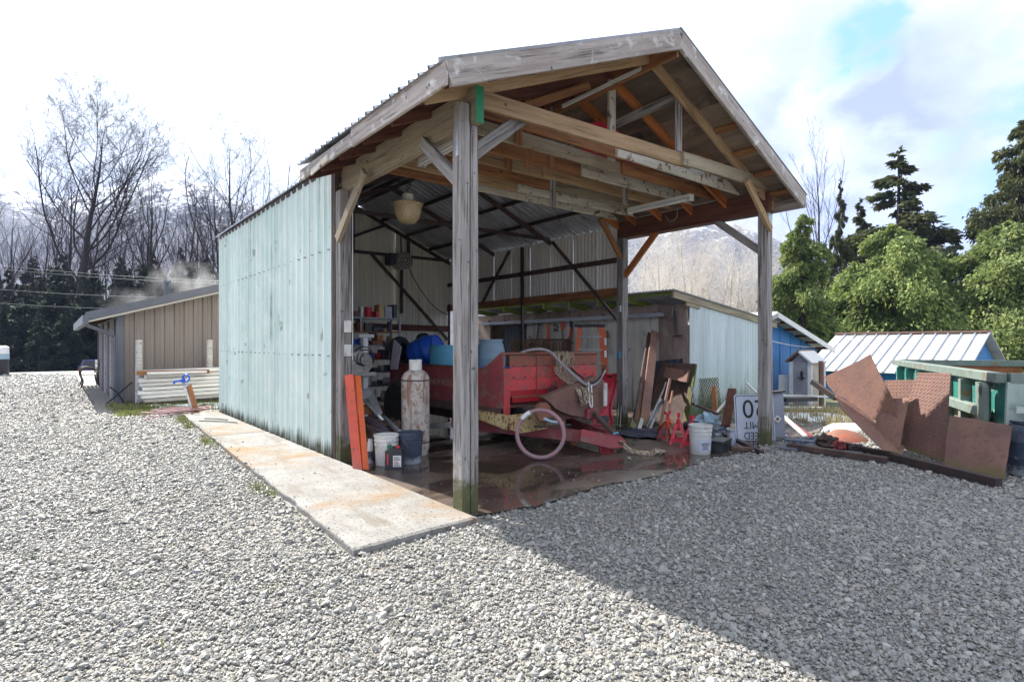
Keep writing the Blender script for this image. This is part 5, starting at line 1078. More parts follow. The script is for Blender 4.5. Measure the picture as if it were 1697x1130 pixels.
j3 = put(copy_tree(js), G(1106, 730, .022), R(-20), 'orange red jack stand farthest from the white bucket')
for ch in j3.children:
    if ch.name.startswith(('leg', 'sleeve')): ch.data = ch.data.copy(); ch.data.materials[0] = M['red_orange']
scrap('thin orange red bar leaning on the farthest jack stand', G(1086, 716, .03), P(1104, 697, 8.6), .03, .03, 'red_orange')
# flat tarp, tool case and oddments
M['tarp_blue'] = mat('dark_blue_tarp', (0.016, 0.024, 0.075), (0.03, 0.035, 0.06), scale=8, rough=0.3)
def sheet_grid(name, corners, m, amp, label, cat, n=14, seed=1):
    a, b, c, d = [Vector(q) for q in corners]; mb = MB(); vs = []
    from mathutils import noise
    for i in range(n+1):
        for j in range(n+1):
            p = a.lerp(b, i/n).lerp(d.lerp(c, i/n), j/n); p = p+Vector((0,0, amp*(.6+noise.noise(p*5+Vector((seed,0,0)))+.6*noise.noise(p*13)))); vs.append(p)
    mb.add(vs, [(i*(n+1)+j, (i+1)*(n+1)+j, (i+1)*(n+1)+j+1, i*(n+1)+j+1) for i in range(n) for j in range(n)])
    return mb.solo(name, m, label, cat, smooth=True)
sheet_grid('tarp', (G(1020, 722, .03), G(1095, 729, .03), G(1108, 712, .03), G(1045, 708, .03)), 'tarp_blue', .03, 'dark blue tarp lying crumpled on the floor before the leaning boards', 'tarp')
tcse = thing('tool_case', 'low black case on the floor beside the white bucket', 'case', G(1192, 747, .022), R(12))
MB().bb((-.19, -.10, 0), (.19, .10, .13), .008).build('body', 'black_plastic', tcse, local=True); MB().bb((-.20, -.11, .13), (.20, .11, .165), .008).build('lid', 'black_plastic', tcse, local=True)
MB().bb((-.06, -.125, .09), (.06, -.108, .12)).build('handle', 'black_plastic', tcse, local=True)
pj = thing('glass_jar', 'dusty clear jar standing between the black case and the traffic sign', 'jar', G(1212, 738, .022))
MB().lathe([(.05, 0), (.06, .01), (.06, .17), (.045, .2), (.05, .2), (.05, .23), (0, .23)], 16).build('body', 'sign_grey', pj, 35, local=True)
for i, (lbl, a, b_, w_, h_, m) in enumerate((
    ('dark brown square timber standing before the expanded mesh', P(1202, 706, 9.0), P(1213, 645, 9.4), .13, .06, 'wood_redbrown'),
    ('white painted strip slanting behind the dark brown timber', P(1185, 686, 9.3), P(1206, 661, 9.5), .05, .02, 'white_paint'),
    ('bare grey tube sticking up behind the traffic sign', P(1236, 634, 9.6), P(1254, 652, 9.4), .035, .035, 'galv'),
    ('thin dark bar lying from the steel sheet to the traffic sign', P(1145, 668, 9.6), P(1190, 686, 9.2), .045, .04, 'rust_dark'),
    ('grey strip standing right of the mossy plank', P(1146, 640, 9.8), P(1153, 672, 9.5), .04, .02, 'steel_grey'),
    ('long black angle iron lying in front of the traffic sign', G(1200, 720, .12), G(1262, 749, .04), .07, .05, 'steel_dark'),
    ('black flat bar lying under the angle iron before the sign', G(1212, 742, .05), G(1250, 744, .05), .10, .05, 'rust_dark'),
    ('orange stained dark plank standing behind the mesh', P(1184, 690, 9.7), P(1182, 640, 9.9), .08, .03, 'rust_orange'),
    ('pale lath standing beside the orange stained plank', P(1188, 690, 9.7), P(1187, 644, 9.85), .03, .02, 'wood_tan'))):
    scrap(lbl, a, b_, w_, h_, m)
for k, (u, v, t_, sz, m, lbl) in enumerate(((1172, 700, 9.4, (.22, .2, .2), 'greyblue_plastic', 'crumpled blue grey sheeting heaped before the silver wall'), (1180, 715, 9.0, (.26, .22, .12), 'navy_plastic', 'dark blue bag slumped in the scrap pile behind the white bucket'), (1153, 705, 9.6, (.2, .2, .12), 'steel_dark', 'black crumpled sack behind the jack stands'))):
    p = P(u, v, t_); tag(blob('sack', m, (p.x, p.y, .03), sz, k+4, .4), lbl, 'sack')
# expanded metal
mb = MB(); o_ = GY(1166, 6.62, 702); u_ = Vector((1,0,0)); v_ = Vector((0, .12, 1)).normalized(); nx, nz = 8, 9
for i in range(nx):
    for j in range(nz):
        cx, cz = (i+.5)*.092, (j+.5)*.105
        c = [o_+u_*(cx+a)+v_*(cz+b) for a, b in ((-.046, 0), (0, .0525), (.046, 0), (0, -.0525))]
        for q in range(4): mb.bar(c[q], c[(q+1) % 4], .005, .013, up=(0,1,0))
mb.solo('expanded_mesh', 'wood_mossy', 'sheet of mossy expanded metal mesh leaning on the silver corrugated wall', 'metal mesh')
# speed limit sign, upside down behind the corner post
sg = thing('road_sign', 'white speed limit sign propped upside down behind the corner post', 'road sign', (8.28, 4.62, .06))
face = Vector((-.62, -.78, .12)).normalized(); rx = Vector((face.y*-1, face.x, 0)).normalized()*-1
c = P(1250, 694, 8.72); fz = frame_from(face, (0,0,1))            # x = face normal, z = up in the plate
rx = -(fz @ Vector((0,1,0))) if (fz @ Vector((0,1,0))).dot(RGT) < 0 else fz @ Vector((0,1,0)); uz = fz @ Vector((0,0,1))
def rrect(w_, h_, r_, off):
    out = []
    for cx, cy, a0 in ((w_/2-r_, h_/2-r_, 0), (-w_/2+r_, h_/2-r_, 90), (-w_/2+r_, -h_/2+r_, 180), (w_/2-r_, -h_/2+r_, 270)):
        for k in range(5): a = R(a0+90*k/4); out.append(c+rx*(cx+r_*math.cos(a))+uz*(cy+r_*math.sin(a))+face*off)
    return out
q = rrect(.61, .76, .04, 0.003); n_ = (q[1]-q[0]).cross(q[2]-q[1]); 
MB().plate(q if n_.dot(face) > 0 else q[::-1], .004).build('plate', 'sign_white', sg)
bd = MB(); A_, B_ = rrect(.575, .725, .035, .0045), rrect(.555, .705, .03, .0045)
bd.add(A_+B_, [(i, (i+1) % 20, 20+(i+1) % 20, 20+i) for i in range(20)]).build('border', 'letter_black', sg)
def sgn_text(s, size, dy, sx):
    m_ = Matrix.Identity(4); X_, Y_, Z_ = -rx, -uz, face        # rotated half a turn: the sign stands on its head
    for i in range(3): m_[i][0] = X_[i]; m_[i][1] = Y_[i]; m_[i][2] = Z_[i]
    pos_ = c+face*.005-uz*dy-origin(sg); 
    return text('lettering', s, size, 'letter_black', sg, Matrix.Translation(pos_) @ m_, .0008, sx)
sgn_text('SPEED', .155, .25, .86); sgn_text('LIMIT', .155, .09, .95); sgn_text('20', .40, -.17, .95)
gpn = thing('grey_panel', 'plain grey metal panel with small diamond hazard sticker right of the corner post', 'metal panel', (8.9, 4.6, .05))
c2 = P(1282, 690, 9.0); c = c2
q = rrect(.36, .76, .03, -.02); n_ = (q[1]-q[0]).cross(q[2]-q[1]); MB().plate(q if n_.dot(face) > 0 else q[::-1], .03).build('panel', 'sign_grey', gpn)
cc = P(1288, 694, 8.98); MB().plate([cc+rx*a+uz*b+face*.004 for a, b in ((0, .062), (-.062, 0), (0, -.062), (.062, 0))], .002).build('diamond_sticker', 'white_paint', gpn)
MB().plate([cc+rx*a+uz*b+face*.006 for a, b in ((0, .034), (-.034, 0), (0, -.034), (.034, 0))], .001).build('sticker_mark', 'red_rust', gpn)
MB().bar(P(1276, 650, 9.0), P(1296, 648, 9.1), .12, .03).build('top_bracket', 'steel_dark', gpn)
MB().plate([G(1246, 747, .04), G(1262, 748, .03), G(1258, 743, .06), G(1249, 741, .07)], .006).solo('shovel_blade', 'galv', 'bare metal shovel blade lying at the foot of the corner post', 'shovel blade')

# ------------------------------------------------------------------ rusty plates and dumpster to the right
def warped(q, th, bow, seed):
    from mathutils import noise
    a, b, c, d = q; n = (b-a).cross(d-a).normalized(); k = 10; vs = []
    for s_ in (0, 1):
        for i in range(k+1):
            for j in range(k+1):
                x, y = i/k, j/k; p = a.lerp(b, x).lerp(d.lerp(c, x), y)
                e = Vector((noise.noise(Vector((x*3, y*3, seed))), noise.noise(Vector((x*3, y*3, seed+7))), 0))*.012 if i in (0, k) or j in (0, k) else Vector((0,0,0))
                vs.append(p+n*(bow*math.sin(math.pi*x)*math.sin(math.pi*(y*.7+.15))+.010*noise.noise(Vector((x*2.5, y*2.5, seed)))-th*s_)+(b-a).normalized()*e.x+(d-a).normalized()*e.y)
    o_ = (k+1)**2; fs = []
    for i in range(k):
        for j in range(k):
            v = i*(k+1)+j; fs += [(v, v+k+1, v+k+2, v+1), (o_+v, o_+v+1, o_+v+k+2, o_+v+k+1)]
    for i in range(k):
        for v0, v1 in ((i, i+1), (k*(k+1)+i+1, k*(k+1)+i), ((i+1)*(k+1), i*(k+1)), (i*(k+1)+k, (i+1)*(k+1)+k)): fs.append((v0, v1, o_+v1, o_+v0))
    return MB().add(vs, fs)
def rplate(label, pts, th=.008, m='rust', bend=None, name='rusty_plate'):
    pts = [Vector(p) for p in pts]; n = Vector((0,0,0))
    for i in range(1, len(pts)-1): n += (pts[i]-pts[0]).cross(pts[i+1]-pts[0])
    sg_ = 1 if (pts[1]-pts[0]).cross(pts[3]-pts[0]).dot(CAM-pts[0]) > 0 else -1
    return warped(pts, th*sg_, .02*sg_, len(label)).solo(name, m, label, 'steel plate', 'rusty steel plates leaning in a row')
def tread(label, pts, name='tread_plate', m='rust'):
    """diamond plate: raised bars across the sheet"""
    pts = [Vector(p) for p in pts]; t_ = thing(name, label, 'steel plate', ((pts[2]+pts[3])/2), group='rusty steel plates leaning in a row')
    n = (pts[1]-pts[0]).cross(pts[2]-pts[0]); q = pts if n.dot(CAM-pts[0]) > 0 else pts[::-1]
    MB().plate(q, .008).build('plate', m, t_); n = n.normalized()*(1 if n.dot(CAM-pts[0]) > 0 else -1)
    mb = MB(); a, b, c_, d = pts; w_ = (b-a).length; h_ = (d-a).length; nx_, ny_ = int(w_/.05), int(h_/.05)
    for i in range(nx_):
        for j in range(ny_):
            p = a.lerp(b, (i+.5)/nx_).lerp(d.lerp(c_, (i+.5)/nx_), (j+.5)/ny_)+n*.0015
            sd = ((b-a).normalized()+(a-d).normalized()*.8).normalized(); mb.bar(p-sd*.021, p+sd*.021, .009, .004, up=n)
    mb.build('tread_bars', m, t_)['kind'] = 'stuff'; return t_
# big torn plate, its lower strip bent forward
def planar(px, i, ts):
    """outline given by pixels on the plane through three of its corners at depths ts"""
    q = [P(*px[k], t_) for k, t_ in zip(i, ts)]; n = (q[1]-q[0]).cross(q[2]-q[0]); out = []
    for u, v in px:
        d = P(u, v, 1.0)-CAM; out.append(CAM+d*((q[0]-CAM).dot(n)/d.dot(n)))
    return out
def facing(pts):
    pts = [Vector(p) for p in pts]; n = Vector((0,0,0))
    for i in range(1, len(pts)-1): n += (pts[i]-pts[0]).cross(pts[i+1]-pts[0])
    return pts if n.dot(CAM-pts[0]) > 0 else pts[::-1]
bp_ = thing('torn_plate', 'big torn rusty plate with bent lower strip, topmost of the leaning plates', 'steel plate', P(1470, 740, 7.8), group='rusty steel plates leaning in a row')
MB().plate(facing(planar([(1441, 587), (1420, 599), (1366, 624), (1372, 640), (1386, 655), (1402, 661), (1440, 690), (1497, 728), (1477, 657), (1455, 615)], (0, 2, 7), (8.0, 8.75, 7.45))), .010).build('upper_plate', 'rust', bp_)
MB().plate(facing(planar([(1384, 655), (1402, 661.5), (1440, 690.5), (1500, 741), (1492, 752), (1462, 744), (1425, 708), (1394, 676)], (1, 3, 5), (8.3, 7.5, 7.2))), .010).build('bent_strip', 'rust', bp_)
tread('tread patterned rusty plate behind the others, its top edge low', planar([(1466, 630), (1524, 629), (1524, 735), (1466, 728)], (0, 1, 2), (8.2, 7.7, 7.45)))
rplate('small smooth rusty plate between the torn plate and the tall tread plate', planar([(1453, 660), (1506, 660), (1490, 742), (1450, 735)], (0, 1, 2), (7.95, 7.55, 7.35)))
tread('tall tilted rusty tread plate standing in the middle of the row', planar([(1520, 617), (1575, 618), (1564, 766), (1482, 738)], (0, 1, 2), (7.75, 7.25, 6.95)))
rplate('wide smooth rusty plate at the right end of the row', planar([(1573, 688), (1676, 705), (1664, 795), (1563, 769)], (0, 1, 2), (7.0, 6.35, 6.15)))
dh = thing('tank_head', 'rusty round dished tank head lying on its edge below the torn plate', 'tank head', P(1410, 735, 8.6))
MB().lathe([(.36, 0), (.36, .03), (.33, .09), (.22, .15), (.1, .18), (0, .185)], 28, P(1408, 741, 8.75), frame_from((.9, -.3, .15), (-.45, -.4, .8))).build('dish', 'red_rust', dh, 40)
def ground_bar(lbl, a, b_, w_, h_, m, name='scrap_beam'): return MB().bar(a, b_, w_, h_, b=.004).solo(name, m, lbl, 'scrap beam')
ground_bar('long black steel beam lying along the foot of the rusty plates', G(1400, 738, .06), G(1655, 800, .05), .09, .10, 'steel_dark')
ground_bar('rust brown flat beam lying from the corner post toward the plates', G(1305, 738, .06), G(1470, 762, .05), .10, .07, 'rust_dark')
ground_bar('grey flat beam lying lowest before the rusty plates', G(1290, 741, .03), G(1430, 752, .03), .14, .04, 'trim_grey')
ground_bar('white pole slanting down toward the tank head', P(1298, 690, 9.4), P(1335, 723, 9.0), .07, .04, 'white_paint')
ground_bar('dark red rail slanting beside the white pole', P(1302, 695, 9.5), P(1345, 725, 9.0), .06, .06, 'red_dull')
ground_bar('black hooked beam end sticking out left of the torn plate', P(1345, 632, 9.0), P(1385, 660, 8.6), .06, .08, 'steel_dark')
ground_bar('short blue black beam by the corner post', G(1300, 733, .08), G(1350, 737, .08), .18, .12, 'navy_plastic')
for k, (u, v, s, m) in enumerate(((1370, 741, .10, 'rust_dark'), (1352, 738, .08, 'navy_plastic'), (1390, 744, .07, 'red_dull'), (1330, 737, .07, 'steel_grey'), (1420, 748, .06, 'steel_dark'))):
    p = G(u, v, .02); tag(blob('scrap_lump', m, p, (s*1.6, s*1.3, s), k+20, .6), ('rust brown lump of scrap midway along the ground beams', 'dark blue lump of scrap by the blue black beam', 'dull red lump of scrap below the tank head', 'grey lump of scrap nearest the corner post', 'small black lump of scrap nearest the torn plate')[k], 'scrap lump')
# dumpster
dm = thing('dumpster', 'large battered teal dumpster behind the rusty plates', 'dumpster', (11.5, 2.9, 0))
A_ = Vector((14.4, 4.28, 0)); C_ = Vector((8.66, 1.50, 0)); dl = (C_-A_).normalized(); pr = Vector((-dl.y, dl.x, 0))
if pr.dot(Vector((1, -.9, 0))) < 0: pr = -pr
Ld = (C_-A_).length; zr, Wd = 1.10, 2.2
def DP(s, q, z): return A_+dl*s+pr*q+Vector((0,0,z))
MB().plate(facing([DP(0,0,.15), DP(Ld,0,.15), DP(Ld,0,zr), DP(0,0,zr)]), .06).build('side_wall', 'teal_bin', dm)
MB().plate(facing([DP(0,Wd,.15), DP(Ld,Wd,.15), DP(Ld,Wd,zr), DP(0,Wd,zr)]), .06).build('side_wall', 'teal_bin', dm)
MB().plate(facing([DP(0,.07,.15), DP(0,Wd-.07,.15), DP(0,Wd-.07,zr), DP(0,.07,zr)]), .06).build('end_wall', 'rust_orange', dm)
MB().plate([DP(Ld+.01,.0,.15), DP(Ld+.01,Wd,.15), DP(Ld+.12,Wd,zr-.05), DP(Ld+.12,0,zr-.05)], .06).build('door_wall', 'pale_bin', dm)
MB().plate([DP(.1,.1,.2), DP(Ld-.1,.1,.2), DP(Ld-.1,Wd-.1,.2), DP(.1,Wd-.1,.2)], .05).build('floor_plate', 'rust_dark', dm)
MB().bar(DP(-.05,-.04,zr), DP(Ld+.05,-.04,zr), .12, .12, b=.01).build('top_rim', 'rim_bin', dm); MB().bar(DP(-.05,Wd+.04,zr), DP(Ld+.05,Wd+.04,zr), .12, .12).build('top_rim', 'rim_bin', dm)
MB().bar(DP(-.02,.03,zr+.002), DP(-.02,Wd-.03,zr+.002), .10, .12).build('top_rim', 'rim_bin', dm); MB().bar(DP(Ld+.06,.03,zr+.002), DP(Ld+.06,Wd-.03,zr+.002), .12, .12).build('top_rim', 'rim_bin', dm)
MB().bar(DP(Ld-2.7,-.10,.66), DP(Ld-.25,-.10,.66), .10, .13, b=.01).build('side_rail', 'rim_bin', dm)
for s in (.6, 1.5, 2.4, 3.3, 4.2, 5.1, 5.85): MB().bar(DP(s,-.06,.16), DP(s,-.06,zr-.08), .12, .11, up=dl).build('side_rib', 'teal_bin' if s < 4 else 'rim_bin', dm)
for s in (4.65, 5.5): MB().plate(facing([DP(s-.2,-.012,.20), DP(s+.2,-.012,.20), DP(s+.2,-.012,.58), DP(s-.2,-.012,.58)]), .008).build('rust_panel', 'rust_orange', dm)
MB().plate(facing([DP(Ld-.35,-.16,.55), DP(Ld-.12,-.16,.55), DP(Ld-.12,-.16,.98), DP(Ld-.2,-.16,1.03), DP(Ld-.28,-.16,1.03), DP(Ld-.35,-.16,.98)]), .05).build('lift_lug', 'rim_bin', dm)
MB().cyl(DP(Ld-.235,-.165,.93), DP(Ld-.235,-.15,.93), .055, .055, 14).build('lug_hole', 'black_plastic', dm)
MB().plate(facing([DP(4.15,-.125,.40), DP(4.28,-.125,.40), DP(4.28,-.125,.62), DP(4.15,-.125,.62)]), .003).build('notice_sticker', 'white_paint', dm)
for q in (.25, .6, .95, 1.3, 1.65, 2.0): MB().bar(DP(Ld+.09,q,.16), DP(Ld+.185,q,zr-.14), .06, .10, up=pr).build('door_rib', 'pale_bin', dm)
for z in (.35, .75): MB().bar(DP(Ld+.16+z*.04,.05,z), DP(Ld+.16+z*.04,Wd-.05,z), .05, .07).build('door_rail', 'pale_bin', dm)
for s in (.9, 1.9): MB().bar(DP(s,Wd-.02,zr+.05), DP(s,Wd-.02,zr+.14), .05, .10, up=dl).build('rim_hook', 'steel_dark', dm)
db = barrel('plastic_barrel', 'dark navy barrel at the right edge beyond the rusty plates', 'navy_plastic', G(1708, 797, 0)+Vector((.42,.02,0)), .29, .62, open_top=False)
MB().plate(facing([P(1678, 690, 6.6), P(1712, 705, 6.4), P(1712, 735, 6.4), P(1676, 728, 6.6)]), .05).solo('plastic_cover', 'black_plastic', 'black lid resting on the navy barrel at the right edge', 'lid')
# ------------------------------------------------------------------ buildings to the right
def gz(x, y): return H(x, y)-.02
bs = thing('blue_shed', 'bright blue shed with pale sloping roof beyond the lean-to', 'shed', (17.5, 8.6, gz(17.5, 8.6)))
zb = gz(17.5, 8.6)-.3
ZS = lambda x: 2.42-.27*abs(x-17.0)
MB().plate([(13.4, 8.6, zb), (20.75, 8.6, zb), (20.75, 8.6, ZS(20.75)-.1), (17.0, 8.6, ZS(17)-.06), (13.4, 8.6, ZS(13.4)-.1)], .12).build('gable_wall', 'blue_wall', bs)
MB().bb((20.63, 8.72, zb), (20.75, 14.5, ZS(20.75)-.1)).build('side_wall', 'blue_wall', bs); MB().bb((13.4, 8.72, zb), (13.52, 14.5, ZS(13.4)-.1)).build('side_wall', 'blue_wall', bs)
for k in range(10):
    x = 13.7+k*.72; MB().bb((x-.02, 8.585, zb), (x+.02, 8.598, ZS(x)-.12)).build('siding_batten', 'blue_wall', bs)
for s, xe in ((-1, 13.0), (1, 21.2)):
    MB().plate(facing([(17, 8.2, ZS(17)+.02), (xe, 8.2, ZS(xe)+.02), (xe, 14.8, ZS(xe)+.02), (17, 14.8, ZS(17)+.02)]), .05).build('roof', 'roof_white', bs)
    timber('barge_board', (17+s*.02, 8.18, ZS(17)-.05), (xe, 8.18, ZS(xe)-.05), .03, .14, 'white_paint' if s > 0 else 'wood_pale', bs)
for k in range(5): timber('rafter_end', (17.6+k*.75, 8.22, ZS(17.6+k*.75)-.09), (17.6+k*.75, 8.6, ZS(17.6+k*.75)-.09), .05, .08, 'wood_redbrown', bs)
mk = thing('garden_hut', 'small lilac grey hut with white trim and dark little roof', 'hut', G(1330, 690, -.35))
p = Vector(mk.location)
hl, hr, hb, hc = P(1311, 600, 17.0), P(1342, 600, 16.6), P(1364, 600, 17.6), None
z0, z1 = -.5, .95
def vq(a, b, za, zb_, m, nm, th=.08, o=mk): return MB().plate(facing([(a.x, a.y, za), (b.x, b.y, za), (b.x, b.y, zb_), (a.x, a.y, zb_)]), th).build(nm, m, o)
vq(hl, hr, z0, z1, 'lilac', 'front_wall'); vq(hr, hb, z0, z1, 'beige', 'side_wall')
for q in (hl, hr, hb): MB().bar(Vector((q.x, q.y, z0)), Vector((q.x, q.y, z1+.02)), .10, .10, up=(0,1,0)).build('corner_trim', 'white_paint', mk)
fd = (hr-hl); fd.z = 0; sdv = (hb-hr); sdv.z = 0; rid0 = hl.lerp(hr, .5); rid0.z = z1+.34; rid1 = rid0+sdv
e = .12
for a, b_, m in ((hl-fd.normalized()*e, hl-fd.normalized()*e+sdv, 'roof_brown'), (hr+fd.normalized()*e, hr+fd.normalized()*e+sdv, 'roof_white')):
    a = Vector((a.x, a.y, z1)); b_ = Vector((b_.x, b_.y, z1)); o_ = sdv.normalized()*-.15
    MB().plate(facing([a+o_, b_, rid1, rid0+o_]), .05).build('roof', m, mk)
MB().plate(facing([Vector((hl.x, hl.y, z1)), Vector((hr.x, hr.y, z1)), rid0]), .05).build('gable', 'lilac', mk)
c = hl.lerp(hr, .55); c.z = .55; c += (CAM-c).normalized()*.06; MB().bar(c+Vector((0,0,-.10)), c+Vector((0,0,.14)), .05, .05, up=(0,1,0)).bar(c-FWD.cross(Vector((0,0,1)))*.12+Vector((0,0,-.06)), c+FWD.cross(Vector((0,0,1)))*.12+Vector((0,0,-.06)), .04, .04).build('door_hardware', 'black_plastic', mk)
MB().plate(facing([P(1290, 621, 17.4), P(1306, 621, 17.3), P(1306, 668, 17.3), P(1290, 668, 17.4)]), .06).solo('spare_door_slab', 'white_paint', 'white door panel standing against the blue shed beside the small hut', 'door panel')
MB().bar(P(1296, 655, 15.5), P(1372, 657, 15.5), .05, .05).solo('white_rail', 'white_paint', 'thin white rail in front of the small hut, upper of the two', 'rail'); MB().bar(P(1296, 676, 13.5), P(1350, 675, 14), .5, .06).solo('flat_trailer_deck', 'white_plastic', 'pale flat trailer deck low in front of the small hut', 'trailer deck')
MB().bar(P(1294, 662, 13.9), P(1345, 660, 14.2), .35, .10).solo('dark_crate', 'black_plastic', 'dark flat crate lying above the pale trailer deck', 'crate')
pp = MB().tube([P(1361, 675, 16.3), P(1360, 598, 16.3)], .07, 8).solo('marker_post', 'rust', 'thin rusty post right of the small hut', 'post')
# white roofed blue building
wb = thing('blue_building', 'long blue building with white metal roof behind the dumpster', 'building', (25.75, 7.3, gz(25.75, 7)))
ya, yb, xe, xb = 4.84, 9.9, 22.6, 28.9; ze, zr_ = .50, 1.90; zg = gz(25, 7)-.5
MB().bb((xe+.35, ya+.25, zg), (xb-.35, yb-.25, ze+.02)).build('walls', 'blue_wall', wb)
for y, t_ in ((ya+.25, 1), (yb-.25, -1)): MB().plate([(xe+.35, y, ze), (xb-.35, y, ze), ((xe+xb)/2, y, zr_-.08)], .1*t_).build('gable_wall', 'blue_wall', wb)
npan = 13
for s in (-1, 1):
    x_ = xe if s < 0 else xb
    for k in range(npan):
        y_ = ya+(yb-ya)*k/npan; y2 = ya+(yb-ya)*(k+1)/npan-.008
        MB().plate(facing([(25.75, y_, zr_), (x_, y_, ze), (x_, y2, ze), (25.75, y2, zr_)]) if s < 0 else [(25.75, y_, zr_), (x_, y_, ze), (x_, y2, ze), (25.75, y2, zr_)], .025).build('roof_panel', 'roof_white', wb)
        MB().bar((25.75+s*.02, y_, zr_+.02), (x_, y_, ze+.02), .05, .06).build('standing_seam', 'wood_pale' if s > 0 else 'trim_grey' if False else 'sign_grey', wb)
MB().bar((25.75, ya-.02, zr_+.05), (25.75, yb+.02, zr_+.05), .26, .07).build('ridge_cap', 'roof_brown', wb)
MB().bb((25.3, ya+.235, 1.15), (25.7, ya+.248, 1.42)).build('vent', 'black_plastic', wb)
for k in range(9):
    x = xe+.8+k*.62; MB().bb((x-.015, ya+.238, zg), (x+.015, ya+.249, .45)).build('siding_batten', 'blue_wall', wb)
for k in range(9):
    y = ya+.7+k*.5; MB().bb((xe+.335, y-.015, zg), (xe+.349, y+.015, ze)).build('siding_batten', 'blue_wall', wb)
hb_ = thing('brown_roof_house', 'house with brown roof and pale lower wing at the right edge', 'house', P(1690, 640, 36)*1)
def hq(pts, m, nm, th=.15): return MB().plate(facing([P(*q) for q in pts]), th).build(nm, m, hb_)
hq([(1646, 570, 38), (1760, 568, 36), (1760, 590, 35), (1652, 586, 37)], 'roof_brown', 'roof', .2)
hq([(1656, 586.5, 37.4), (1760, 590, 35.4), (1760, 640, 35.4), (1656, 640, 37.4)], 'beige', 'wall')
hq([(1664, 587, 34.5), (1697, 586, 34), (1690, 606, 33), (1668, 606, 33.6)], 'roof_white', 'wing_roof')
hq([(1690, 606, 33), (1697, 586, 34), (1760, 604, 33.5), (1760, 660, 33.5), (1690, 660, 33)], 'lilac', 'wing_gable'); hq([(1668, 606, 33.7), (1690, 606, 33.2), (1690, 660, 33.2), (1668, 660, 33.7)], 'beige', 'wing_wall')
MB().tube(sag(P(1262, 560, 16.5), P(1440, 548, 24), .45, 20), .012, 5).solo('overhead_wire', 'white_paint', 'white wire sagging from the blue shed across to the cedars', 'wire')
# dry grass and old snow in the yard behind the corner post
def tufts(name, label, m, pts, h_, n_, kind='stuff', lean_=.4, wd=.006):
    V = []
    for (x, y) in pts:
        for _ in range(n_):
            a = random.uniform(0, 6.28); bx_, by_ = x+random.gauss(0, .05), y+random.gauss(0, .05); z = H(bx_, by_)
            hh = h_*random.uniform(.4, 1.1); l_ = lean_*hh*random.uniform(.1, 1); wx, wy = -math.sin(a)*wd, math.cos(a)*wd
            tx, ty = bx_+l_*math.cos(a), by_+l_*math.sin(a)
            V.append([(bx_-wx, by_-wy, z), (bx_+wx, by_+wy, z), (tx+wx*.2, ty+wy*.2, z+hh), (tx-wx*.2, ty-wy*.2, z+hh)])
    return tag(quads(name, np.array(V), m), label, 'grass', kind=kind)
pts = [(random.uniform(10.8, 15), random.uniform(4.2, 7.2)) for _ in range(420)]
tufts('dry_grass', 'dry straw coloured grass among old snow behind the corner post', 'grass_dry', pts, .22, 9)
def snow_patch(label, cx, cy, rx_, ry_, seed, h_=.05):
    from mathutils import noise
    mb = MB(); n_ = 22; m_ = 6; vs = [(cx, cy, H(cx, cy)+h_)]; fs = []
    for j in range(1, m_+1):
        for i in range(n_):
            a = 6.2832*i/n_; k = (j/m_)*(1+.45*noise.noise(Vector((math.cos(a)*1.3+seed, math.sin(a)*1.3, 0)))+.2*noise.noise(Vector((math.cos(a)*4+seed, math.sin(a)*4, 3))))
            x, y = cx+rx_*k*math.cos(a), cy+ry_*k*math.sin(a); vs.append((x, y, H(x, y)+h_*(1-(j/m_)**3)+.015*noise.noise(Vector((x*5, y*5, seed)))-.012*(j == m_)))
    for i in range(n_): fs.append((0, 1+i, 1+(i+1) % n_))
    for j in range(m_-1):
        for i in range(n_): fs.append((1+j*n_+i, 1+(j+1)*n_+i, 1+(j+1)*n_+(i+1) % n_, 1+j*n_+(i+1) % n_))
    return tag(mb.add(vs, fs).build('snow', 'snow', None, True), label, 'snow', kind='stuff')
snow_patch('old snow lying in the lit yard behind the corner post', 12.6, 5.2, 1.5, .7, 1, .06); snow_patch('smaller snow patch nearer the tank head', 11.0, 4.1, .7, .35, 2, .05)

# ------------------------------------------------------------------ left: brown building, lumber, hydrant
BX, BY = 1.22, 17.5
ZF = lambda x: 2.26+.30*(x-BX)
bb_ = thing('brown_building', 'brown ribbed metal building with slate grey roof edge and plum doors', 'building', (BX+4, BY, 0))
MB().bb((BX, BY-.02, 0), (BX+.16, BY+.14, ZF(BX)-.02)).build('corner_post', 'trim_grey', bb_)
for k in range(10):
    x = BX+.17+k*.90
    MB().corr((x, BY+.03+.004*(k % 2), .02), (1,0,0), (0,0,1), .896, ZF(x)-.06, .225, .05, 'rib', ZF(x+.9)-.06).build('wall_sheet', 'brown_steel', bb_)
MB().plate([(BX+.1, BY+.10, 0), (10.2, BY+.10, 0), (10.2, BY+.10, ZF(10.2)-.08), (BX+.1, BY+.10, ZF(BX+.1)-.08)], .05).build('wall_backing', 'trim_grey', bb_)
timber('rake_trim', (BX-.62, BY-.35, ZF(BX-.62)+.10), (10.6, BY-.35, ZF(10.6)+.10), .06, .20, 'trim_grey', bb_, warp=.001)
timber('rake_trim', (BX-.60, BY-.315, ZF(BX-.60)-.03), (10.6, BY-.315, ZF(10.6)-.03), .04, .05, 'wood_pale', bb_, warp=.001)
MB().plate([(BX-.62, BY-.32, ZF(BX-.62)+.17), (10.6, BY-.32, ZF(10.6)+.17), (10.6, 26.2, ZF(10.6)+.17), (BX-.62, 26.2, ZF(BX-.62)+.17)], .06).build('roof', 'trim_grey', bb_)
for k in range(9): timber('rafter_tail', (BX-.55, BY-.1+k*.95, ZF(BX-.55)+.05), (BX+.1, BY-.1+k*.95, ZF(BX+.1)+.05), .05, .11, 'wood_redbrown', bb_)
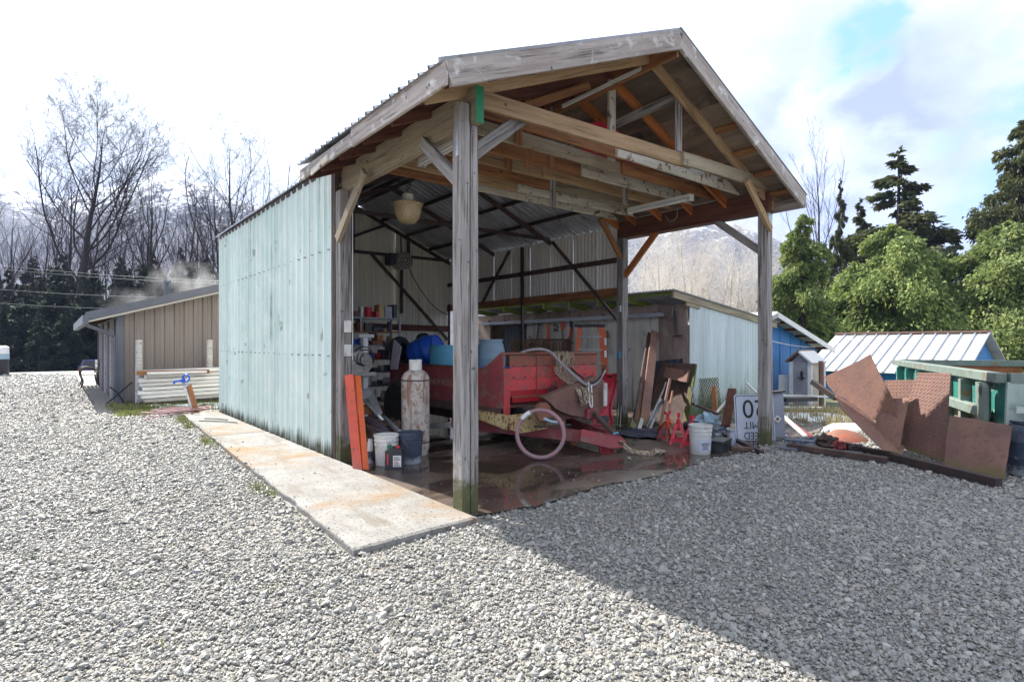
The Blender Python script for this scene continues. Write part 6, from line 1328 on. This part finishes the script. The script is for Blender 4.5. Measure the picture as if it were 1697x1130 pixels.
MB().plate([(BX-.70, BY-.42, ZF(BX-.6)+.12), (BX-.70, BY-.42, ZF(BX-.6)-.10), (BX-.58, BY-.42, ZF(BX-.6)-.10), (BX-.58, BY-.42, ZF(BX-.6)+.12)], 8.6).build('gutter', 'trim_grey', bb_)
MB().tube([(BX-.62, BY-.30, ZF(BX)-.30), (BX-.10, BY-.12, ZF(BX)-.52), (BX-.05, BY-.07, ZF(BX)-.60), (BX-.05, BY-.07, .15)], .045, 8).build('downspout', 'trim_grey', bb_)
MB().bb((BX+.03, BY+.15, 0), (BX+.12, 26.0, ZF(BX)-.04)).build('side_wall', 'brown_steel', bb_)
for k in range(7): MB().bb((BX-.02, BY+.5+k*1.15, 0), (BX+.035, BY+.62+k*1.15, ZF(BX)-.1)).build('pilaster', 'trim_grey' if k % 2 == 0 else 'wood_pale', bb_)
for k in range(6): MB().bb((BX+.005, BY+.65+k*1.15, .03), (BX+.028, BY+1.6+k*1.15, 1.95)).build('door', 'purple_dark', bb_)
vt = GY(276, 20.0, 472); MB().cyl(vt-Vector((0,0,.6)), vt+Vector((0,0,.05)), .06, .06, 10).cyl(vt+Vector((0,0,.05)), vt+Vector((0,0,.12)), .13, .10, 10).build('roof_vent', 'trim_grey', bb_)
# stacked boards
lu = thing('lumber_stack', 'stack of long white boards beside the brown building', 'lumber stack', (3.2, 16.6, 0))
xl = G(225, 668, .0).x; nlay = 8
for r_ in range(2):
    for k in range(nlay):
        z = .12+k*.098; x_ = 1.62+random.uniform(-.10, .16); y = 16.30+r_*.34+random.uniform(-.03, .03)
        timber('board', (x_, y, z+.018*(x_-1.6)), (6.8, y, z+.10), .30, .082, random.choice(['wood_pale', 'white_paint', 'white_paint', 'wood_white']) if r_ == 0 else 'wood_pale', lu, warp=.006)
for x_ in (1.9, 3.6, 5.2): timber('bearer', (x_, 16.1, .035), (x_, 16.9, .035), .09, .07, 'wood_brown', lu)
for lbl, u, tp in (('pale round stake standing at the left of the board stack', 230, 563), ('pale round stake standing at the right of the board stack', 347, 563)):
    q = GY(u, 17.0, 620); MB().cyl((q.x, q.y, 0), (q.x, q.y, GY(u, 17.0, tp).z), .085, .075, 10).solo('wood_stake', 'wood_pale', lbl, 'stake', smooth=40)
solo_timber('top_rail', GY(226, 16.0, 618), GY(346, 16.0, 615.5), .10, .10, 'wood_brown', 'brown rail resting along the top of the board stack', 'rail')
MB().cyl(GY(243, 15.9, 619), GY(342, 15.9, 616), .035, .035, 8).solo('white_pipe', 'white_paint', 'thin white pipe lying over the brown rail of the board stack', 'pipe')
MB().bb((4.05, 16.1, .98), (4.4, 16.5, 1.14), .02).solo('black_box', 'black_plastic', 'black box on the right end of the board stack', 'box')
hy = thing('yard_hydrant', 'yard hydrant with blue handle strapped to a leaning stake', 'hydrant', G(322, 687, .0))
b0 = Vector(hy.location); tp = P(303, 632, 12.1); tp2 = b0.lerp(tp, 1)
MB().tube([b0+Vector((-.03,-.03,0)), tp], .022, 8).build('pipe', 'galv', hy, True)
MB().bar(tp+Vector((-.02,0,-.02)), tp+Vector((.02,0,.08)), .06, .06, up=(0,1,0)).build('head', 'blue_plastic', hy)
MB().torus(tp+Vector((.05,-.03,.07)), FWD, .075, .020, 14, 6).bar(tp+Vector((-.16,.06,.0)), tp+Vector((.02,0,.03)), .04, .04).build('lever_handle', 'blue_plastic', hy)
MB().bar(tp+Vector((-.16,.06,-.05)), tp+Vector((-.16,.06,.02)), .04, .04, up=(0,1,0)).build('spout', 'blue_plastic', hy)
solo_timber('wood_stake', b0+Vector((.04,.03,-.01)), P(311, 640, 12.25), .15, .05, 'wood_brown', 'short brown stake leaning beside the blue handled hydrant', 'stake', up=(-.7,-.7,.2))
hp = []
for k in range(60):
    a = k*.42; rr_ = .34+.10*math.sin(k*.31)
    hp.append(Vector((2.0+rr_*1.5*math.cos(a)*1.0, 13.75+rr_*.62*math.sin(a), .065+.012*math.sin(k*1.7)+.0012*k)))
hp = [Vector((1.35, 13.0, .02)), Vector((1.5, 13.3, .03))]+hp
MB().tube(arc3(hp, 3), .014, 6).solo('garden_hose', 'hose_red', 'dull red garden hose coiled loosely at the end of the concrete apron', 'hose', smooth=True)
for lbl, a, b_ in (('dry twig lying on the concrete apron, nearer the green wall', (2.25, 12.2), (2.55, 11.7)), ('dry twig lying on the concrete apron, nearer its outer edge', (2.1, 11.9), (2.6, 11.2))):
    MB().tube(arc3([(a[0], a[1], .062), ((a[0]+b_[0])/2+.03, (a[1]+b_[1])/2, .066), (b_[0], b_[1], .062)], 4), .009, 5).solo('twig', 'bark_dark', lbl, 'twig')
pts = [(random.uniform(1.2, 4.0), random.uniform(14.2, 16.2)) for _ in range(520)]+[(1.25+random.uniform(-.3,.9), 15.2+random.uniform(-1.2, 2.2)) for _ in range(160)]
tufts('grass', 'short green grass before the stack of white boards', 'grass', pts, .09, 12, lean_=.8)
pts = []
for k in range(90):
    y = random.choice([6.0, 9.5, 11.8, 12.6, 13.0])+random.gauss(0, .25); pts.append((1.64+(y-3.8)*.0435-random.uniform(.02, .13), y))
tufts('weeds', 'yellow green weeds along the outer edge of the concrete apron', 'grass', pts, .06, 10, lean_=1.0)
for k, (cx, cy, rx_, ry_) in enumerate(((2.55, 15.55, .75, .26), (3.3, 15.1, .55, .22), (3.7, 15.75, .6, .2), (1.95, 15.95, .3, .12), (3.0, 14.6, .35, .12))): snow_patch(('long snow streak before the white board stack', 'snow streak right of the hydrant stake', 'snow streak at the right end of the board stack', 'little snow patch at the left end of the board stack', 'little snow patch nearest the red hose')[k], cx, cy, rx_, ry_, k+5, .05)
gb = thing('garden_bench', 'old garden bench with iron arms beside the plum doors', 'bench', (.62, 24.0, 0))
for k in range(4): MB().bb((.42+k*.11, 23.3, .42), (.51+k*.11, 24.7, .45)).build('seat_slat', 'wood_pale', gb)
for k in range(3): MB().bb((.86, 23.3, .55+k*.13), (.89, 24.7, .65+k*.13)).build('back_slat', 'wood_pale', gb)
for y in (23.35, 24.65):
    MB().tube(arc3([(.42, y, 0), (.46, y, .22), (.40, y, .42), (.42, y, .62), (.60, y, .66), (.84, y, .60)], 5), .025, 6).build('iron_arm', 'steel_dark', gb, True)
    MB().tube(arc3([(.92, y, 0), (.86, y, .3), (.86, y, .6), (.94, y, .95)], 5), .025, 6).build('iron_leg', 'steel_dark', gb, True)
for k, (p0, p1) in enumerate((((1.0, 17.2, .02), (1.5, 16.9, .55)), ((1.35, 17.1, .02), (1.05, 17.0, .45)))): MB().tube(arc3([p0, jitter(Vector(p0).lerp(Vector(p1), .5), .05), p1], 3), .018, 5).solo('branch', 'bark_dark', ('bent dry branch propped at the grey corner of the brown building', 'shorter dry branch crossing at the grey corner of the brown building')[k], 'branch')
# blue car far down the road, barrel post at the frame edge
zc = H(2.0, 56)
car = thing('parked_car', 'dark blue car seen from behind at the end of the gravel road', 'car', (2.35, 56, zc), R(-8))
MB().plate([(-.95, 0, .32), (.95, 0, .32), (.98, 0, .75), (.93, 0, 1.02), (-.93, 0, 1.02), (-.98, 0, .75)], 4.4).build('body', 'car_blue', car, local=True)
MB().plate([(-.88, .3, 1.0), (.88, .3, 1.0), (.70, .55, 1.66), (-.70, .55, 1.66)], 2.6).build('cabin', 'car_blue', car, local=True)
MB().plate([(-.70, .30, 1.10), (.70, .30, 1.10), (.58, .50, 1.55), (-.58, .50, 1.55)], -.02).build('rear_window', 'glass_dark', car, local=True)
for s in (-1, 1):
    MB().bb((s*.82-.11, -.03, .78), (s*.82+.11, .02, .95)).build('tail_light', 'tail_red', car, local=True)
    for y in (.8, 3.5): MB().cyl((s*.80, y, .34), (s*.97, y, .34), .34, .34, 18).build('wheel', 'rubber', car, local=True)
    MB().bb((s*1.02-.09, 1.3, 1.02), (s*1.02+.09, 1.45, 1.14)).build('mirror', 'car_blue', car, local=True)
MB().bb((-.92, -.08, .36), (.92, .03, .58), .03).build('bumper', 'black_plastic', car, local=True); MB().bb((-.22, -.09, .62), (.22, -.0, .74)).build('number_plate', 'white_paint', car, local=True)
bn = thing('yard_bin', 'dark bin with blue and white panels at the left edge of the photo', 'bin', P(4, 613, 27))
c = P(3, 590, 27); b0 = Vector((c.x, c.y, H(c.x, c.y)))
MB().lathe([(.24, 0), (.26, .05), (.26, .75), (.28, .78)], 16, b0).build('base', 'black_plastic', bn, 30); MB().lathe([(.27, .78), (.27, 1.02), (.25, 1.04)], 16, b0).build('blue_panel', 'greyblue_plastic', bn, 30); MB().lathe([(.26, 1.04), (.26, 1.35), (.15, 1.42), (0, 1.42)], 16, b0).build('white_top', 'white_paint', bn, 30)
for k, (v0, v1) in enumerate(((430, 462), (437, 466), (478, 489), (503, 508))):
    a, b_ = P(-260, v0-26, 44), P(420, v1+6, 36); MB().tube(sag(a, b_, .5, 14), .009, 4).solo('power_line', 'steel_grey', ('highest', 'second', 'third', 'lowest')[k]+' power line crossing before the dark woods', 'power line')
# steam rising off the warm roof
def steam(label, c, size, dens, seed):
    o = blob('steam', 'white_paint', c, size, seed, .3); m = bpy.data.materials.new('steam_volume'); m.use_nodes = True; t = m.node_tree; t.nodes.remove(t.nodes['Principled BSDF'])
    v = nn(t, 'ShaderNodeVolumePrincipled'); v.inputs['Color'].default_value = (.95, .95, .97, 1); co = nn(t, 'ShaderNodeTexCoord'); n_ = nn(t, 'ShaderNodeTexNoise'); n_.inputs['Scale'].default_value = 1.6; n_.inputs['Detail'].default_value = 5; t.links.new(co.outputs['Object'], n_.inputs['Vector'])
    g = nn(t, 'ShaderNodeTexGradient', gradient_type='SPHERICAL'); mp = nn(t, 'ShaderNodeMapping'); mp.inputs['Scale'].default_value = tuple(1/k for k in size); mp.inputs['Location'].default_value = (0, 0, -.7); t.links.new(co.outputs['Object'], mp.inputs[0]); t.links.new(mp.outputs[0], g.inputs[0])
    d = math_(t, 'MULTIPLY', math_(t, 'MULTIPLY', ramp(t, n_.outputs[0], .42, .7), g.outputs[1]), dens); t.links.new(d, v.inputs['Density']); t.links.new(v.outputs[0], t.nodes['Material Output'].inputs['Volume'])
    o.data.materials.clear(); o.data.materials.append(m); return tag(o, label, 'steam', kind='stuff')
steam('white steam rising from the grey roof of the brown building', Vector((3.6, 21.5, 3.0)), (1.5, 1.3, .8), 1.5, 2); steam('thin steam drifting low along the roof edge of the brown building', Vector((1.9, 21.0, 2.55)), (1.1, 1.0, .45), .8, 3)

gb.location.x += .30; gb.location.y += 1.2
# weeds and litter scattered thinly over the yard
pts = [(random.uniform(-2.5, 1.4), random.uniform(3.0, 14)) for _ in range(26)]+[(random.uniform(2.9, 8.6), random.uniform(3.5, 3.95)) for _ in range(10)]
tufts('yard_weeds', 'sparse little weeds coming up through the gravel', 'grass', pts, .05, 7, lean_=1.2, wd=.004)
# ------------------------------------------------------------------ trees
def bare_tree(seed, Ht, r0, fork=.35, spread=1.0, twig_n=1.0, ang=(28, 55), depth=4, lean_=0.0, wide=1.0):
    """trunk with limbs, and a crown of branches and twigs; unit sized meshes in metres"""
    rnd = random.Random(seed); trunk = MB(); crown = MB()
    def branch(p, d, L, r, lev, mb):
        n_ = max(3, int(L/ (Ht*.035))) if lev < 3 else 3
        pts = [p]; rs = [r]; dd = Vector(d)
        for i in range(n_):
            wob = .035 if lev == 0 else .10
            dd = (dd+Vector((rnd.gauss(0, wob), rnd.gauss(0, wob), rnd.gauss(0, .05)+(.13 if lev > 0 else .05)*(1.3-lev*.2)))).normalized()
            pts.append(pts[-1]+dd*L/n_); rs.append(r*(1-(i+1)/n_*(.72 if lev else .96)))
        mb.tube(pts, rs, 7 if lev == 0 else (5 if lev == 1 else 3), cap=False)
        return pts, rs
    def grow(p, d, L, r, lev):
        pts, rs = branch(p, d, L, r, lev, trunk if lev == 0 or (lev == 1 and r > r0*.22) else crown)
        if lev >= depth: return
        nb = {0: int(13*twig_n), 1: int(7*twig_n)+1, 2: int(5*twig_n)+1, 3: 4}[lev]
        s0 = fork if lev == 0 else .22
        for k in range(nb):
            f = s0+(1-s0)*(k+rnd.random()*.8)/nb; i = min(len(pts)-2, int(f*(len(pts)-1))); g = f*(len(pts)-1)-i
            q = pts[i].lerp(pts[i+1], min(1, g)); rr_ = rs[i]*(.62 if lev else .5)
            dd = (pts[i+1]-pts[i]).normalized(); a = R(rnd.uniform(*ang))*(1.15-.35*f if lev == 0 else 1)*wide**(1 if lev == 0 else 0); az = rnd.uniform(0, 6.283) if lev else (k*2.4+rnd.uniform(-.5, .5))
            e1 = dd.orthogonal().normalized(); e2 = dd.cross(e1); nd = (dd*math.cos(a)+(e1*math.cos(az)+e2*math.sin(az))*math.sin(a)).normalized()
            l2 = L*({0: .52, 1: .50, 2: .46, 3: .45}[lev])*(1.15-.75*(f-s0)/(1-s0) if lev == 0 else 1.1-.55*f)*rnd.uniform(.75, 1.2)*spread
            grow(q, nd, l2, max(rr_*(.9 if lev else .8), r0*.025), lev+1)
    grow(Vector((0,0,0)), Vector((lean_, 0, 1)).normalized(), Ht, r0, 0)
    return trunk, crown
def conifer(seed, Ht, Rb, n, leaf, droop=.5, base=.08, shape=1.0, lumps=0.25, hang=0.6):
    """one trunk, whorls of limbs, foliage sprays as thousands of small leaf faces"""
    g = np.random.default_rng(seed); rnd = random.Random(seed); trunk = MB()
    trunk.tube([(0,0,0), (0.02*Ht*.2,0,Ht*.4), (0,0,Ht*.97)], [Ht*.016, Ht*.010, Ht*.002], 7)
    nl = max(18, int(Ht*(9 if leaf < .3 else 5.5))); az = g.uniform(0, 6.283, nl); hz = base+(1-base)*(np.arange(nl)+g.random(nl))/nl
    Lb = Rb*(1-hz)**shape*g.uniform(1-lumps*1.6, 1+lumps, nl)+.10*Rb*(1-hz)+.02*Rb
    for k in range(0, nl, 2):
        z = hz[k]*Ht; a = az[k]; L = Lb[k]
        trunk.tube([(0,0,z), (L*.5*math.cos(a), L*.5*math.sin(a), z+L*.03), (L*.92*math.cos(a), L*.92*math.sin(a), z-L*droop*.55)], [Ht*.0035+.008, Ht*.002+.005, .004], 3, cap=False)
    w_ = Lb/Lb.sum(); bi = g.choice(nl, n, p=w_); f = g.uniform(.03, 1, n)**.66
    L = Lb[bi]; a = az[bi]+g.normal(0, .20 if leaf < .3 else .17, n)*(1.5-f*.9); r_ = L*f
    z = hz[bi]*Ht+r_*.06-droop*L*f**2*.55+g.normal(0, .085, n)*L-np.abs(g.normal(0, .10, n))*hang*np.minimum(L, 1.5)
    c = np.stack([r_*np.cos(a), r_*np.sin(a), z], -1)+g.normal(0, .06, (n, 3))*leaf
    out_ = np.stack([np.cos(a), np.sin(a), -.55-hang*g.random(n)], -1)+g.normal(0, .55, (n, 3)); out_ /= np.linalg.norm(out_, axis=1)[:, None]
    sd_ = np.cross(out_, g.normal(0, 1, (n, 3))); sd_ /= np.linalg.norm(sd_, axis=1)[:, None]
    s = (leaf*g.uniform(.5, 1.35, n))[:, None]
    V = np.stack([c-sd_*s*.22, c+out_*s*.5-sd_*s*.30*g.uniform(.4, 1, n)[:, None], c+out_*s*1.1, c+out_*s*.45+sd_*s*.30], 1)
    return trunk, V
def tree_thing(name, label, group, tr, crown, mt, mc, cat='tree'):
    t_ = thing(name, label, cat, (0,0,0), group=group)
    tr.build('trunk', mt, t_, True, local=True)
    if isinstance(crown, MB): crown.build('crown', mc, t_, local=True)
    else: quads('crown', crown, mc, t_)
    return t_
def place(o, u, t_, vtop, Hm, label=None, rz=None, sxy=1.0):
    p = P(u, 570, t_); z = H(p.x, p.y)-.1; s = (CAM.z+(V0-vtop)/F*t_-z)/Hm
    o.location = (p.x, p.y, z); o.rotation_euler = (0, 0, random.uniform(0, 6.28) if rz is None else rz); o.scale = (s*sxy, s*sxy, s)
    if label: o['label'] = label
    return o
# big bare cottonwoods on the left
GB = 'bare trees beyond the gravel road'
big = tree_thing('bare_tree', 'tallest bare tree with wide spreading crown at the left', GB, *bare_tree(4, 28, .58, .32, .95, 1.6, (36, 62), wide=1.05), 'bark_dark', 'twig_dark')
place(big, 121, 60, 208, 28, rz=.4)
tb_ = tree_thing('bare_tree', 'bare tree with rounded crown standing above the roof of the brown building', GB, *bare_tree(12, 22, .34, .36, .85, 1.2, (30, 52)), 'bark_dark', 'twig_dark')
place(tb_, 268, 62, 284, 22, rz=1.0)
tc_ = tree_thing('bare_tree', 'bare tree with two drooping side limbs just left of the green shed wall', GB, *bare_tree(21, 22, .36, .30, .95, 1.15, (36, 62)), 'bark_dark', 'twig_dark')
place(tc_, 402, 58, 250, 22, rz=2.0)
protos = [tree_thing('bare_tree', 'slender bare tree in the wood beyond the road', GB, *bare_tree(30+k, 18, .20, .34, .80, 1.15, (26, 52), 3), 'bark_dark', 'twig_plum') for k in range(3)]
uniq = {0: 'bare tree cut by the left edge of the photo', 95: 'bare tree in front of the tallest one, forking low', 235: 'bare tree just left of the round crowned one', 315: 'bare tree between the round crowned one and the green wall', 350: 'narrow bare tree nearest the left of the green wall', 440: 'bare tree whose crown shows above the green shed wall'}
spots = [(0, 60, 285), (97, 66, 270), (235, 68, 318), (316, 64, 290), (350, 72, 318), (445, 74, 296), (62, 74, 340), (205, 80, 352), (180, 70, 372), (292, 84, 345), (332, 90, 330), (375, 66, 280), (472, 82, 316), (30, 84, 352), (140, 88, 362), (420, 84, 330), (160, 66, 350), (80, 86, 330), (215, 76, 380), (278, 76, 372), (20, 76, 372), (362, 84, 350), (390, 88, 332), (250, 88, 352), (110, 80, 372), (310, 80, 368), (45, 66, 395), (190, 90, 350), (-30, 70, 320), (500, 86, 330), (125, 92, 330), (340, 78, 360)]+[(u_, 60+(u_*7 % 23), 385+(u_*13 % 60)) for u_ in range(-20, 480, 27)]
for i, (u, t_, v) in enumerate(spots):
    o = protos[i] if i < 3 else copy_tree(protos[i % 3])
    lb = next((uniq[k] for k in uniq if abs(k-u) < 6 and v < 320), 'slender bare tree in the wood beyond the road')
    place(o, u, t_, v, 18, lb, sxy=random.uniform(.85, 1.15))
# dark conifers beneath them
GC = 'dark conifers beyond the gravel road'
cps = [tree_thing('conifer', 'dark conifer at the foot of the bare trees', GC, *conifer(60+k, 13, 2.9, 22000, .30, .6, .02, .85, .3), 'bark_dark', 'leaf_dark') for k in range(3)]
cs = [(-20, 60, 430), (12, 66, 442), (40, 57, 470), (70, 62, 455), (92, 58, 440), (118, 64, 452), (140, 57, 448), (165, 60, 462), (190, 58, 466), (212, 64, 444), (235, 60, 436), (262, 66, 440), (290, 62, 452), (318, 60, 430), (345, 64, 440), (370, 60, 452), (55, 70, 425), (105, 74, 420), (150, 72, 430), (200, 76, 424), (250, 74, 412), (300, 78, 410), (340, 76, 420), (400, 70, 430), (10, 54, 500), (65, 53, 515), (110, 54, 505), (30, 62, 470), (82, 66, 440), (155, 66, 445)]
for i, (u, t_, v) in enumerate(cs):
    o = cps[i] if i < 3 else copy_tree(cps[i % 3]); place(o, u, t_, v, 13, 'dark conifer at the foot of the bare trees', sxy=random.uniform(.9, 1.4))
# dense undergrowth mass along the foot of the wood
n = 16000; uu = rng.uniform(-120, 520, n); td = rng.uniform(58, 80, n); la = (uu-U0)/F
cx_, cy_ = td*(FWD.x+RGT.x*la), td*(FWD.y+RGT.y*la); hmx = 1.2+2.6*fbm(cx_*.15, cy_*.15, 3, 4)
czz = Hn(cx_, cy_)+rng.random(n)**1.3*hmx
c = np.stack([cx_, cy_, czz], -1); d1 = rng.normal(0, .35, (n, 3)); d2 = rng.normal(0, .35, (n, 3))
tag(quads('undergrowth', np.stack([c-d1, c-d2, c+d1, c+d2], 1), 'leaf_dark'), 'dark brushy undergrowth along the foot of the wood', 'undergrowth', kind='stuff')
# right hand evergreens
GR = 'evergreens behind the blue buildings'
ca = tree_thing('evergreen_tree', 'light green cedar with hanging sprays just right of the corner post', GR, *conifer(81, 12, 3.9, 80000, .27, .8, .0, .68, .52, 1.1), 'bark_dark', 'leaf_cedar')
place(ca, 1330, 34, 352, 12, rz=.3, sxy=.92)
cb = tree_thing('evergreen_tree', 'broad yellow green cedar in the middle above the white roof', GR, *conifer(82, 11, 5.8, 130000, .27, .8, .0, .50, .58, 1.1), 'bark_dark', 'leaf_cedar')
place(cb, 1478, 36, 372, 11, rz=1.3, sxy=.98)
cc_ = put(copy_tree(ca), (0,0,0)); place(cc_, 1418, 37, 432, 12, 'lower cedar between the corner post cedar and the broad one', rz=2.2, sxy=1.15)
cd_ = put(copy_tree(cb), (0,0,0)); place(cd_, 1665, 33, 366, 11, 'broad cedar at the right edge of the photo', rz=4.0, sxy=1.1)
ce = put(copy_tree(cb), (0,0,0)); place(ce, 1580, 40, 405, 11, 'darker cedar between the two broad ones', rz=3.0, sxy=1.0)
for ch in ce.children:
    if ch.name.startswith('crown'): ch.data = ch.data.copy(); ch.data.materials[0] = M['leaf_dark']
sp1 = tree_thing('spruce_tree', 'tall pointed dark spruce rising behind the broad cedar', GR, *conifer(91, 20, 5.2, 36000, .36, .30, .05, .92, .35, .7), 'bark_dark', 'leaf_ochre')
place(sp1, 1489, 47, 250, 20, rz=.2, sxy=1.5)
sp2 = tree_thing('spruce_tree', 'large dark ochre tinted spruce cut by the right edge', GR, *conifer(92, 20, 6.8, 80000, .36, .35, .05, .52, .25, .6), 'bark_dark', 'leaf_ochre')
place(sp2, 1700, 40, 200, 20, rz=.9, sxy=.80)
sp3 = put(copy_tree(sp1), (0,0,0)); place(sp3, 1392, 43, 298, 20, 'thin dark spruce beside the bare tree, left of the pointed one', rz=2.9, sxy=.42)
sp4 = put(copy_tree(sp1), (0,0,0)); place(sp4, 1425, 50, 330, 20, 'small dark spruce half hidden by the lower cedar', rz=1.9, sxy=.8)
bt = tree_thing('bare_tree', 'bare tree standing up beside the thin dark spruce on the right', 'bare trees on the right', *bare_tree(41, 16, .20, .30, .75, 1.0, (18, 40)), 'bark_dark', 'twig_plum')
place(bt, 1358, 40, 250, 16, rz=.5, sxy=.85)
# pale sunlit bare trees seen through the shed's right side
GP = 'pale bare trees behind the lean-to'
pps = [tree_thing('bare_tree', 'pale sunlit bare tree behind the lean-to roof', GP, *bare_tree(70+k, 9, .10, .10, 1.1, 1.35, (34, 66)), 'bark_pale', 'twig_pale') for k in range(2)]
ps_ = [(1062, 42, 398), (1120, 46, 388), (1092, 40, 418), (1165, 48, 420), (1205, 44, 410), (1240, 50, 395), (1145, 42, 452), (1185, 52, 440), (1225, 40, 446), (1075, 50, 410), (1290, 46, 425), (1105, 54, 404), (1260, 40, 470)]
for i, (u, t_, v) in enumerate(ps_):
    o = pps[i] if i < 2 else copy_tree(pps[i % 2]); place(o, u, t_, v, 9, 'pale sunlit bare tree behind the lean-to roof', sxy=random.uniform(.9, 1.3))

# ------------------------------------------------------------------ thin air between here and the mountains
hz = bpy.data.materials.new('thin_air'); hz.use_nodes = True; t = hz.node_tree; t.nodes.remove(t.nodes['Principled BSDF'])
v = nn(t, 'ShaderNodeVolumePrincipled'); v.inputs['Color'].default_value = (0.42, 0.54, 1.0, 1); v.inputs['Density'].default_value = 0.00024; v.inputs['Anisotropy'].default_value = 0.1
t.links.new(v.outputs[0], t.nodes['Material Output'].inputs['Volume']); M['haze'] = hz
hb0 = MB().bb((-3400, -3400, -6), (3400, 3400, 560)).build('haze', 'haze'); tag(hb0, kind='stuff'); hb0['label'] = 'thin bluish air over the whole valley'
